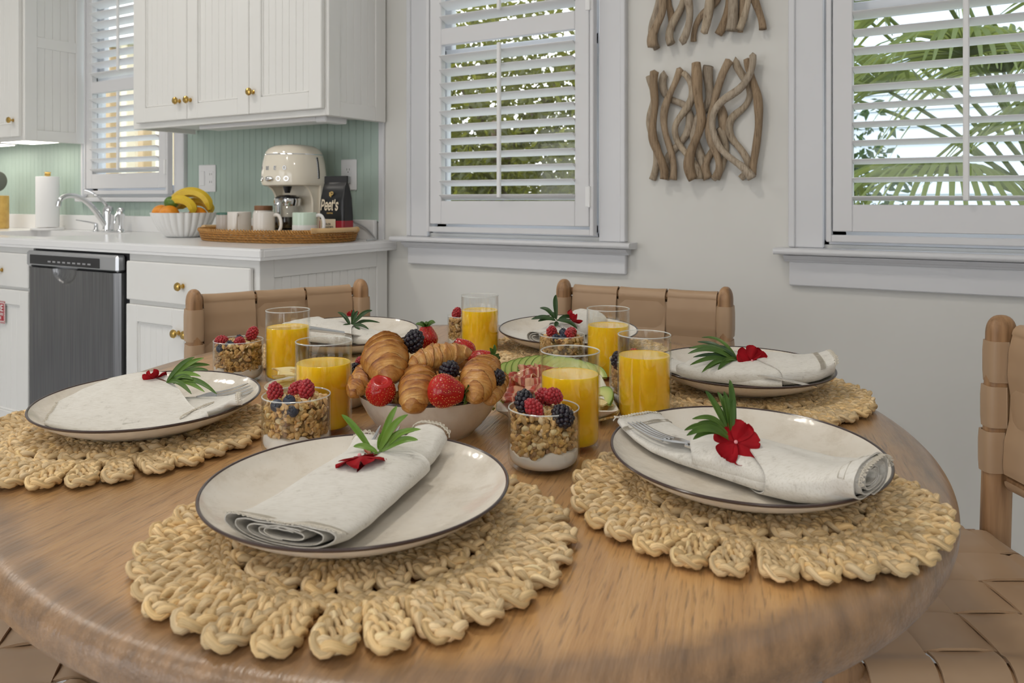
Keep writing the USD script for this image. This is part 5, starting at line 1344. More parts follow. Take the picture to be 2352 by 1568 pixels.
sprig('bl', 'small red bud behind a dark star of leaves at the far left place', (0.0062, 0.01, 0.0596), (0.0, 0.6, 0.7),
      [(-0.0205, 0.0, 0.0676), (0.0132, -0.01, 0.0741), (0.0209, -0.01, 0.0716), (0.0472, 0.0, 0.0711), (0.0617, 0.0, 0.0471), (0.042, 0.0, 0.0496), (-0.0113, -0.03, 0.0374), (-0.0024, -0.04, 0.0323), (0.0459, -0.03, 0.039), (0.031, -0.04, 0.0382)], 0.0120, 'leaf_dark', base=(0.0102, -0.02, 0.0434), seed=36, squash=0.5, cup=0.9, lw=0.0075)
# ------------------------------------------------------------------ berries
def tone_mesh(name, mb, mat, label=None, cat=None, group=None, M=None, parent=None, kind=None):
    return obj(name, mb, mat, parent, col=mb.colors(), label=label, cat=cat, group=group, M=M, kind=kind)
def place(lat, dep, z, R=None, s=1.0):
    """Matrix for something on the table, turned in the same two directions; s scales."""
    return mat4(T(lat, dep, z), R=(CR if R is None else CR @ R), s=s)
def fib(n):
    k = np.arange(n) + 0.5
    ph = np.arccos(1 - 2 * k / n); th = PI * (1 + 5 ** 0.5) * k
    return np.stack([np.cos(th) * np.sin(ph), np.sin(th) * np.sin(ph), np.cos(ph)], 1)
look('raspberry_skin', {'a': ('attribute', {'attribute': 'tone'}), 'p': ('principled_bsdf', {'roughness': 0.33, 'subsurface_weight': 0.3, 'subsurface_radius': (0.004, 0.0008, 0.0006), 'subsurface_scale': 0.6, 'sheen_weight': 0.15})}, [('a.color', 'p.base_color')])
def druplets(n, R, L, r, c0, c1, seed, taper=0.75, hollow=False):
    """A berry of round drupelets, its tip along +z."""
    rng = np.random.default_rng(seed)
    m = MB()
    core = MB().ball((0, 0, 0), (R * 0.86, R * 0.86, L * 0.86), 2)
    m.add(core.v[0], core.f[0], col=np.array(c0) * 0.7)
    for d in fib(n):
        q = d * np.array([R, R, L])
        k = 1 - (1 - taper) * (d[2] * 0.5 + 0.5)
        q = q * np.array([k, k, 1]) + rng.normal(size=3) * 0.0002
        rr = r * (0.88 + 0.26 * rng.random())
        v, f = _ico(2)
        c = np.array(c0) + (np.array(c1) - np.array(c0)) * rng.random()
        m.add(v * rr + q, f, col=c)
    return m
RASP = ((0.26, 0.003, 0.008), (0.42, 0.008, 0.016))
BLK = ((0.006, 0.005, 0.008), (0.016, 0.010, 0.018))
def raspberry(label, M, group, seed=1):
    t = thing('raspberry', label, 'raspberry', M=M, group=group)
    tone_mesh('drupelets', druplets(62, 0.0078, 0.0098, 0.00215, *RASP, seed), 'raspberry_skin', parent=t)
    return t
def blackberry(label, M, group, seed=1):
    t = thing('blackberry', label, 'blackberry', M=M, group=group)
    tone_mesh('drupelets', druplets(54, 0.0088, 0.0104, 0.0027, *BLK, seed, taper=0.85), 'toned_gloss', parent=t)
    return t
look('blueberry_skin', {'tc': ('texture_coordinate', {}), 'n': ('noise_texture', {'scale': 160.0, 'detail': 4.0}), 'r': ('rgb_ramp', {'ramp': [(0.3, (0.014, 0.018, 0.034)), (0.7, (0.055, 0.070, 0.108))]}), 'p': ('principled_bsdf', {'roughness': 0.4})}, [('tc.object', 'n.vector'), ('n.fac', 'r.fac'), ('r.color', 'p.base_color')])
def blueberry(label, M, group):
    t = thing('blueberry', label, 'blueberry', M=M, group=group)
    q = np.linspace(-PI / 2, PI / 2 - 0.28, 18)
    prof = [(0.0066 * math.cos(a), 0.0060 * math.sin(a)) for a in q] + [(0.0012, 0.0050), (0.0001, 0.0048)]
    prof[0] = (0.0001, -0.0060)
    obj('skin', MB().lathe(prof, 28), 'blueberry_skin', t, smooth=60)
    c = MB()
    for k in range(5):
        a = 2 * PI * k / 5
        c.tube([(0.0021 * math.cos(a - 0.5), 0.0021 * math.sin(a - 0.5), 0.0056), (0.0029 * math.cos(a), 0.0029 * math.sin(a), 0.0068), (0.0021 * math.cos(a + 0.5), 0.0021 * math.sin(a + 0.5), 0.0056)], 0.0005, 5)
    obj('crown', c, 'blueberry_skin', t)
    return t
look('strawberry_skin', {'tc': ('texture_coordinate', {}), 'n': ('noise_texture', {'scale': 70.0, 'detail': 3.0}), 'r': ('rgb_ramp', {'ramp': [(0.3, (0.33, 0.006, 0.006)), (0.75, (0.50, 0.016, 0.011))]}),
     'p': ('principled_bsdf', {'roughness': 0.24, 'subsurface_weight': 0.15, 'subsurface_radius': (0.005, 0.001, 0.001), 'subsurface_scale': 0.5})}, [('tc.object', 'n.vector'), ('n.fac', 'r.fac'), ('r.color', 'p.base_color')])
plain('strawberry_seed', (0.78, 0.50, 0.12), 0.35)
def straw_r(u, L, R):
    """Radius along the fruit from tip (0) to shoulder (1)."""
    return R * (np.sin(np.clip(u, 0, 1) ** 0.62 * PI * 0.86) ** 0.85) / 0.98
def strawberry(label, M, L=0.036, R=0.0165, calyx=True, cut=False, seed=3, group='strawberries among the croissants'):
    """Tip along -z, calyx at the top; cut slices the shoulder flat."""
    rng = np.random.default_rng(seed)
    t = thing('strawberry', label, 'strawberry', M=M, group=group)
    u = np.linspace(0, 1, 40); th = np.linspace(0, 2 * PI, 56, endpoint=False)
    if cut:
        u = np.linspace(0, 0.84, 36)
    z = (u - 0.5) * L
    r = straw_r(u, L, R)
    lump = 1 + 0.05 * (meshkit.noise(np.stack([np.cos(th)[None] * 1.2 + 3 + 0 * u[:, None], np.sin(th)[None] * 1.2 + 0 * u[:, None], u[:, None] * 2 + 0 * th[None]], -1), seed) - 0.5)
    sd = []
    for k in range(12):
        uu = 0.06 + 0.86 * (k + 0.5) / 12
        if uu > u.max() - 0.02: continue
        n = max(5, int(2 * PI * straw_r(uu, L, R) / 0.0052))
        sd += [(uu + rng.normal() * 0.01, 2 * PI * (j + 0.5 * (k % 2)) / n + rng.normal() * 0.06) for j in range(n)]
    sd = np.array(sd)
    dim = np.zeros((len(u), len(th)))
    for a, b in sd:
        d2 = ((u - a) * L)[:, None] ** 2 + ((np.angle(np.exp(1j * (th - b)))) * straw_r(a, L, R))[None] ** 2
        dim += np.exp(-d2 / (2 * 0.0010 ** 2))
    rr = r[:, None] * lump - 0.00055 * np.clip(dim, 0, 1)
    rr = np.maximum(rr, 0.0001)
    P = np.stack([rr * np.cos(th), rr * np.sin(th), z[:, None] + 0 * th], -1)
    m = MB().grid(P, closed_v=True)
    ring_ = P[-1]
    if cut:
        cap = np.stack([np.concatenate([ring_ * np.array([f, f, 1]) + (0, 0, L * (0.10 * (1 - f) - 0.26 * max(0, 0.62 - f))) for f in [q]]) for q in (1.0, 0.93, 0.82, 0.70, 0.55, 0.35, 0.15, 0.02)])
        m.grid(cap, closed_v=True)
    obj('fruit', m, 'strawberry_skin', t, smooth=60)
    s = MB()
    for a, b in sd:
        ra = straw_r(a, L, R) * 1.0
        c = np.array([ra * math.cos(b), ra * math.sin(b), (a - 0.5) * L])
        d = unit([math.cos(b), math.sin(b), -0.35])
        F = frame_to(d)
        s.ball(c * np.array([1.01, 1.01, 1]), (0.00034, 0.00062, 0.00034), 1, R=F)
    obj('seeds', s, 'strawberry_seed', t, kind='stuff')
    if calyx:
        top = np.array([0, 0, L * 0.47])
        for k in range(9):
            a = 2 * PI * k / 9 + rng.normal() * 0.2
            d = np.array([math.cos(a), math.sin(a), 0])
            tip = top + d * (0.012 + 0.004 * rng.random()) + (0, 0, 0.001 + 0.007 * rng.random())
            obj('leaf', blade(top + d * 0.001, tip, 0.0058, (0, 0, 0.002), rng, 9), 'leaf_green', t, smooth=40)
        obj('stalk', MB().tube([top, top + (0.001, 0, 0.006)], 0.001, 7), 'leaf_green', t)
    return t

# ------------------------------------------------------------------ croissants
look('crust', {'a': ('attribute', {'attribute': 'tone'}), 'tc': ('texture_coordinate', {}), 'n': ('noise_texture', {'scale': 130.0, 'detail': 5.0, 'roughness': 0.7}), 'r': ('rgb_ramp', {'ramp': [(0.3, (0.72, 0.66, 0.6)), (0.7, (1.12, 1.12, 1.1))]}),
     'm': ('mix_color', {'blend_type': 'multiply', 'fac': 0.8, 'use_clamp': False}), 'b': ('bump', {'strength': 0.6, 'distance': 0.0012}), 'p': ('principled_bsdf', {'roughness': 0.34, 'specular_ior_level': 0.5})},
     [('a.color', 'm.a'), ('tc.object', 'n.vector'), ('n.fac', 'r.fac'), ('r.color', 'm.b'), ('m.result', 'p.base_color'), ('n.fac', 'b.height'), ('b.normal', 'p.normal')])
def croissant(label, M, L=0.086, R=0.0235, seed=1, curve=0.010, layers=3.4, dark=0.0):
    """A rolled pastry along x: steps of wrapped layers, finely creased, tapering to both tips."""
    rng = np.random.default_rng(seed)
    nu, nv = 190, 84
    t = np.linspace(-1, 1, nu); th = np.linspace(0, 2 * PI, nv, endpoint=False)
    Tt, H = np.meshgrid(t, th, indexing='ij')
    at = np.abs(Tt)
    env = np.clip(1 - at ** 1.9, 0, 1) ** 0.62
    skew = 0.24 * np.sin(H + seed) * np.sign(Tt) * (1 - at) + 0.20 * (meshkit.noise(np.stack([Tt * 3 + seed, np.cos(H), np.sin(H)], -1), seed) - 0.5)
    ph = (at + skew) * layers + 0.35
    saw = ph - np.floor(ph)
    step = (1 - saw) ** 1.6
    fine = meshkit.fbm(np.stack([Tt * 46 + 3 * np.sin(H * 1.0 + ph), np.cos(H) * 1.6 + seed, np.sin(H) * 1.6 + ph * 0.3], -1), 3, seed + 3)
    big = meshkit.fbm(np.stack([Tt * 2.6 + seed, np.cos(H) * 1.2, np.sin(H) * 1.2 + 5], -1), 3, seed + 5) - 0.5
    rr = R * env * (0.88 + 0.15 * step * (0.5 + 0.5 * np.clip(env * 1.6, 0, 1)) + 0.16 * big) + 0.0022 * (fine - 0.5) * env
    rr = np.maximum(rr, 0.0004)
    x = Tt * L / 2
    y = rr * np.cos(H) + curve * Tt ** 2
    z = rr * np.sin(H) * np.where(np.sin(H) < 0, 0.8, 1.0)
    P = np.stack([x, y, z], -1)
    m = MB().grid(P, closed_v=True)
    lightc, mid, brown, deep = (np.array(c) for c in ((0.72, 0.46, 0.18), (0.58, 0.295, 0.075), (0.385, 0.145, 0.026), (0.22, 0.070, 0.014)))
    k = np.clip(0.30 + 0.55 * step + 0.9 * (fine - 0.5) + 0.5 * big + dark + 0.15 * np.sin(H) - 0.1, 0, 1)[..., None]
    col = np.where(k < 0.4, lightc + (mid - lightc) * (k / 0.4), np.where(k < 0.78, mid + (brown - mid) * ((k - 0.4) / 0.38), brown + (deep - brown) * ((k - 0.78) / 0.22)))
    tip = smoothstep(0.80, 1.0, at)[..., None]
    col = col * (1 - 0.45 * tip) + brown * 0.45 * tip
    m.c.append(col.reshape(-1, 3))
    return obj('croissant', m, 'crust', None, label=label, cat='croissant', group='croissants in the bowl', M=M, col=col.reshape(-1, 3))
def aim(p_tip, p_back, roll=0.0):
    """Rotation (table directions) whose x axis runs from back to tip."""
    x = unit(np.asarray(p_tip, float) - np.asarray(p_back, float))
    y = unit(np.cross((0, 0, 1), x)) if abs(x[2]) < 0.98 else np.array([0, 1.0, 0])
    z = np.cross(x, y)
    return np.stack([x, y, z], 1) @ rotx(roll)
def croiss(label, tip, back, seed, R=0.0235, ext=1.25, roll=0.0, curve=0.008, **kw):
    tip, back = np.array(tip), np.array(back)
    c = (tip + back) / 2
    return croissant(label, place(c[0], c[1], c[2], aim(tip, back, roll)), L=np.linalg.norm(tip - back) * ext, R=R, seed=seed, curve=curve, **kw)
croiss('large croissant at the upper left of the bowl, its tip hanging towards the camera', (-0.1530, 0.972, 0.8515), (-0.1690, 1.052, 0.886), 2, R=0.0300, ext=1.12, curve=0.004, layers=3.3)
croiss('croissant lying crosswise on top of the pile, right of the topmost blackberry', (-0.1295, 1.000, 0.864), (-0.0600, 1.048, 0.869), 5, R=0.0205, ext=1.10, roll=0.3)
croiss('croissant in the middle of the bowl front, between the two big strawberries', (-0.1150, 0.940, 0.8235), (-0.1120, 1.010, 0.856), 9, R=0.0255, ext=1.12, curve=-0.005)
croiss('croissant at the right of the bowl, behind the whole strawberry', (-0.0500, 0.950, 0.833), (-0.0310, 1.030, 0.863), 13, R=0.0245, ext=1.12, curve=0.006)
croiss('dark croissant tip sticking out over the left rim of the bowl', (-0.2030, 0.985, 0.8310), (-0.1640, 1.050, 0.858), 17, R=0.0200, ext=1.15, dark=0.12)
croiss('croissant low at the right rim of the bowl, partly under another', (-0.0330, 0.962, 0.826), (-0.0160, 1.045, 0.840), 21, R=0.0165, ext=1.05, dark=-0.1)
croiss('croissant at the back of the bowl, mostly hidden by the others', (-0.1300, 1.100, 0.850), (-0.0600, 1.085, 0.850), 25, R=0.022, ext=1.1)
croiss('croissant deep in the middle of the bowl under the front ones', (-0.158, 1.004, 0.820), (-0.062, 1.004, 0.820), 29, R=0.018, ext=1.0)
croiss('croissant deep in the back of the bowl under the crosswise one', (-0.060, 1.055, 0.824), (-0.150, 1.060, 0.826), 33, R=0.020, ext=1.05)
BW = 'berries among the croissants'
strawberry('strawberry with its top cut off at the front left of the bowl', place(-0.1590, 0.9655, 0.8400, roty(0.12) @ rotx(0.45)), L=0.039, R=0.0180, calyx=False, cut=True, seed=3)
strawberry('big whole strawberry at the bowl front, leaves to its right', place(-0.0800, 0.9520, 0.8420, roty(1.75) @ rotx(-0.20)), L=0.043, R=0.0198, seed=6)
strawberry('strawberry at the very top of the pile, green leaves upward', place(-0.1160, 1.085, 0.8830, rotx(-0.1) @ roty(-0.1)), L=0.030, R=0.0145, seed=8)
strawberry('strawberry behind the top croissant, next to the farthest juice glass', place(-0.0660, 1.085, 0.8660, roty(-0.9)), L=0.034, R=0.0150, calyx=False, seed=10)
strawberry('strawberry at the right of the bowl, leaves towards the bacon', place(-0.0420, 1.065, 0.8560, roty(1.25) @ rotx(0.2)), L=0.034, R=0.0145, seed=12)
blackberry('blackberry on top of the croissants, the topmost one', place(-0.1280, 1.035, 0.8870, roty(0.4), 1.28), BW, 2)
b0 = blackberry('blackberry between the front croissant and the big whole strawberry', place(-0.0775, 0.985, 0.8600, roty(0.9) @ rotx(0.5), 1.12), BW, 4)
copy(b0, place(-0.0185, 0.990, 0.8500, rotx(1.1), 1.0), 'blackberry on the right rim of the bowl', BW)
copy(b0, place(-0.2230, 1.130, 0.8290, rotx(0.6), 0.95), 'blackberry on the egg plate, left of the bowl of croissants', 'berries on the egg plate')

# ------------------------------------------------------------------ granola cups
PR, PH = 0.0405, 0.0675
def make_cup(label, M):
    t = thing('granola_cup', label, 'glass', M=M, group='granola cups')
    obj('vessel', MB().lathe(glass_profile(PR, PH, 0.0016, 0.004, 0.011), 72), 'clear_glass', t, smooth=40)
    obj('rim', MB().lathe([(PR - 0.0003, PH - 0.0008), (PR - 0.0002, PH + 0.0001), (PR - 0.0009, PH + 0.0006), (PR - 0.0016, PH + 0.0001), (PR - 0.0016, PH - 0.0008)], 72, closed=True), 'glass_rim', t)
    return t
def yogurt_mesh():
    r = PR - 0.0019
    n = 72
    q = np.linspace(0, 2 * PI, n, endpoint=False)
    top = 0.0215 + 0.0030 * np.sin(q * 2 + 1) + 0.0025 * np.sin(q * 5) + 0.0016 * np.sin(q * 9 + 2)
    rings = [(0.0001, 0.0045 + 0 * q), (r - 0.011, 0.0045 + 0 * q)] + [(r - 0.011 + 0.011 * math.sin(a), 0.0045 + 0.011 - 0.011 * math.cos(a) + 0 * q) for a in np.linspace(0.3, PI / 2, 6)] + [(r, top), (r - 0.002, top + 0.0005), (r * 0.6, 0.023 + 0 * q), (0.0001, 0.023 + 0 * q)]
    P = np.stack([np.stack([a * np.cos(q), a * np.sin(q), b], 1) for a, b in rings])
    return MB().grid(P[:, ::-1], closed_v=True)
def granola_mesh(seed=4, n=640):
    """Clusters of oats, seeds and nuts packed behind the glass and heaped on top."""
    rng = np.random.default_rng(seed)
    m = MB()
    r = PR - 0.0024
    prof = [(0.0001, 0.020), (r - 0.006, 0.019), (r - 0.0065, 0.030), (r - 0.0068, 0.050), (r - 0.012, 0.058), (0.0001, 0.062)]
    c = MB().lathe(prof, 30)
    m.add(c.v[0], c.f[0], col=(0.30, 0.185, 0.07))
    v0, f0 = _ico(2)
    shapes = []
    for k in range(9):
        d = meshkit.fbm(v0 * 1.6 + k * 9.1, 3, k) - 0.5
        w = v0 * (1 + 0.75 * d)[:, None]
        if k % 3 == 0:                       # a rolled oat: flat with a crease
            w = w * np.array([1.25, 0.85, 0.42]); w[:, 2] -= 0.12 * np.exp(-(w[:, 1] / 0.15) ** 2) * np.sign(w[:, 2])
        elif k % 3 == 1:
            w = w * np.array([1.0, 0.8, 0.75])
        else:
            w = w * np.array([1.35, 0.7, 0.6])
        shapes.append(w)
    for i in range(n):
        if i < n * 0.66:
            a = rng.random() * 2 * PI; z = 0.0215 + 0.034 * rng.random()
            rad = r - 0.0032 - 0.003 * rng.random()
            p = np.array([rad * math.cos(a), rad * math.sin(a), z + 0.003 * math.sin(2 * a + 1)])
        else:
            rad = r * 0.93 * math.sqrt(rng.random()); a = rng.random() * 2 * PI
            p = np.array([rad * math.cos(a), rad * math.sin(a), 0.0575 + 0.006 * (1 - (rad / r) ** 2) + 0.002 * rng.random()])
        s = 0.0030 + 0.0021 * rng.random() ** 1.5
        q = rng.normal(size=4); q /= np.linalg.norm(q)
        R = trimesh.transformations.quaternion_matrix(q)[:3, :3]
        u = rng.random()
        c = np.array((0.64, 0.41, 0.165)) * (0.62 + 0.55 * u) if rng.random() < 0.82 else (np.array((0.70, 0.56, 0.34)) if rng.random() < 0.7 else np.array((0.26, 0.14, 0.06)))
        c = c * np.array([1, 1 - 0.08 * rng.random(), 1 - 0.25 * rng.random()])
        w = shapes[rng.integers(9)] * s
        sh = 0.80 + 0.30 * meshkit.noise(w * 900, i)
        w = w @ R.T + p
        k = np.hypot(w[:, 0], w[:, 1]); f = np.minimum(1, (PR - 0.0019) / np.maximum(k, 1e-6)); w[:, :2] *= np.where(w[:, 2] < PH, f, 1)[:, None]
        m.add(w, f0, col=np.clip(c * sh[:, None], 0.01, 0.9))
    return m
CUPS = [(-0.457, 1.330, 'far left beside the left plate'), (-0.2585, 0.955, 'with three blueberries in front'), (0.0358, 0.898, 'topped with two blackberries'), (0.0870, 1.385, 'in front of the far middle plate'), (-0.0910, 1.615, 'half hidden behind the farthest juice glass'), (0.1835, 1.170, 'almost hidden by the front right juice glass')]
c0 = y0 = gr0 = None
ym, gm = yogurt_mesh(), granola_mesh()
for k, (lat, dep, wh) in enumerate(CUPS):
    M = place(lat, dep, TZ, rotz(k * 1.05))
    la, lb, lc_ = 'low glass cup of granola ' + wh, 'white yogurt in the granola cup ' + wh, 'oat granola in the glass cup ' + wh
    if c0 is None:
        c0 = make_cup(la, M)
        y0 = thing('yogurt', lb, 'yogurt', M=M, group='yogurt in the granola cups'); obj('surface', ym, 'yogurt', y0, smooth=60)
        gr0 = thing('granola', lc_, 'granola', M=M, group='granola in the cups', kind='stuff'); obj('flakes', gm, 'toned', gr0, col=gm.colors(), kind='stuff')
    else:
        copy(c0, M, la); copy(y0, M, lb); copy(gr0, M, lc_); setdata(stage.GetPrimAtPath('/World/granola_%03d' % k), kind='stuff')
# berries on the cups: (cup, kind, lateral, depth, height above the table, turn, words)
first_b = {}
ZT = 0.0655
TOPS = [
 (0, 'raspberry', -0.026, -0.006, ZT + 0.001, (0.4, 1.3), 'lying at the left rim of the far left cup'), (0, 'raspberry', 0.008, -0.018, ZT + 0.000, (0.8, 0.2), 'in the middle front of the far left cup'), (0, 'raspberry', 0.022, 0.004, ZT + 0.012, (0.2, 0.4), 'topmost on the far left cup'),
 (0, 'blueberry', -0.020, -0.026, ZT - 0.008, (0.6, 0), 'low against the glass of the far left cup'), (0, 'blueberry', -0.006, -0.024, ZT - 0.003, (0.3, 0), 'second from the left in the far left cup'), (0, 'blueberry', 0.000, 0.004, ZT + 0.002, (0.3, 0), 'half hidden behind the front raspberry of the far left cup'),
 (1, 'raspberry', -0.0235, -0.006, ZT + 0.006, (-0.2, 0.0), 'standing at the left rim of the near left cup'), (1, 'raspberry', 0.000, 0.006, ZT + 0.007, (0.9, 0.7), 'in the middle of the near left cup'), (1, 'raspberry', 0.0125, -0.002, ZT + 0.0085, (0.3, 0.5), 'at the right of the near left cup'),
 (1, 'blueberry', -0.0150, -0.029, ZT - 0.004, (1.2, 0.3), 'in front on the near left cup, the left one'), (1, 'blueberry', -0.002, -0.024, ZT + 0.000, (0.5, 0), 'in front on the near left cup, the middle one'), (1, 'blueberry', 0.004, -0.032, ZT - 0.010, (1.0, 0), 'behind the glass of the near left cup, the lowest'),
 (2, 'blackberry', -0.0215, -0.012, ZT + 0.010, (0.5, 0.3), 'at the left rim of the near middle cup'), (2, 'blackberry', 0.0195, -0.027, ZT - 0.001, (0.9, -0.5), 'low at the right of the near middle cup'), (2, 'raspberry', -0.0120, -0.022, ZT + 0.006, (0.5, 0.5), 'bright, in front between the two blackberries'), (2, 'raspberry', 0.0100, 0.000, ZT + 0.014, (0.6, 1.2), 'dark, on top of the near middle cup'), (2, 'raspberry', 0.0000, 0.006, ZT + 0.011, (0.3, 0.5), 'squeezed behind the top of the near middle cup'),
 (3, 'raspberry', -0.018, -0.004, ZT + 0.006, (0.2, 0.4), 'left on the middle back cup'), (3, 'raspberry', 0.016, -0.002, ZT + 0.005, (0.3, 1.2), 'right on the middle back cup'), (3, 'raspberry', 0.0105, -0.018, ZT + 0.001, (0.2, 0.1), 'front right on the middle back cup'), (3, 'blueberry', 0.002, 0.000, ZT + 0.005, (0.3, 0), 'uppermost on the middle back cup'), (3, 'blueberry', -0.012, -0.022, ZT - 0.001, (0.7, 0), 'front left on the middle back cup'), (3, 'blueberry', 0.000, -0.022, ZT + 0.000, (0.7, 0), 'front middle on the middle back cup'),
 (4, 'raspberry', -0.020, -0.012, ZT + 0.008, (0.3, 0.2), 'on the cup behind the farthest juice glass'), (5, 'blackberry', -0.028, -0.012, ZT + 0.002, (0.4, 0), 'on the cup hidden by the front right juice glass'), (5, 'raspberry', -0.006, 0.004, ZT + 0.005, (0.4, 0.6), 'behind the blackberry of the hidden right cup')]
for i, (c, kd, a, b, z, (rx, ry), words) in enumerate(TOPS):
    R = rotz(i * 1.3) @ rotx(rx) @ roty(ry) if kd != 'blueberry' else rotx(rx) @ roty(ry)
    if kd == 'raspberry': R = rotz(0.3 * i) @ roty(ry) @ rotx(rx)
    M = place(CUPS[c][0] + a, CUPS[c][1] + b, TZ + z, R, {'raspberry': 1.10, 'blueberry': 1.12, 'blackberry': 1.14}[kd])
    lab = kd + ' ' + words
    if kd not in first_b:
        first_b[kd] = {'raspberry': lambda: raspberry(lab, M, 'raspberries on the cups', 3), 'blueberry': lambda: blueberry(lab, M, 'blueberries on the cups'), 'blackberry': lambda: blackberry(lab, M, 'blackberries on the cups', 7)}[kd]()
    else:
        copy(first_b[kd], M, lab)
copy(first_b['raspberry'], place(-0.2165, 1.145, 0.8370, rotx(0.9), 1.0), 'raspberry on the egg plate, peeping out left of the croissants', 'berries on the egg plate')

# ------------------------------------------------------------------ platter with bacon and avocado, plate with folded eggs
pt = thing('platter', 'oblong white platter of bacon and avocado right of the bowl', 'platter', M=place(0.060, 1.180, TZ))
def rr_loft(rows, n=10):
    """Loft of rounded oblongs: rows of (half x, half y, corner, z)."""
    P = []
    for hx, hy, rc, z in rows:
        c = np.array(rounded_poly(2 * hx, 2 * hy, rc, n).exterior.coords)[:-1]
        k = np.argmin(np.abs(np.arctan2(c[:, 1], c[:, 0]) + 3.0))
        c = np.roll(c, -k, 0)
        P.append(np.column_stack([c, np.full(len(c), z)]))
    return np.array(P)
rows = [(0.002, 0.002, 0.0015, 0.004), (0.055, 0.105, 0.018, 0.004), (0.058, 0.108, 0.020, 0.0), (0.062, 0.112, 0.022, 0.001), (0.070, 0.122, 0.016, 0.012), (0.080, 0.132, 0.012, 0.0205), (0.0815, 0.1335, 0.012, 0.0225), (0.080, 0.132, 0.011, 0.0235), (0.070, 0.121, 0.014, 0.0165), (0.062, 0.112, 0.02, 0.0075), (0.002, 0.002, 0.0015, 0.0065)]
P = rr_loft(rows)
obj('dish', MB().grid(P[:, ::1], closed_v=True), 'platter_white', pt, smooth=40)
look('bacon', {'a': ('attribute', {'attribute': 'tone'}), 'tc': ('texture_coordinate', {}), 'n': ('noise_texture', {'scale': 240.0, 'detail': 3.0}), 'b': ('bump', {'strength': 0.3, 'distance': 0.001}), 'p': ('principled_bsdf', {'roughness': 0.24, 'subsurface_weight': 0.15, 'subsurface_radius': (0.004, 0.0015, 0.001), 'subsurface_scale': 0.5})},
     [('a.color', 'p.base_color'), ('tc.object', 'n.vector'), ('n.fac', 'b.height'), ('b.normal', 'p.normal')])
def bacon(label, p0, p1, w, seed, waves=5, amp=0.006):
    rng = np.random.default_rng(seed)
    u = np.linspace(0, 1, 80); v = np.linspace(-1, 1, 26)
    U, V = np.meshgrid(u, v, indexing='ij')
    p0, p1 = np.array(p0, float), np.array(p1, float)
    L = np.linalg.norm(p1 - p0)
    x = (U - 0.5) * L
    y = V * w / 2 * (1 + 0.10 * np.sin(U * 17 + seed)) + 0.003 * np.sin(U * 9 + seed)
    z = amp * (0.55 * np.sin(U * 2 * PI * waves + 0.8 * V + seed) + 0.45 * np.sin(U * 2 * PI * waves * 0.63 + 2.2 * V + 2 * seed)) + 0.004 * meshkit.fbm(np.stack([U * 9, V * 2, 0 * U + seed], -1), 3, seed)
    d = unit(p1 - p0); side = unit(np.cross((0, 0, 1), d)); up = np.cross(d, side)
    Pw = (p0 + p1) / 2 + x[..., None] * d + y[..., None] * side + z[..., None] * up
    m = MB().grid(Pw, thick=0.0022)
    n1 = meshkit.fbm(np.stack([U * 1.7 + seed, V * 3.2 + 0.35 * np.sin(U * 7), 0 * U + seed], -1), 4, seed + 2)
    fat = smoothstep(0.52, 0.60, n1 + 0.16 * (np.abs(V) > 0.78) + 0.06 * np.sin(V * 7 + 2))[..., None]
    meat = np.array((0.33, 0.050, 0.028)) * (0.7 + 0.8 * meshkit.noise(np.stack([U * 30, V * 8, 0 * U], -1), seed)[..., None])
    col = meat * (1 - fat) + np.array((0.64, 0.34, 0.205)) * fat
    col = np.vstack([col.reshape(-1, 3)] * 2)
    return obj('bacon_strip', m, 'bacon', None, label=label, cat='bacon', group='bacon strips on the platter', M=place(0.060, 1.180, TZ), col=col)
bacon('glossy bacon strip beside the bowl of croissants, the one lying on top', (-0.030, -0.060, 0.030), (-0.008, 0.075, 0.036), 0.036, 3)
bacon('bacon strip at the left rim of the platter, lowest of the bacon', (-0.054, -0.085, 0.020), (-0.044, 0.070, 0.026), 0.040, 6)
bacon('bacon strip behind the front juice glass, beside the avocado fan', (0.006, -0.060, 0.022), (0.022, 0.072, 0.030), 0.036, 9)
bacon('browned bacon strip folded over the middle of the platter', (-0.046, -0.020, 0.033), (-0.030, 0.070, 0.039), 0.030, 12, waves=4)
look('avocado', {'a': ('attribute', {'attribute': 'tone'}), 'p': ('principled_bsdf', {'roughness': 0.35, 'subsurface_weight': 0.2, 'subsurface_radius': (0.003, 0.004, 0.001), 'subsurface_scale': 0.5})}, [('a.color', 'p.base_color')])
def avocado_slice(label, M, seed=1, group='avocado slices fanned at the far end of the platter'):
    """A crescent slice: pale inside, deeper green towards the skin edge."""
    a = np.linspace(-1.25, 1.25, 34)
    ro, ri = 0.034, 0.019
    out = np.stack([ro * 0.85 * np.sin(a), ro * np.cos(a)], 1)
    inn = np.stack([ri * 0.9 * np.sin(a * 1.15), ri * np.cos(a * 0.95) + 0.001], 1)
    s = np.linspace(0, 1, 7)
    Pq = inn[:, None] * (1 - s)[None, :, None] + out[:, None] * s[None, :, None]
    Pq = np.concatenate([Pq, 0.0012 * np.sin(s * PI)[None, :, None] + 0 * Pq[..., :1]], -1)
    m = MB().grid(Pq[:, ::-1], thick=0.0042)
    c = np.array((0.56, 0.60, 0.20)) + (np.array((0.20, 0.34, 0.05)) - np.array((0.56, 0.60, 0.20))) * (s ** 2.2)[:, None]
    c[-1] = (0.10, 0.20, 0.03)
    col = np.broadcast_to(c[::-1], (len(a), 7, 3)).reshape(-1, 3)
    return obj('avocado_slice', m, 'avocado', None, label=label, cat='avocado', group=group, M=M, col=np.vstack([col, col]))
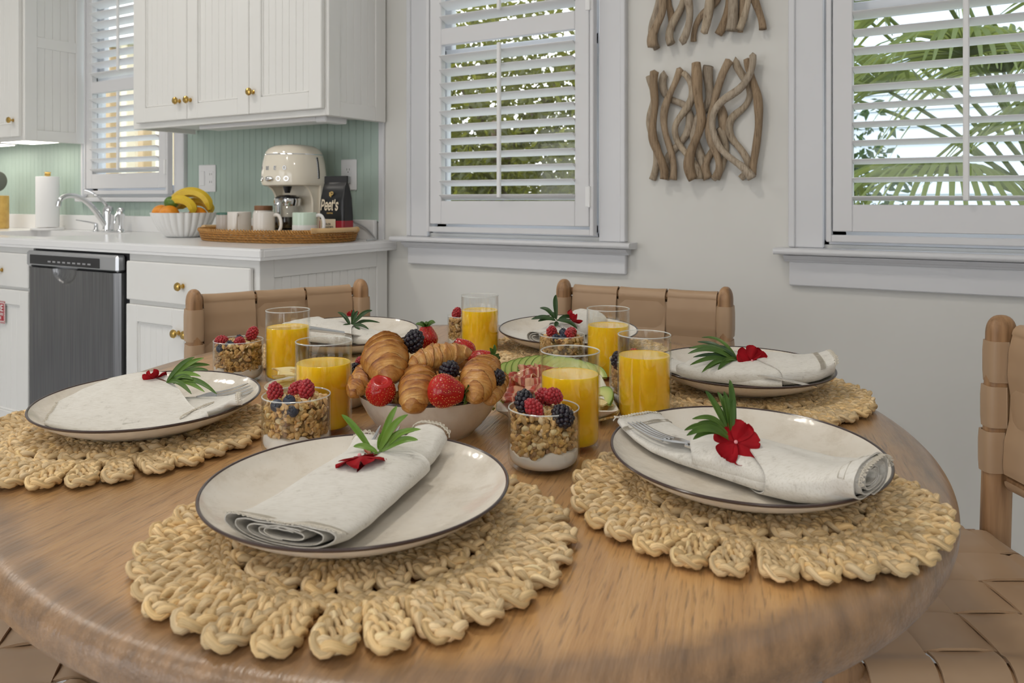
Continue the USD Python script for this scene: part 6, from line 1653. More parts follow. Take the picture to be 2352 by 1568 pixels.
for k in range(13):
    u = k / 12
    lat = -0.006 + 0.128 * u
    dep = 1.262 + 0.012 * math.sin(PI * u)
    R = rotz(1.0 - 1.5 * u) @ rotx(PI / 2 - 0.62) @ rotz(0.1)
    avocado_slice(('first', 'second', 'third', 'fourth', 'fifth', 'sixth', 'seventh', 'eighth', 'ninth', 'tenth', 'eleventh', 'twelfth', 'last')[k] + ' green avocado slice from the left in the fan behind the bacon', place(lat, dep, TZ + 0.0100 + 0.012 * math.sin(PI * u), rotz(0.9 - 1.2 * u) @ rotx(0.75)), seed=k)
avocado_slice('single avocado slice at the near left corner of the platter, under the bacon', place(-0.012, 1.090, TZ + 0.012, rotz(1.2) @ rotx(0.5)), group='single avocado slices')
avocado_slice('single avocado slice at the near right of the platter, beside the folded egg', place(0.112, 1.085, TZ + 0.018, rotz(-1.1) @ rotx(0.7)), group='single avocado slices')
look('egg', {'a': ('attribute', {'attribute': 'tone'}), 'p': ('principled_bsdf', {'roughness': 0.4, 'subsurface_weight': 0.15, 'subsurface_radius': (0.004, 0.003, 0.001), 'subsurface_scale': 0.6})}, [('a.color', 'p.base_color')])
def folded_egg(label, M, L=0.07, W=0.05, seed=1, group='folded eggs on the plates'):
    """A thin egg sheet folded over on itself twice, edges ruffled."""
    u = np.linspace(0, 1, 60); v = np.linspace(0, 1, 40)
    U, V = np.meshgrid(u, v, indexing='ij')
    q = U * 2.0 * PI
    wob = 0.004 * (meshkit.fbm(np.stack([U * 4 + seed, V * 3, 0 * U], -1), 3, seed) - 0.5)
    x = (0.5 - 0.5 * np.cos(q)) * W * (0.9 + 0.2 * V) + 0.10 * W * np.sin(V * 5 + seed) + wob
    z = 0.004 + 0.0095 * U * 2 + 0.0035 * np.sin(V * 6 + U * 4 + seed) + wob * 1.4 + 0.0012 * np.sin(q * 3)
    y = (V - 0.5) * L + 0.004 * np.sin(q + seed)
    m = MB().grid(np.stack([x - W / 2, y, z], -1), thick=0.0024)
    n = meshkit.fbm(np.stack([U * 7, V * 6, 0 * U + seed], -1), 4, seed + 1)[..., None]
    col = np.array((0.80, 0.60, 0.24)) * (1 - n) + np.array((0.86, 0.74, 0.42)) * n
    col = np.where(n > 0.62, np.array((0.62, 0.38, 0.12)), col)
    return obj('folded_egg', m, 'egg', None, label=label, cat='egg', group=group, M=M, col=np.vstack([col.reshape(-1, 3)] * 2))
folded_egg('yellow folded egg at the near right corner of the platter', place(0.112, 1.085, TZ + 0.006, rotz(0.9)), L=0.055, W=0.045, seed=3)
ep = thing('egg_plate', 'small cream oval plate with folded eggs between the left juice glasses', 'plate', M=place(-0.284, 1.190, TZ, rotz(-0.62)))
rows = [(0.003, 0.002, 0.0015, 0.004), (0.062, 0.040, 0.0399, 0.004), (0.066, 0.043, 0.0429, 0.0), (0.070, 0.046, 0.0459, 0.001), (0.086, 0.060, 0.0595, 0.014), (0.092, 0.065, 0.0645, 0.0205), (0.0935, 0.0662, 0.066, 0.0222), (0.092, 0.065, 0.0645, 0.0230), (0.084, 0.058, 0.0575, 0.0155), (0.068, 0.045, 0.0445, 0.007), (0.003, 0.002, 0.0015, 0.0065)]
obj('dish', MB().grid(rr_loft(rows, 14), closed_v=True), 'platter_white', ep, smooth=40)
folded_egg('pale folded egg hanging over the left end of the egg plate', place(-0.333, 1.205, TZ + 0.018, rotz(0.3)), L=0.060, W=0.052, seed=5)
folded_egg('folded egg seen through the glass, left of the croissants', place(-0.255, 1.215, TZ + 0.022, rotz(-0.5)), L=0.070, W=0.055, seed=8)
folded_egg('folded egg at the right end of the egg plate, under the blackberry', place(-0.225, 1.150, TZ + 0.013, rotz(-0.9)), L=0.062, W=0.050, seed=11)
# ------------------------------------------------------------------ things on the worktop
CZ = CT + 0.0005
plain('cream_gloss', (0.80, 0.74, 0.62), 0.12, coat_weight=0.4)
plain('mug_white', (0.78, 0.745, 0.70), 0.15)
plain('mug_grey', (0.50, 0.45, 0.41), 0.2)
plain('mug_rim_green', (0.06, 0.16, 0.12), 0.25)
plain('mug_mint', (0.60, 0.74, 0.62), 0.15)
plain('coffee', (0.010, 0.005, 0.003), 0.1)
plain('bag_black', (0.012, 0.012, 0.013), 0.28)
plain('bag_red', (0.30, 0.012, 0.025), 0.3)
plain('label_cream', (0.72, 0.62, 0.47), 0.5)
plain('gold_print', (0.62, 0.42, 0.14), 0.35)
plain('ink', (0.03, 0.025, 0.02), 0.5)
plain('lid_wood', (0.26, 0.125, 0.06), 0.5)
plain('bowl_white', (0.80, 0.80, 0.79), 0.3)
plain('cord_grey', (0.40, 0.41, 0.42), 0.4)
plain('paper', (0.86, 0.86, 0.86), 0.9)
plain('silicone_green', (0.075, 0.085, 0.065), 0.5)
grained('gold_wood', (0.50, 0.30, 0.07), (0.62, 0.40, 0.11), 0.35, nscale=20)
grained('banana_skin', (0.70, 0.46, 0.02), (0.80, 0.56, 0.045), 0.4, nscale=14)
grained('orange_skin', (0.78, 0.26, 0.012), (0.85, 0.33, 0.02), 0.4, nscale=90, bump=0.3)
grained('lime_skin', (0.06, 0.14, 0.02), (0.13, 0.22, 0.03), 0.35, nscale=40)
plain('banana_tip', (0.08, 0.05, 0.03), 0.6)
# rattan tray
ty = thing('rattan_tray', 'oval woven rattan tray with pale wooden handles holding the coffee things', 'tray', (-2.392, 2.192, CZ))
def oval(a, b, n=150, q0=0.0, q1=2 * PI):
    q = np.linspace(q0, q1, n)
    return np.stack([a * np.sign(np.cos(q)) * np.abs(np.cos(q)) ** 0.85, b * np.sign(np.sin(q)) * np.abs(np.sin(q)) ** 0.85, 0 * q], 1)
rng = np.random.default_rng(3)
RT = (0.46, 0.235, 0.065)
obj('base', MB().prism(Polygon(oval(0.330, 0.205)[:-1, :2]), 0.012), 'gold_wood', ty, smooth=False)
for k in range(4):
    m = MB()
    a, b = 0.332 + 0.003 * k, 0.207 + 0.003 * k
    p = oval(a, b, 500) + (0, 0, 0.006 + 0.0092 * k)
    tg = np.gradient(p, axis=0); nn = np.stack([tg[:, 1], -tg[:, 0], 0 * tg[:, 0]], 1); nn /= np.linalg.norm(nn, axis=1, keepdims=True) + 1e-9
    u = np.linspace(0, 2 * PI * 62, 500)
    for j in range(2):
        q = p + nn * (0.0028 * np.sin(u + PI * j + k * 1.57))[:, None] + np.array([0, 0, 1]) * (0.0022 * np.cos(u + PI * j + k * 1.57))[:, None]
        strand(m, q, 0.0030, rng, 7, base=RT)
    obj('woven_row', m, 'raffia', ty, col=m.colors(), fib=m.fibres())
m = MB()
p = oval(0.343, 0.218, 620) + (0, 0, 0.042)
tg = np.gradient(p, axis=0); nn = np.stack([tg[:, 1], -tg[:, 0], 0 * tg[:, 0]], 1); nn /= np.linalg.norm(nn, axis=1, keepdims=True) + 1e-9
u = np.linspace(0, 2 * PI * 85, 620)
for j in range(2):
    strand(m, p + nn * (0.0042 * np.sin(u + PI * j))[:, None] + np.array([0, 0, 1]) * (0.0042 * np.cos(u + PI * j))[:, None], 0.0036, rng, 7, base=(0.52, 0.28, 0.085))
obj('lashed_rim', m, 'raffia', ty, col=m.colors(), fib=m.fibres())
plain('handle_pale', (0.66, 0.44, 0.21), 0.4)
for q in (-0.12, PI - 0.12):
    h = obj('handle', MB().tube(oval(0.352, 0.227, 24, q - 0.42, q + 0.42) + (0, 0, 0.047), 0.0085, 12), 'handle_pale', ty)
    for e in (-0.38, 0.38):
        b = MB()
        for j in range(7):
            c = oval(0.352, 0.227, 2, q + e + 0.012 * (j - 3), q + e + 0.012 * (j - 3) + 0.006) + (0, 0, 0.046)
            b.tube(c, 0.0105, 12)
        obj('binding', b, 'handle_pale', h)
TRZ = CZ + 0.0125
# coffee maker
cm = thing('coffee_maker', 'cream retro drip coffee maker with chrome lettering on the rattan tray', 'coffee maker', (-2.380, 2.266, TRZ))
def rloft(rows, n=10):
    return MB().grid(rr_loft(rows, n), closed_v=True)
HX, HY = 0.118, 0.116
head = [(0.01, 0.01, 0.009, 0.198), (0.105, 0.103, 0.088, 0.198), (0.116, 0.114, 0.098, 0.203), (0.1195, 0.1175, 0.100, 0.215), (0.1190, 0.117, 0.100, 0.250), (0.1145, 0.1125, 0.096, 0.290), (0.1075, 0.1055, 0.090, 0.321), (0.01, 0.01, 0.009, 0.321)]
obj('head', rloft(head), 'cream_gloss', cm, smooth=45)
lid = [(0.01, 0.01, 0.009, 0.3235), (0.1065, 0.1045, 0.089, 0.3235), (0.103, 0.101, 0.086, 0.334), (0.093, 0.091, 0.078, 0.347), (0.075, 0.073, 0.062, 0.357), (0.045, 0.043, 0.036, 0.3625), (0.01, 0.01, 0.009, 0.364)]
obj('lid', rloft(lid), 'cream_gloss', cm, smooth=45)
obj('lid_band', rloft([(0.01, 0.01, 0.009, 0.3205), (0.1085, 0.1065, 0.091, 0.3205), (0.1085, 0.1065, 0.091, 0.324), (0.01, 0.01, 0.009, 0.324)]), 'chrome', cm, smooth=45)
col = MB().prism(shapely.box(-0.117, 0.028, 0.117, 0.116).intersection(rounded_poly(0.236, 0.232, 0.098, 12)), 0.185, t=(0, 0, 0.018))
for s in (-1, 1):
    pr = [(0, 0)] + [(0.052 - 0.052 * math.sin(q), -0.052 + 0.052 * math.cos(q)) for q in np.linspace(0, PI / 2, 8)][::-1]
    side = Polygon([(0.03, 0.2), (0.03, 0.02), (0.0, 0.02)] + [(-0.055 * (1 - math.cos(q)) , 0.13 + 0.07 * math.sin(q)) for q in np.linspace(0, PI / 2, 8)])
    col.prism(side, 0.010, R=np.stack([[0, 1, 0], [0, 0, 1], [1, 0, 0]], 1).astype(float), t=(s * 0.100 - 0.005, 0.0, 0))
obj('column', col, 'cream_gloss', cm, smooth=45)
obj('foot', rloft([(0.01, 0.01, 0.009, 0.0), (0.112, 0.110, 0.095, 0.0), (0.117, 0.115, 0.098, 0.006), (0.117, 0.115, 0.098, 0.018), (0.110, 0.108, 0.092, 0.022), (0.01, 0.01, 0.009, 0.022)]), 'cream_gloss', cm, smooth=45)
obj('hot_plate', MB().lathe([(0.0001, 0.022), (0.068, 0.022), (0.068, 0.026), (0.0001, 0.026)], 40, t=(0, -0.035, 0)), 'black_matt', cm)
obj('drip_spout', MB().lathe([(0.0001, 0.172), (0.010, 0.172), (0.018, 0.198), (0.0001, 0.198)], 24, t=(0, -0.035, 0)), 'black_gloss', cm)
def on_head(phi, z, lift=0.0):
    """Point and outward direction on the head at angle phi (from the front, to the right) and height z."""
    rows = np.array([(q[3], q[0], q[2]) for q in head[3:7]])
    hx = np.interp(z, rows[:, 0], rows[:, 1])
    d = np.array([math.sin(phi), -math.cos(phi), 0])
    ln = shapely.LineString([(0, 0), tuple(d[:2] * 0.3)]).intersection(rounded_poly(2 * hx, 2 * (hx - 0.002), hx * 0.84, 12))
    r = ln.length + lift
    return d * r + (0, 0, z), d
def facing(d):
    x = unit(np.cross((0, 0, 1), d))
    return np.stack([x, np.cross(d, x), d], 1)
for ch_, deg in zip('SMEG', (-33, -11.5, 9.5, 29.5)):
    p, d = on_head(math.radians(deg), 0.268, -0.0006)
    v, f = text_on(ch_, 0.015)
    v[:, 1] -= 0.0075; v[:, 2] *= 8
    obj('letter', MB().add(v, f, R=facing(d), t=p), 'chrome_matt', cm, smooth=False)
p, d = on_head(math.radians(-4), 0.2265, 0.004)
obj('lever', MB().ball(p, (0.023, 0.0105, 0.010), 3, R=facing(d)), 'chrome', cm)
for deg in (-28, 18, 33):
    p, d = on_head(math.radians(deg), 0.2265, -0.001)
    b = obj('button', MB().lathe([(0.0001, 0.003), (0.0075, 0.003), (0.0085, 0.0045), (0.0095, 0.0045), (0.0105, 0.002), (0.0105, 0.0)], 24, R=facing(d), t=p), 'chrome', cm)
    obj('face', MB().lathe([(0.0001, 0.0036), (0.0068, 0.0034), (0.0068, 0.003)], 20, R=facing(d), t=p), 'cream_gloss', b)
sw = MB(); sg = MB()
for k in range(11):
    p, d = on_head(math.radians(97), 0.232 + 0.0075 * k, 0.0)
    sw.ball(p, (0.0075, 0.0055, 0.003), 1, R=facing(d)); sg.ball(p + d * 0.0016, (0.0045, 0.0055, 0.0026), 1, R=facing(d))
obj('gauge_frame', sw, 'chrome', cm); obj('gauge_window', sg, 'black_gloss', cm)
jug = obj('carafe', MB().lathe([(0.0001, 0.0265), (0.050, 0.0265), (0.060, 0.034), (0.0645, 0.055), (0.063, 0.085), (0.055, 0.112), (0.049, 0.126), (0.0475, 0.126), (0.0535, 0.110), (0.0615, 0.085), (0.063, 0.055), (0.059, 0.036), (0.049, 0.0285), (0.0001, 0.0285)], 48, t=(0, -0.035, 0)), 'clear_glass', cm)
obj('coffee', MB().lathe([(0.0001, 0.0287), (0.048, 0.0287), (0.0585, 0.037), (0.0625, 0.055), (0.062, 0.078), (0.0001, 0.078)], 48, t=(0, -0.035, 0)), 'coffee', jug)
obj('collar', MB().lathe([(0.047, 0.122), (0.0505, 0.122), (0.054, 0.140), (0.052, 0.150), (0.046, 0.150)], 48, t=(0, -0.035, 0), closed=True), 'chrome', jug)
obj('carafe_lid', MB().lathe([(0.0001, 0.142), (0.046, 0.142), (0.046, 0.156), (0.030, 0.163), (0.0001, 0.165)], 40, t=(0, -0.035, 0)), 'black_gloss', jug)
hd_ = np.array([0.45, -0.89, 0]); hd_ /= np.linalg.norm(hd_); c0_ = np.array([0, -0.035, 0])
obj('handle', MB().tube(smoothpath([c0_ + hd_ * 0.050 + (0, 0, 0.140), c0_ + hd_ * 0.078 + (0, 0, 0.138), c0_ + hd_ * 0.092 + (0, 0, 0.115), c0_ + hd_ * 0.090 + (0, 0, 0.075), c0_ + hd_ * 0.080 + (0, 0, 0.050)], 26), 0.0085, 10, sx=1.3, up=(hd_[1], -hd_[0], 0)), 'chrome', jug)
# coffee bag
bg = thing('coffee_bag', 'black bag of ground coffee with red band and cream label, right of the coffee maker', 'coffee bag', (-2.150, 2.262, TRZ), rz=0.02)
def bag_part(z0, z1, grow=0.0):
    st = np.array([(0.0, 0.062, 0.031), (0.010, 0.0645, 0.032), (0.09, 0.064, 0.030), (0.15, 0.0615, 0.026), (0.19, 0.058, 0.016), (0.212, 0.056, 0.0045), (0.236, 0.0555, 0.0035)])
    zz = np.unique(np.r_[np.linspace(z0, z1, 22)])
    P = []
    for z in zz:
        hx, hy = np.interp(z, st[:, 0], st[:, 1]) + grow, np.interp(z, st[:, 0], st[:, 2]) + grow
        c = np.array(rounded_poly(2 * hx, 2 * hy, min(hx, hy) * 0.45, 5).exterior.coords)[:-1]
        c = np.roll(c, -int(np.argmin(np.abs(np.arctan2(c[:, 1], c[:, 0]) + 3.0))), 0)
        s = np.abs(c[:, 0]) > hx * 0.8
        c[:, 0] -= np.sign(c[:, 0]) * 0.006 * s * np.sin(np.clip(z / 0.2, 0, 1) * PI) * (np.abs(c[:, 1]) < hy * 0.6)
        P.append(np.column_stack([c, np.full(len(c), z)]))
    P = np.array(P)
    P += 0.0022 * (meshkit.fbm(P * 26 + 4, 3, 5)[..., None] - 0.5) * np.array([1, 1, 0])
    lo, hi = P[:1] * np.array([0.02, 0.02, 1]), P[-1:] * np.array([0.02, 0.02, 1])
    return MB().grid(np.concatenate([lo, P, hi]), closed_v=True)
obj('pouch', bag_part(0.0, 0.213), 'bag_black', bg, smooth=50)
obj('folded_top', bag_part(0.212, 0.236, 0.0012), 'black_matt', bg, smooth=50)
obj('red_band', bag_part(0.001, 0.066, 0.0009), 'bag_red', bg, smooth=50)
lb_ = obj('label', MB().box((-0.050, -0.0352, 0.004), (0.027, -0.0330, 0.072), 0.0006), 'label_cream', bg, smooth=False)
tx = MB()
for s, h, w, z in (("MAJOR", 0.0075, 0.030, 0.049), ("DICKASON'S", 0.0075, 0.056, 0.038), ('BLEND', 0.004, 0.020, 0.028), ('DARK ROAST', 0.004, 0.030, 0.018)):
    v, f = text_on(s, h, w)
    tx.add(v, f, R=rotx(PI / 2), t=(-0.0115, -0.0352, z))
obj('label_print', tx, 'ink', lb_, smooth=False)
v, f = text_on("Peet's", 0.040, 0.086)
v[:, 0] += 0.12 * v[:, 1]
lg = obj('brand_lettering', MB().add(v * np.array([1, 1, 4]), f, R=rotz(0) @ rotx(PI / 2 - 0.06), t=(-0.006, -0.0322, 0.106)), 'label_cream', bg, smooth=False)
v, f = text_on('P', 0.020, 0.014)
obj('emblem', MB().add(v * np.array([1, 1, 4]), f, R=rotx(PI / 2 - 0.09), t=(0.004, -0.0285, 0.156)).box((-0.010, -0.0292, 0.159), (-0.005, -0.0265, 0.174), 0.001), 'gold_print', bg, smooth=False)
v, f = text_on('COFFEE', 0.005, 0.030)
obj('small_print', MB().add(v * np.array([1, 1, 4]), f, R=rotx(PI / 2), t=(-0.002, -0.0326, 0.092)), 'gold_print', bg, smooth=False)
v, f = text_on('10.5 OZ', 0.006, 0.020)
obj('weight_print', MB().add(v * np.array([1, 1, 4]), f, R=rotx(PI / 2), t=(0.042, -0.0338, 0.012)), 'label_cream', bg, smooth=False)
# mugs and jar
def mug(label, loc, mat, R=0.044, H=0.078, hang=0.0, rim=None, foot=None, s=1.0):
    t = thing('mug', label, 'mug', M=mat4(loc, rz=hang, s=s), group='mugs on the rattan tray')
    prof = [(0.0001, 0.002), (R - 0.008, 0.002), (R - 0.006, 0.0), (R - 0.002, 0.004), (R, 0.014), (R, H - 0.002), (R - 0.0015, H), (R - 0.0035, H - 0.002), (R - 0.004, 0.012), (R - 0.010, 0.006), (0.0001, 0.006)]
    obj('body', MB().lathe(prof, 48), mat, t, smooth=45)
    if rim:
        obj('rim_band', MB().lathe([(R + 0.0004, H - 0.008), (R + 0.0006, H - 0.001), (R - 0.0015, H + 0.0008), (R - 0.004, H - 0.001), (R - 0.0045, H - 0.006)], 48), rim, t)
    if foot:
        obj('dipped_foot', MB().lathe([(R - 0.003, 0.003), (R + 0.0004, 0.014), (R + 0.0004, 0.052), (R - 0.0005, 0.0522)], 48), foot, t)
    hw = H
    obj('handle', MB().tube(smoothpath([(R - 0.003, 0, H * 0.86), (R + 0.018, 0, H * 0.88), (R + 0.029, 0, H * 0.62), (R + 0.024, 0, H * 0.32), (R - 0.002, 0, H * 0.10)], 26), 0.0048, 10, sx=1.35, up=(0, 1, 0)), foot or mat, t)
    return t
VD = math.radians(-43)
mug('grey-brown mug with a dark green rim, leftmost on the tray', (-2.690, 2.190, TRZ), 'mug_grey', 0.039, 0.092, hang=2.4, rim='mug_rim_green')
mug('white mug with its handle towards the camera, second from left on the tray', (-2.550, 2.140, TRZ), 'mug_white', 0.0455, 0.098, hang=VD - 0.1)
mug('white mug with its handle to the right, before the wooden-lidded jar', (-2.362, 2.098, TRZ), 'mug_white', 0.040, 0.098, hang=math.radians(20))
mug('mint green mug with white lower half, in front of the coffee bag', (-2.180, 2.128, TRZ), 'mug_mint', 0.0445, 0.098, hang=math.radians(25), foot='bowl_white')
jr = thing('storage_jar', 'cream ceramic jar with a wooden lid beside the coffee maker', 'jar', (-2.605, 2.310, TRZ))
obj('body', MB().lathe([(0.0001, 0.0), (0.040, 0.0), (0.044, 0.006), (0.044, 0.085), (0.040, 0.096), (0.034, 0.102), (0.0001, 0.102)], 40), 'mug_white', jr, smooth=45)
obj('lid', MB().lathe([(0.0001, 0.102), (0.036, 0.102), (0.037, 0.105), (0.037, 0.119), (0.0355, 0.121), (0.0001, 0.121)], 40), 'lid_wood', jr)
# fruit bowl
fb = thing('fruit_bowl', 'white fluted ceramic bowl of fruit on the worktop', 'bowl', (-2.940, 2.175, CZ))
def flute():
    n = 288
    q = np.linspace(0, 2 * PI, n, endpoint=False)
    sc = np.abs(np.cos(q * 13)) ** 0.7
    out = [(0.064, 0.0), (0.080, 0.008), (0.100, 0.030), (0.116, 0.058), (0.127, 0.086), (0.133, 0.104)]
    P = [np.stack([0.002 * np.cos(q), 0.002 * np.sin(q), 0 * q], 1)]
    for r, z in out:
        k = 1 - 0.065 * (1 - sc) * min(1, z / 0.02 + 0.4)
        P.append(np.stack([r * k * np.cos(q), r * k * np.sin(q), z + 0 * q], 1))
    for r, z in [(0.128, 0.104), (0.121, 0.086), (0.109, 0.058), (0.093, 0.032), (0.070, 0.013)]:
        k = 1 - 0.04 * (1 - sc)
        P.append(np.stack([r * k * np.cos(q), r * k * np.sin(q), z + 0 * q], 1))
    P.append(np.stack([0.002 * np.cos(q), 0.002 * np.sin(q), 0 * q + 0.010], 1))
    return MB().grid(np.array(P), closed_v=True)
obj('body', flute(), 'bowl_white', fb, smooth=50)
FX = np.array([-2.940, 2.175, CZ])
def banana(label, pts, r=0.018):
    p = smoothpath(np.array(pts), 30)
    t = thing('banana', label, 'banana', FX, group='bananas in the fruit bowl')
    u = np.linspace(0, 1, 30)
    rr = r * np.clip(np.minimum(1, np.minimum((u + 0.02) / 0.16, (1.02 - u) / 0.14)), 0.16, 1) ** 0.7
    obj('peel', MB().tube(p, rr, 6), 'banana_skin', t, smooth=25)
    obj('stalk', MB().tube([p[0] + (p[0] - p[1]) * 1.2, p[0], p[1]], [0.0045, 0.005, 0.006], 7), 'banana_tip', t)
    obj('tip', MB().ball(p[-1], 0.0045, 1), 'banana_tip', t)
rg = lambda a, b, z: tuple(RGT * a + FWD * b + np.array([0, 0, z]))
banana('uppermost banana arching over the fruit bowl', [rg(-0.055, 0.0, 0.128), rg(-0.02, -0.01, 0.172), rg(0.045, -0.01, 0.190), rg(0.095, -0.01, 0.165), rg(0.112, -0.01, 0.115)], 0.021)
banana('banana hanging down in the middle of the fruit bowl', [rg(-0.05, -0.03, 0.132), rg(-0.005, -0.05, 0.158), rg(0.045, -0.055, 0.145), rg(0.062, -0.055, 0.098)], 0.020)
banana('banana at the back of the fruit bowl, rightmost', [rg(-0.04, 0.03, 0.120), rg(0.03, 0.03, 0.150), rg(0.10, 0.02, 0.130), rg(0.105, 0.02, 0.095)], 0.019)
for k, (a, b, z, w) in enumerate(((-0.030, -0.072, 0.098, 'nearest the camera, under the green fruit'), (-0.085, -0.02, 0.100, 'at the left rim'), (0.062, -0.005, 0.090, 'under the right end of the bananas'))):
    o = thing('orange', 'orange in the fruit bowl ' + w, 'orange', FX + np.array(rg(a, b, z)), group='oranges in the fruit bowl')
    obj('peel', MB().ball((0, 0, 0), (0.039, 0.039, 0.037), 3), 'orange_skin', o, smooth=True)
lm = thing('lime', 'dark green fruit on top of the oranges, left of the bananas', 'fruit', FX + np.array(rg(-0.035, -0.040, 0.146)))
obj('peel', MB().ball((0, 0, 0), (0.034, 0.027, 0.027), 3), 'lime_skin', lm, smooth=True)
# faucet
fa = thing('faucet', 'chrome kitchen faucet with a curved spout in front of the sink window', 'faucet', (-3.750, 2.345, CZ))
obj('base', MB().lathe([(0.0001, 0.0), (0.030, 0.0), (0.031, 0.006), (0.026, 0.012), (0.024, 0.05), (0.026, 0.085), (0.0265, 0.105), (0.020, 0.122), (0.009, 0.128), (0.0001, 0.129)], 32), 'chrome', fa)
sp = smoothpath([(0, -0.015, 0.035), (-0.003, -0.05, 0.085), (-0.006, -0.11, 0.150), (-0.008, -0.175, 0.178), (-0.008, -0.225, 0.166), (-0.008, -0.238, 0.145)], 40)
obj('spout', MB().tube(sp, np.linspace(0.015, 0.0105, 40), 14), 'chrome', fa)
obj('aerator', MB().cyl(sp[-1] + (0, 0, 0.004), sp[-1] - (0, 0.004, 0.018), 0.0125, 0.0115), 'chrome', fa)
obj('lever', MB().tube(smoothpath([(0, -0.004, 0.122), (-0.02, -0.03, 0.165), (-0.05, -0.055, 0.195), (-0.085, -0.075, 0.207)], 16), np.linspace(0.0085, 0.0042, 16), 10), 'chrome', fa)
si = thing('soap_dispenser', 'small chrome dispenser with a thin pump arm left of the faucet', 'dispenser', (-3.860, 2.350, CZ))
obj('body', MB().lathe([(0.0001, 0.0), (0.017, 0.0), (0.017, 0.004), (0.011, 0.012), (0.009, 0.038), (0.0001, 0.04)], 24), 'chrome', si)
obj('arm', MB().tube([(0, 0, 0.036), (-0.01, -0.02, 0.044), (-0.05, -0.075, 0.058)], [0.006, 0.005, 0.0035], 10), 'chrome', si)
ss = thing('side_sprayer', 'chrome side sprayer standing right of the faucet', 'sprayer', (-3.655, 2.350, CZ))
obj('body', MB().lathe([(0.0001, 0.0), (0.022, 0.0), (0.020, 0.008), (0.013, 0.016), (0.012, 0.055), (0.019, 0.085), (0.019, 0.105), (0.012, 0.118), (0.0001, 0.120)], 28), 'chrome', ss)
obj('trigger', MB().tube([(0.0, -0.014, 0.10), (0.004, -0.032, 0.075), (0.004, -0.034, 0.045)], 0.0055, 9), 'chrome', ss)
# paper towels, utensil crock
pw = thing('paper_towel_holder', 'standing roll of white paper towels with a brass top', 'paper towel', (-4.25, 2.322, CZ))
obj('base', MB().lathe([(0.0001, 0.0), (0.078, 0.0), (0.080, 0.004), (0.078, 0.012), (0.0001, 0.014)], 40), 'counter_white', pw)
obj('paper_roll', MB().lathe([(0.018, 0.016), (0.054, 0.016), (0.0555, 0.018), (0.0555, 0.278), (0.054, 0.280), (0.018, 0.280)], 48, closed=True), 'paper', pw, smooth=45)
obj('rod', MB().cyl((0, 0, 0.01), (0, 0, 0.29), 0.008), 'brass', pw)
obj('finial', MB().lathe([(0.0001, 0.283), (0.013, 0.283), (0.015, 0.287), (0.013, 0.296), (0.017, 0.303), (0.0001, 0.306)], 24), 'brass', pw)
uc_ = thing('utensil_crock', 'gold wooden utensil crock at the left edge of the worktop', 'utensil holder', (-4.695, 2.290, CZ))
obj('body', MB().lathe([(0.0001, 0.0), (0.056, 0.0), (0.058, 0.003), (0.058, 0.180), (0.055, 0.182), (0.053, 0.180), (0.053, 0.01), (0.0001, 0.01)], 40), 'gold_wood', uc_, smooth=45)
for k, (dx, dy, lab, w, h) in enumerate(((0.020, -0.012, 'large dark green silicone spoon leaning right in the gold crock', 0.058, 0.075), (-0.012, 0.008, 'dark green spatula standing upright in the gold crock', 0.034, 0.060))):
    ut = thing('utensil', lab, 'spoon', (-4.695 + dx, 2.290 + dy, CZ + 0.012), group='utensils in the crock')
    top = np.array([0.045, -0.02, 0.205]) if k == 0 else np.array([-0.015, 0.0, 0.225])
    obj('handle', MB().tube([(0, 0, 0), top], 0.007, 10), 'silicone_green', ut)
    d = unit(top)
    F = np.stack([unit(np.cross((0.5, -0.8, 0), (0, 0, 1))), unit((0.5, -0.8, 0)), (0, 0, 1.0)], 1)
    obj('bowl', MB().ball(top + d * h * 0.55, (w, 0.011, h * 0.72), 3, R=F @ roty(0.9 if k == 0 else 0.0)), 'silicone_green', ut)
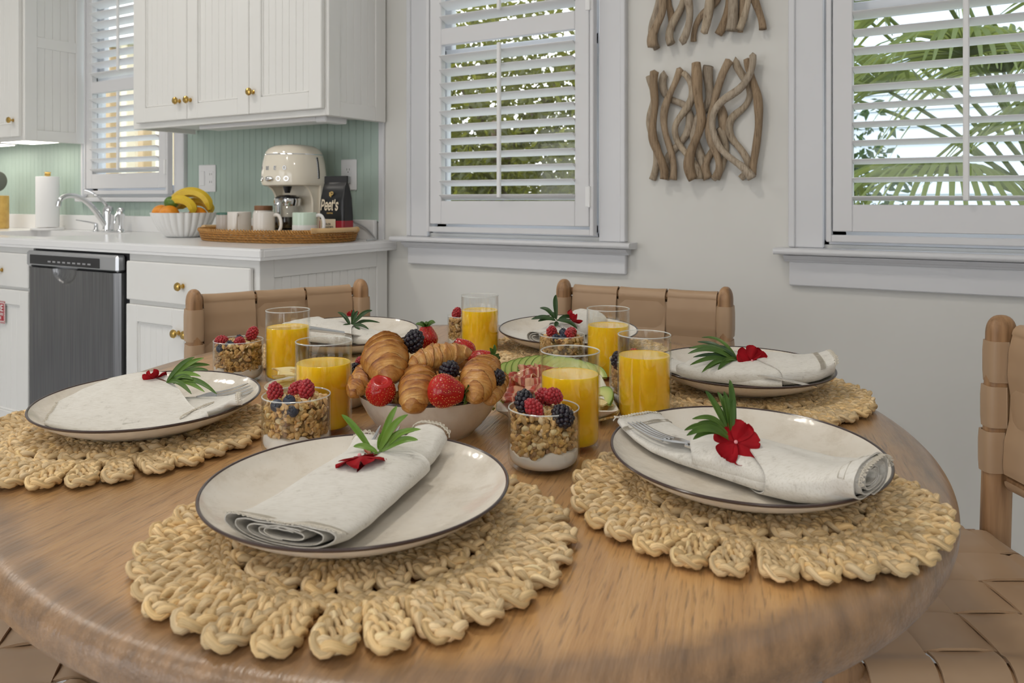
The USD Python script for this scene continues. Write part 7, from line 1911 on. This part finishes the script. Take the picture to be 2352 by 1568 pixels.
# electrical plates
def plate_box(name, label, x, z, w=0.080, h=0.126):
    t = thing(name, label, name.replace('_', ' '), (x, WALL_Y - 0.008, z))
    obj('plate', MB().box((-w / 2, -0.007, -h / 2), (w / 2, 0, h / 2), 0.003), 'white_plastic', t, smooth=False)
    return t
so = plate_box('wall_socket', 'white wall socket with a plug in it on the green beadboard', -2.248, 1.174, 0.084)
for zz in (0.02, -0.02):
    p = obj('outlet', MB().box((-0.0165, -0.0085, zz - 0.0175), (0.0165, -0.006, zz + 0.0175), 0.003), 'white_plastic', so, smooth=False)
    obj('slot', MB().box((-0.008, -0.0088, zz - 0.002), (-0.006, -0.0083, zz + 0.007)).box((0.006, -0.0088, zz - 0.002), (0.008, -0.0083, zz + 0.006)).box((-0.002, -0.0088, zz - 0.011), (0.002, -0.0083, zz - 0.007)), 'ink', p, smooth=False)
lsw = plate_box('light_switch', 'white double switch plate above the fruit bowl', -3.125, 1.172, 0.118, 0.126)
obj('rocker', MB().box((-0.046, -0.011, -0.034), (-0.013, -0.006, 0.034), 0.003), 'white_plastic', lsw, smooth=False)
obj('outlet', MB().box((0.013, -0.0085, -0.034), (0.046, -0.006, 0.034), 0.003), 'white_plastic', lsw, smooth=False)
for zz in (0.018, -0.018):
    obj('slot', MB().box((0.022, -0.0088, zz - 0.004), (0.024, -0.0083, zz + 0.006)).box((0.035, -0.0088, zz - 0.004), (0.037, -0.0083, zz + 0.006)), 'ink', lsw, smooth=False)
cd = thing('power_cord', 'grey power cord running from the socket down behind the tray', 'cord', (0, 0, 0))
obj('plug', MB().box((-2.268, WALL_Y - 0.042, 1.138), (-2.232, WALL_Y - 0.0165, 1.168), 0.004), 'cord_grey', cd, smooth=False)
obj('wire', MB().tube(smoothpath([(-2.250, WALL_Y - 0.035, 1.14), (-2.240, WALL_Y - 0.045, 1.05), (-2.225, WALL_Y - 0.036, 0.998), (-2.15, WALL_Y - 0.038, 0.968), (-2.085, 2.405, CZ + 0.012), (-2.045, 2.365, CZ + 0.004), (-2.030, 2.30, CZ + 0.004)], 40), 0.0032, 8), 'cord_grey', cd)
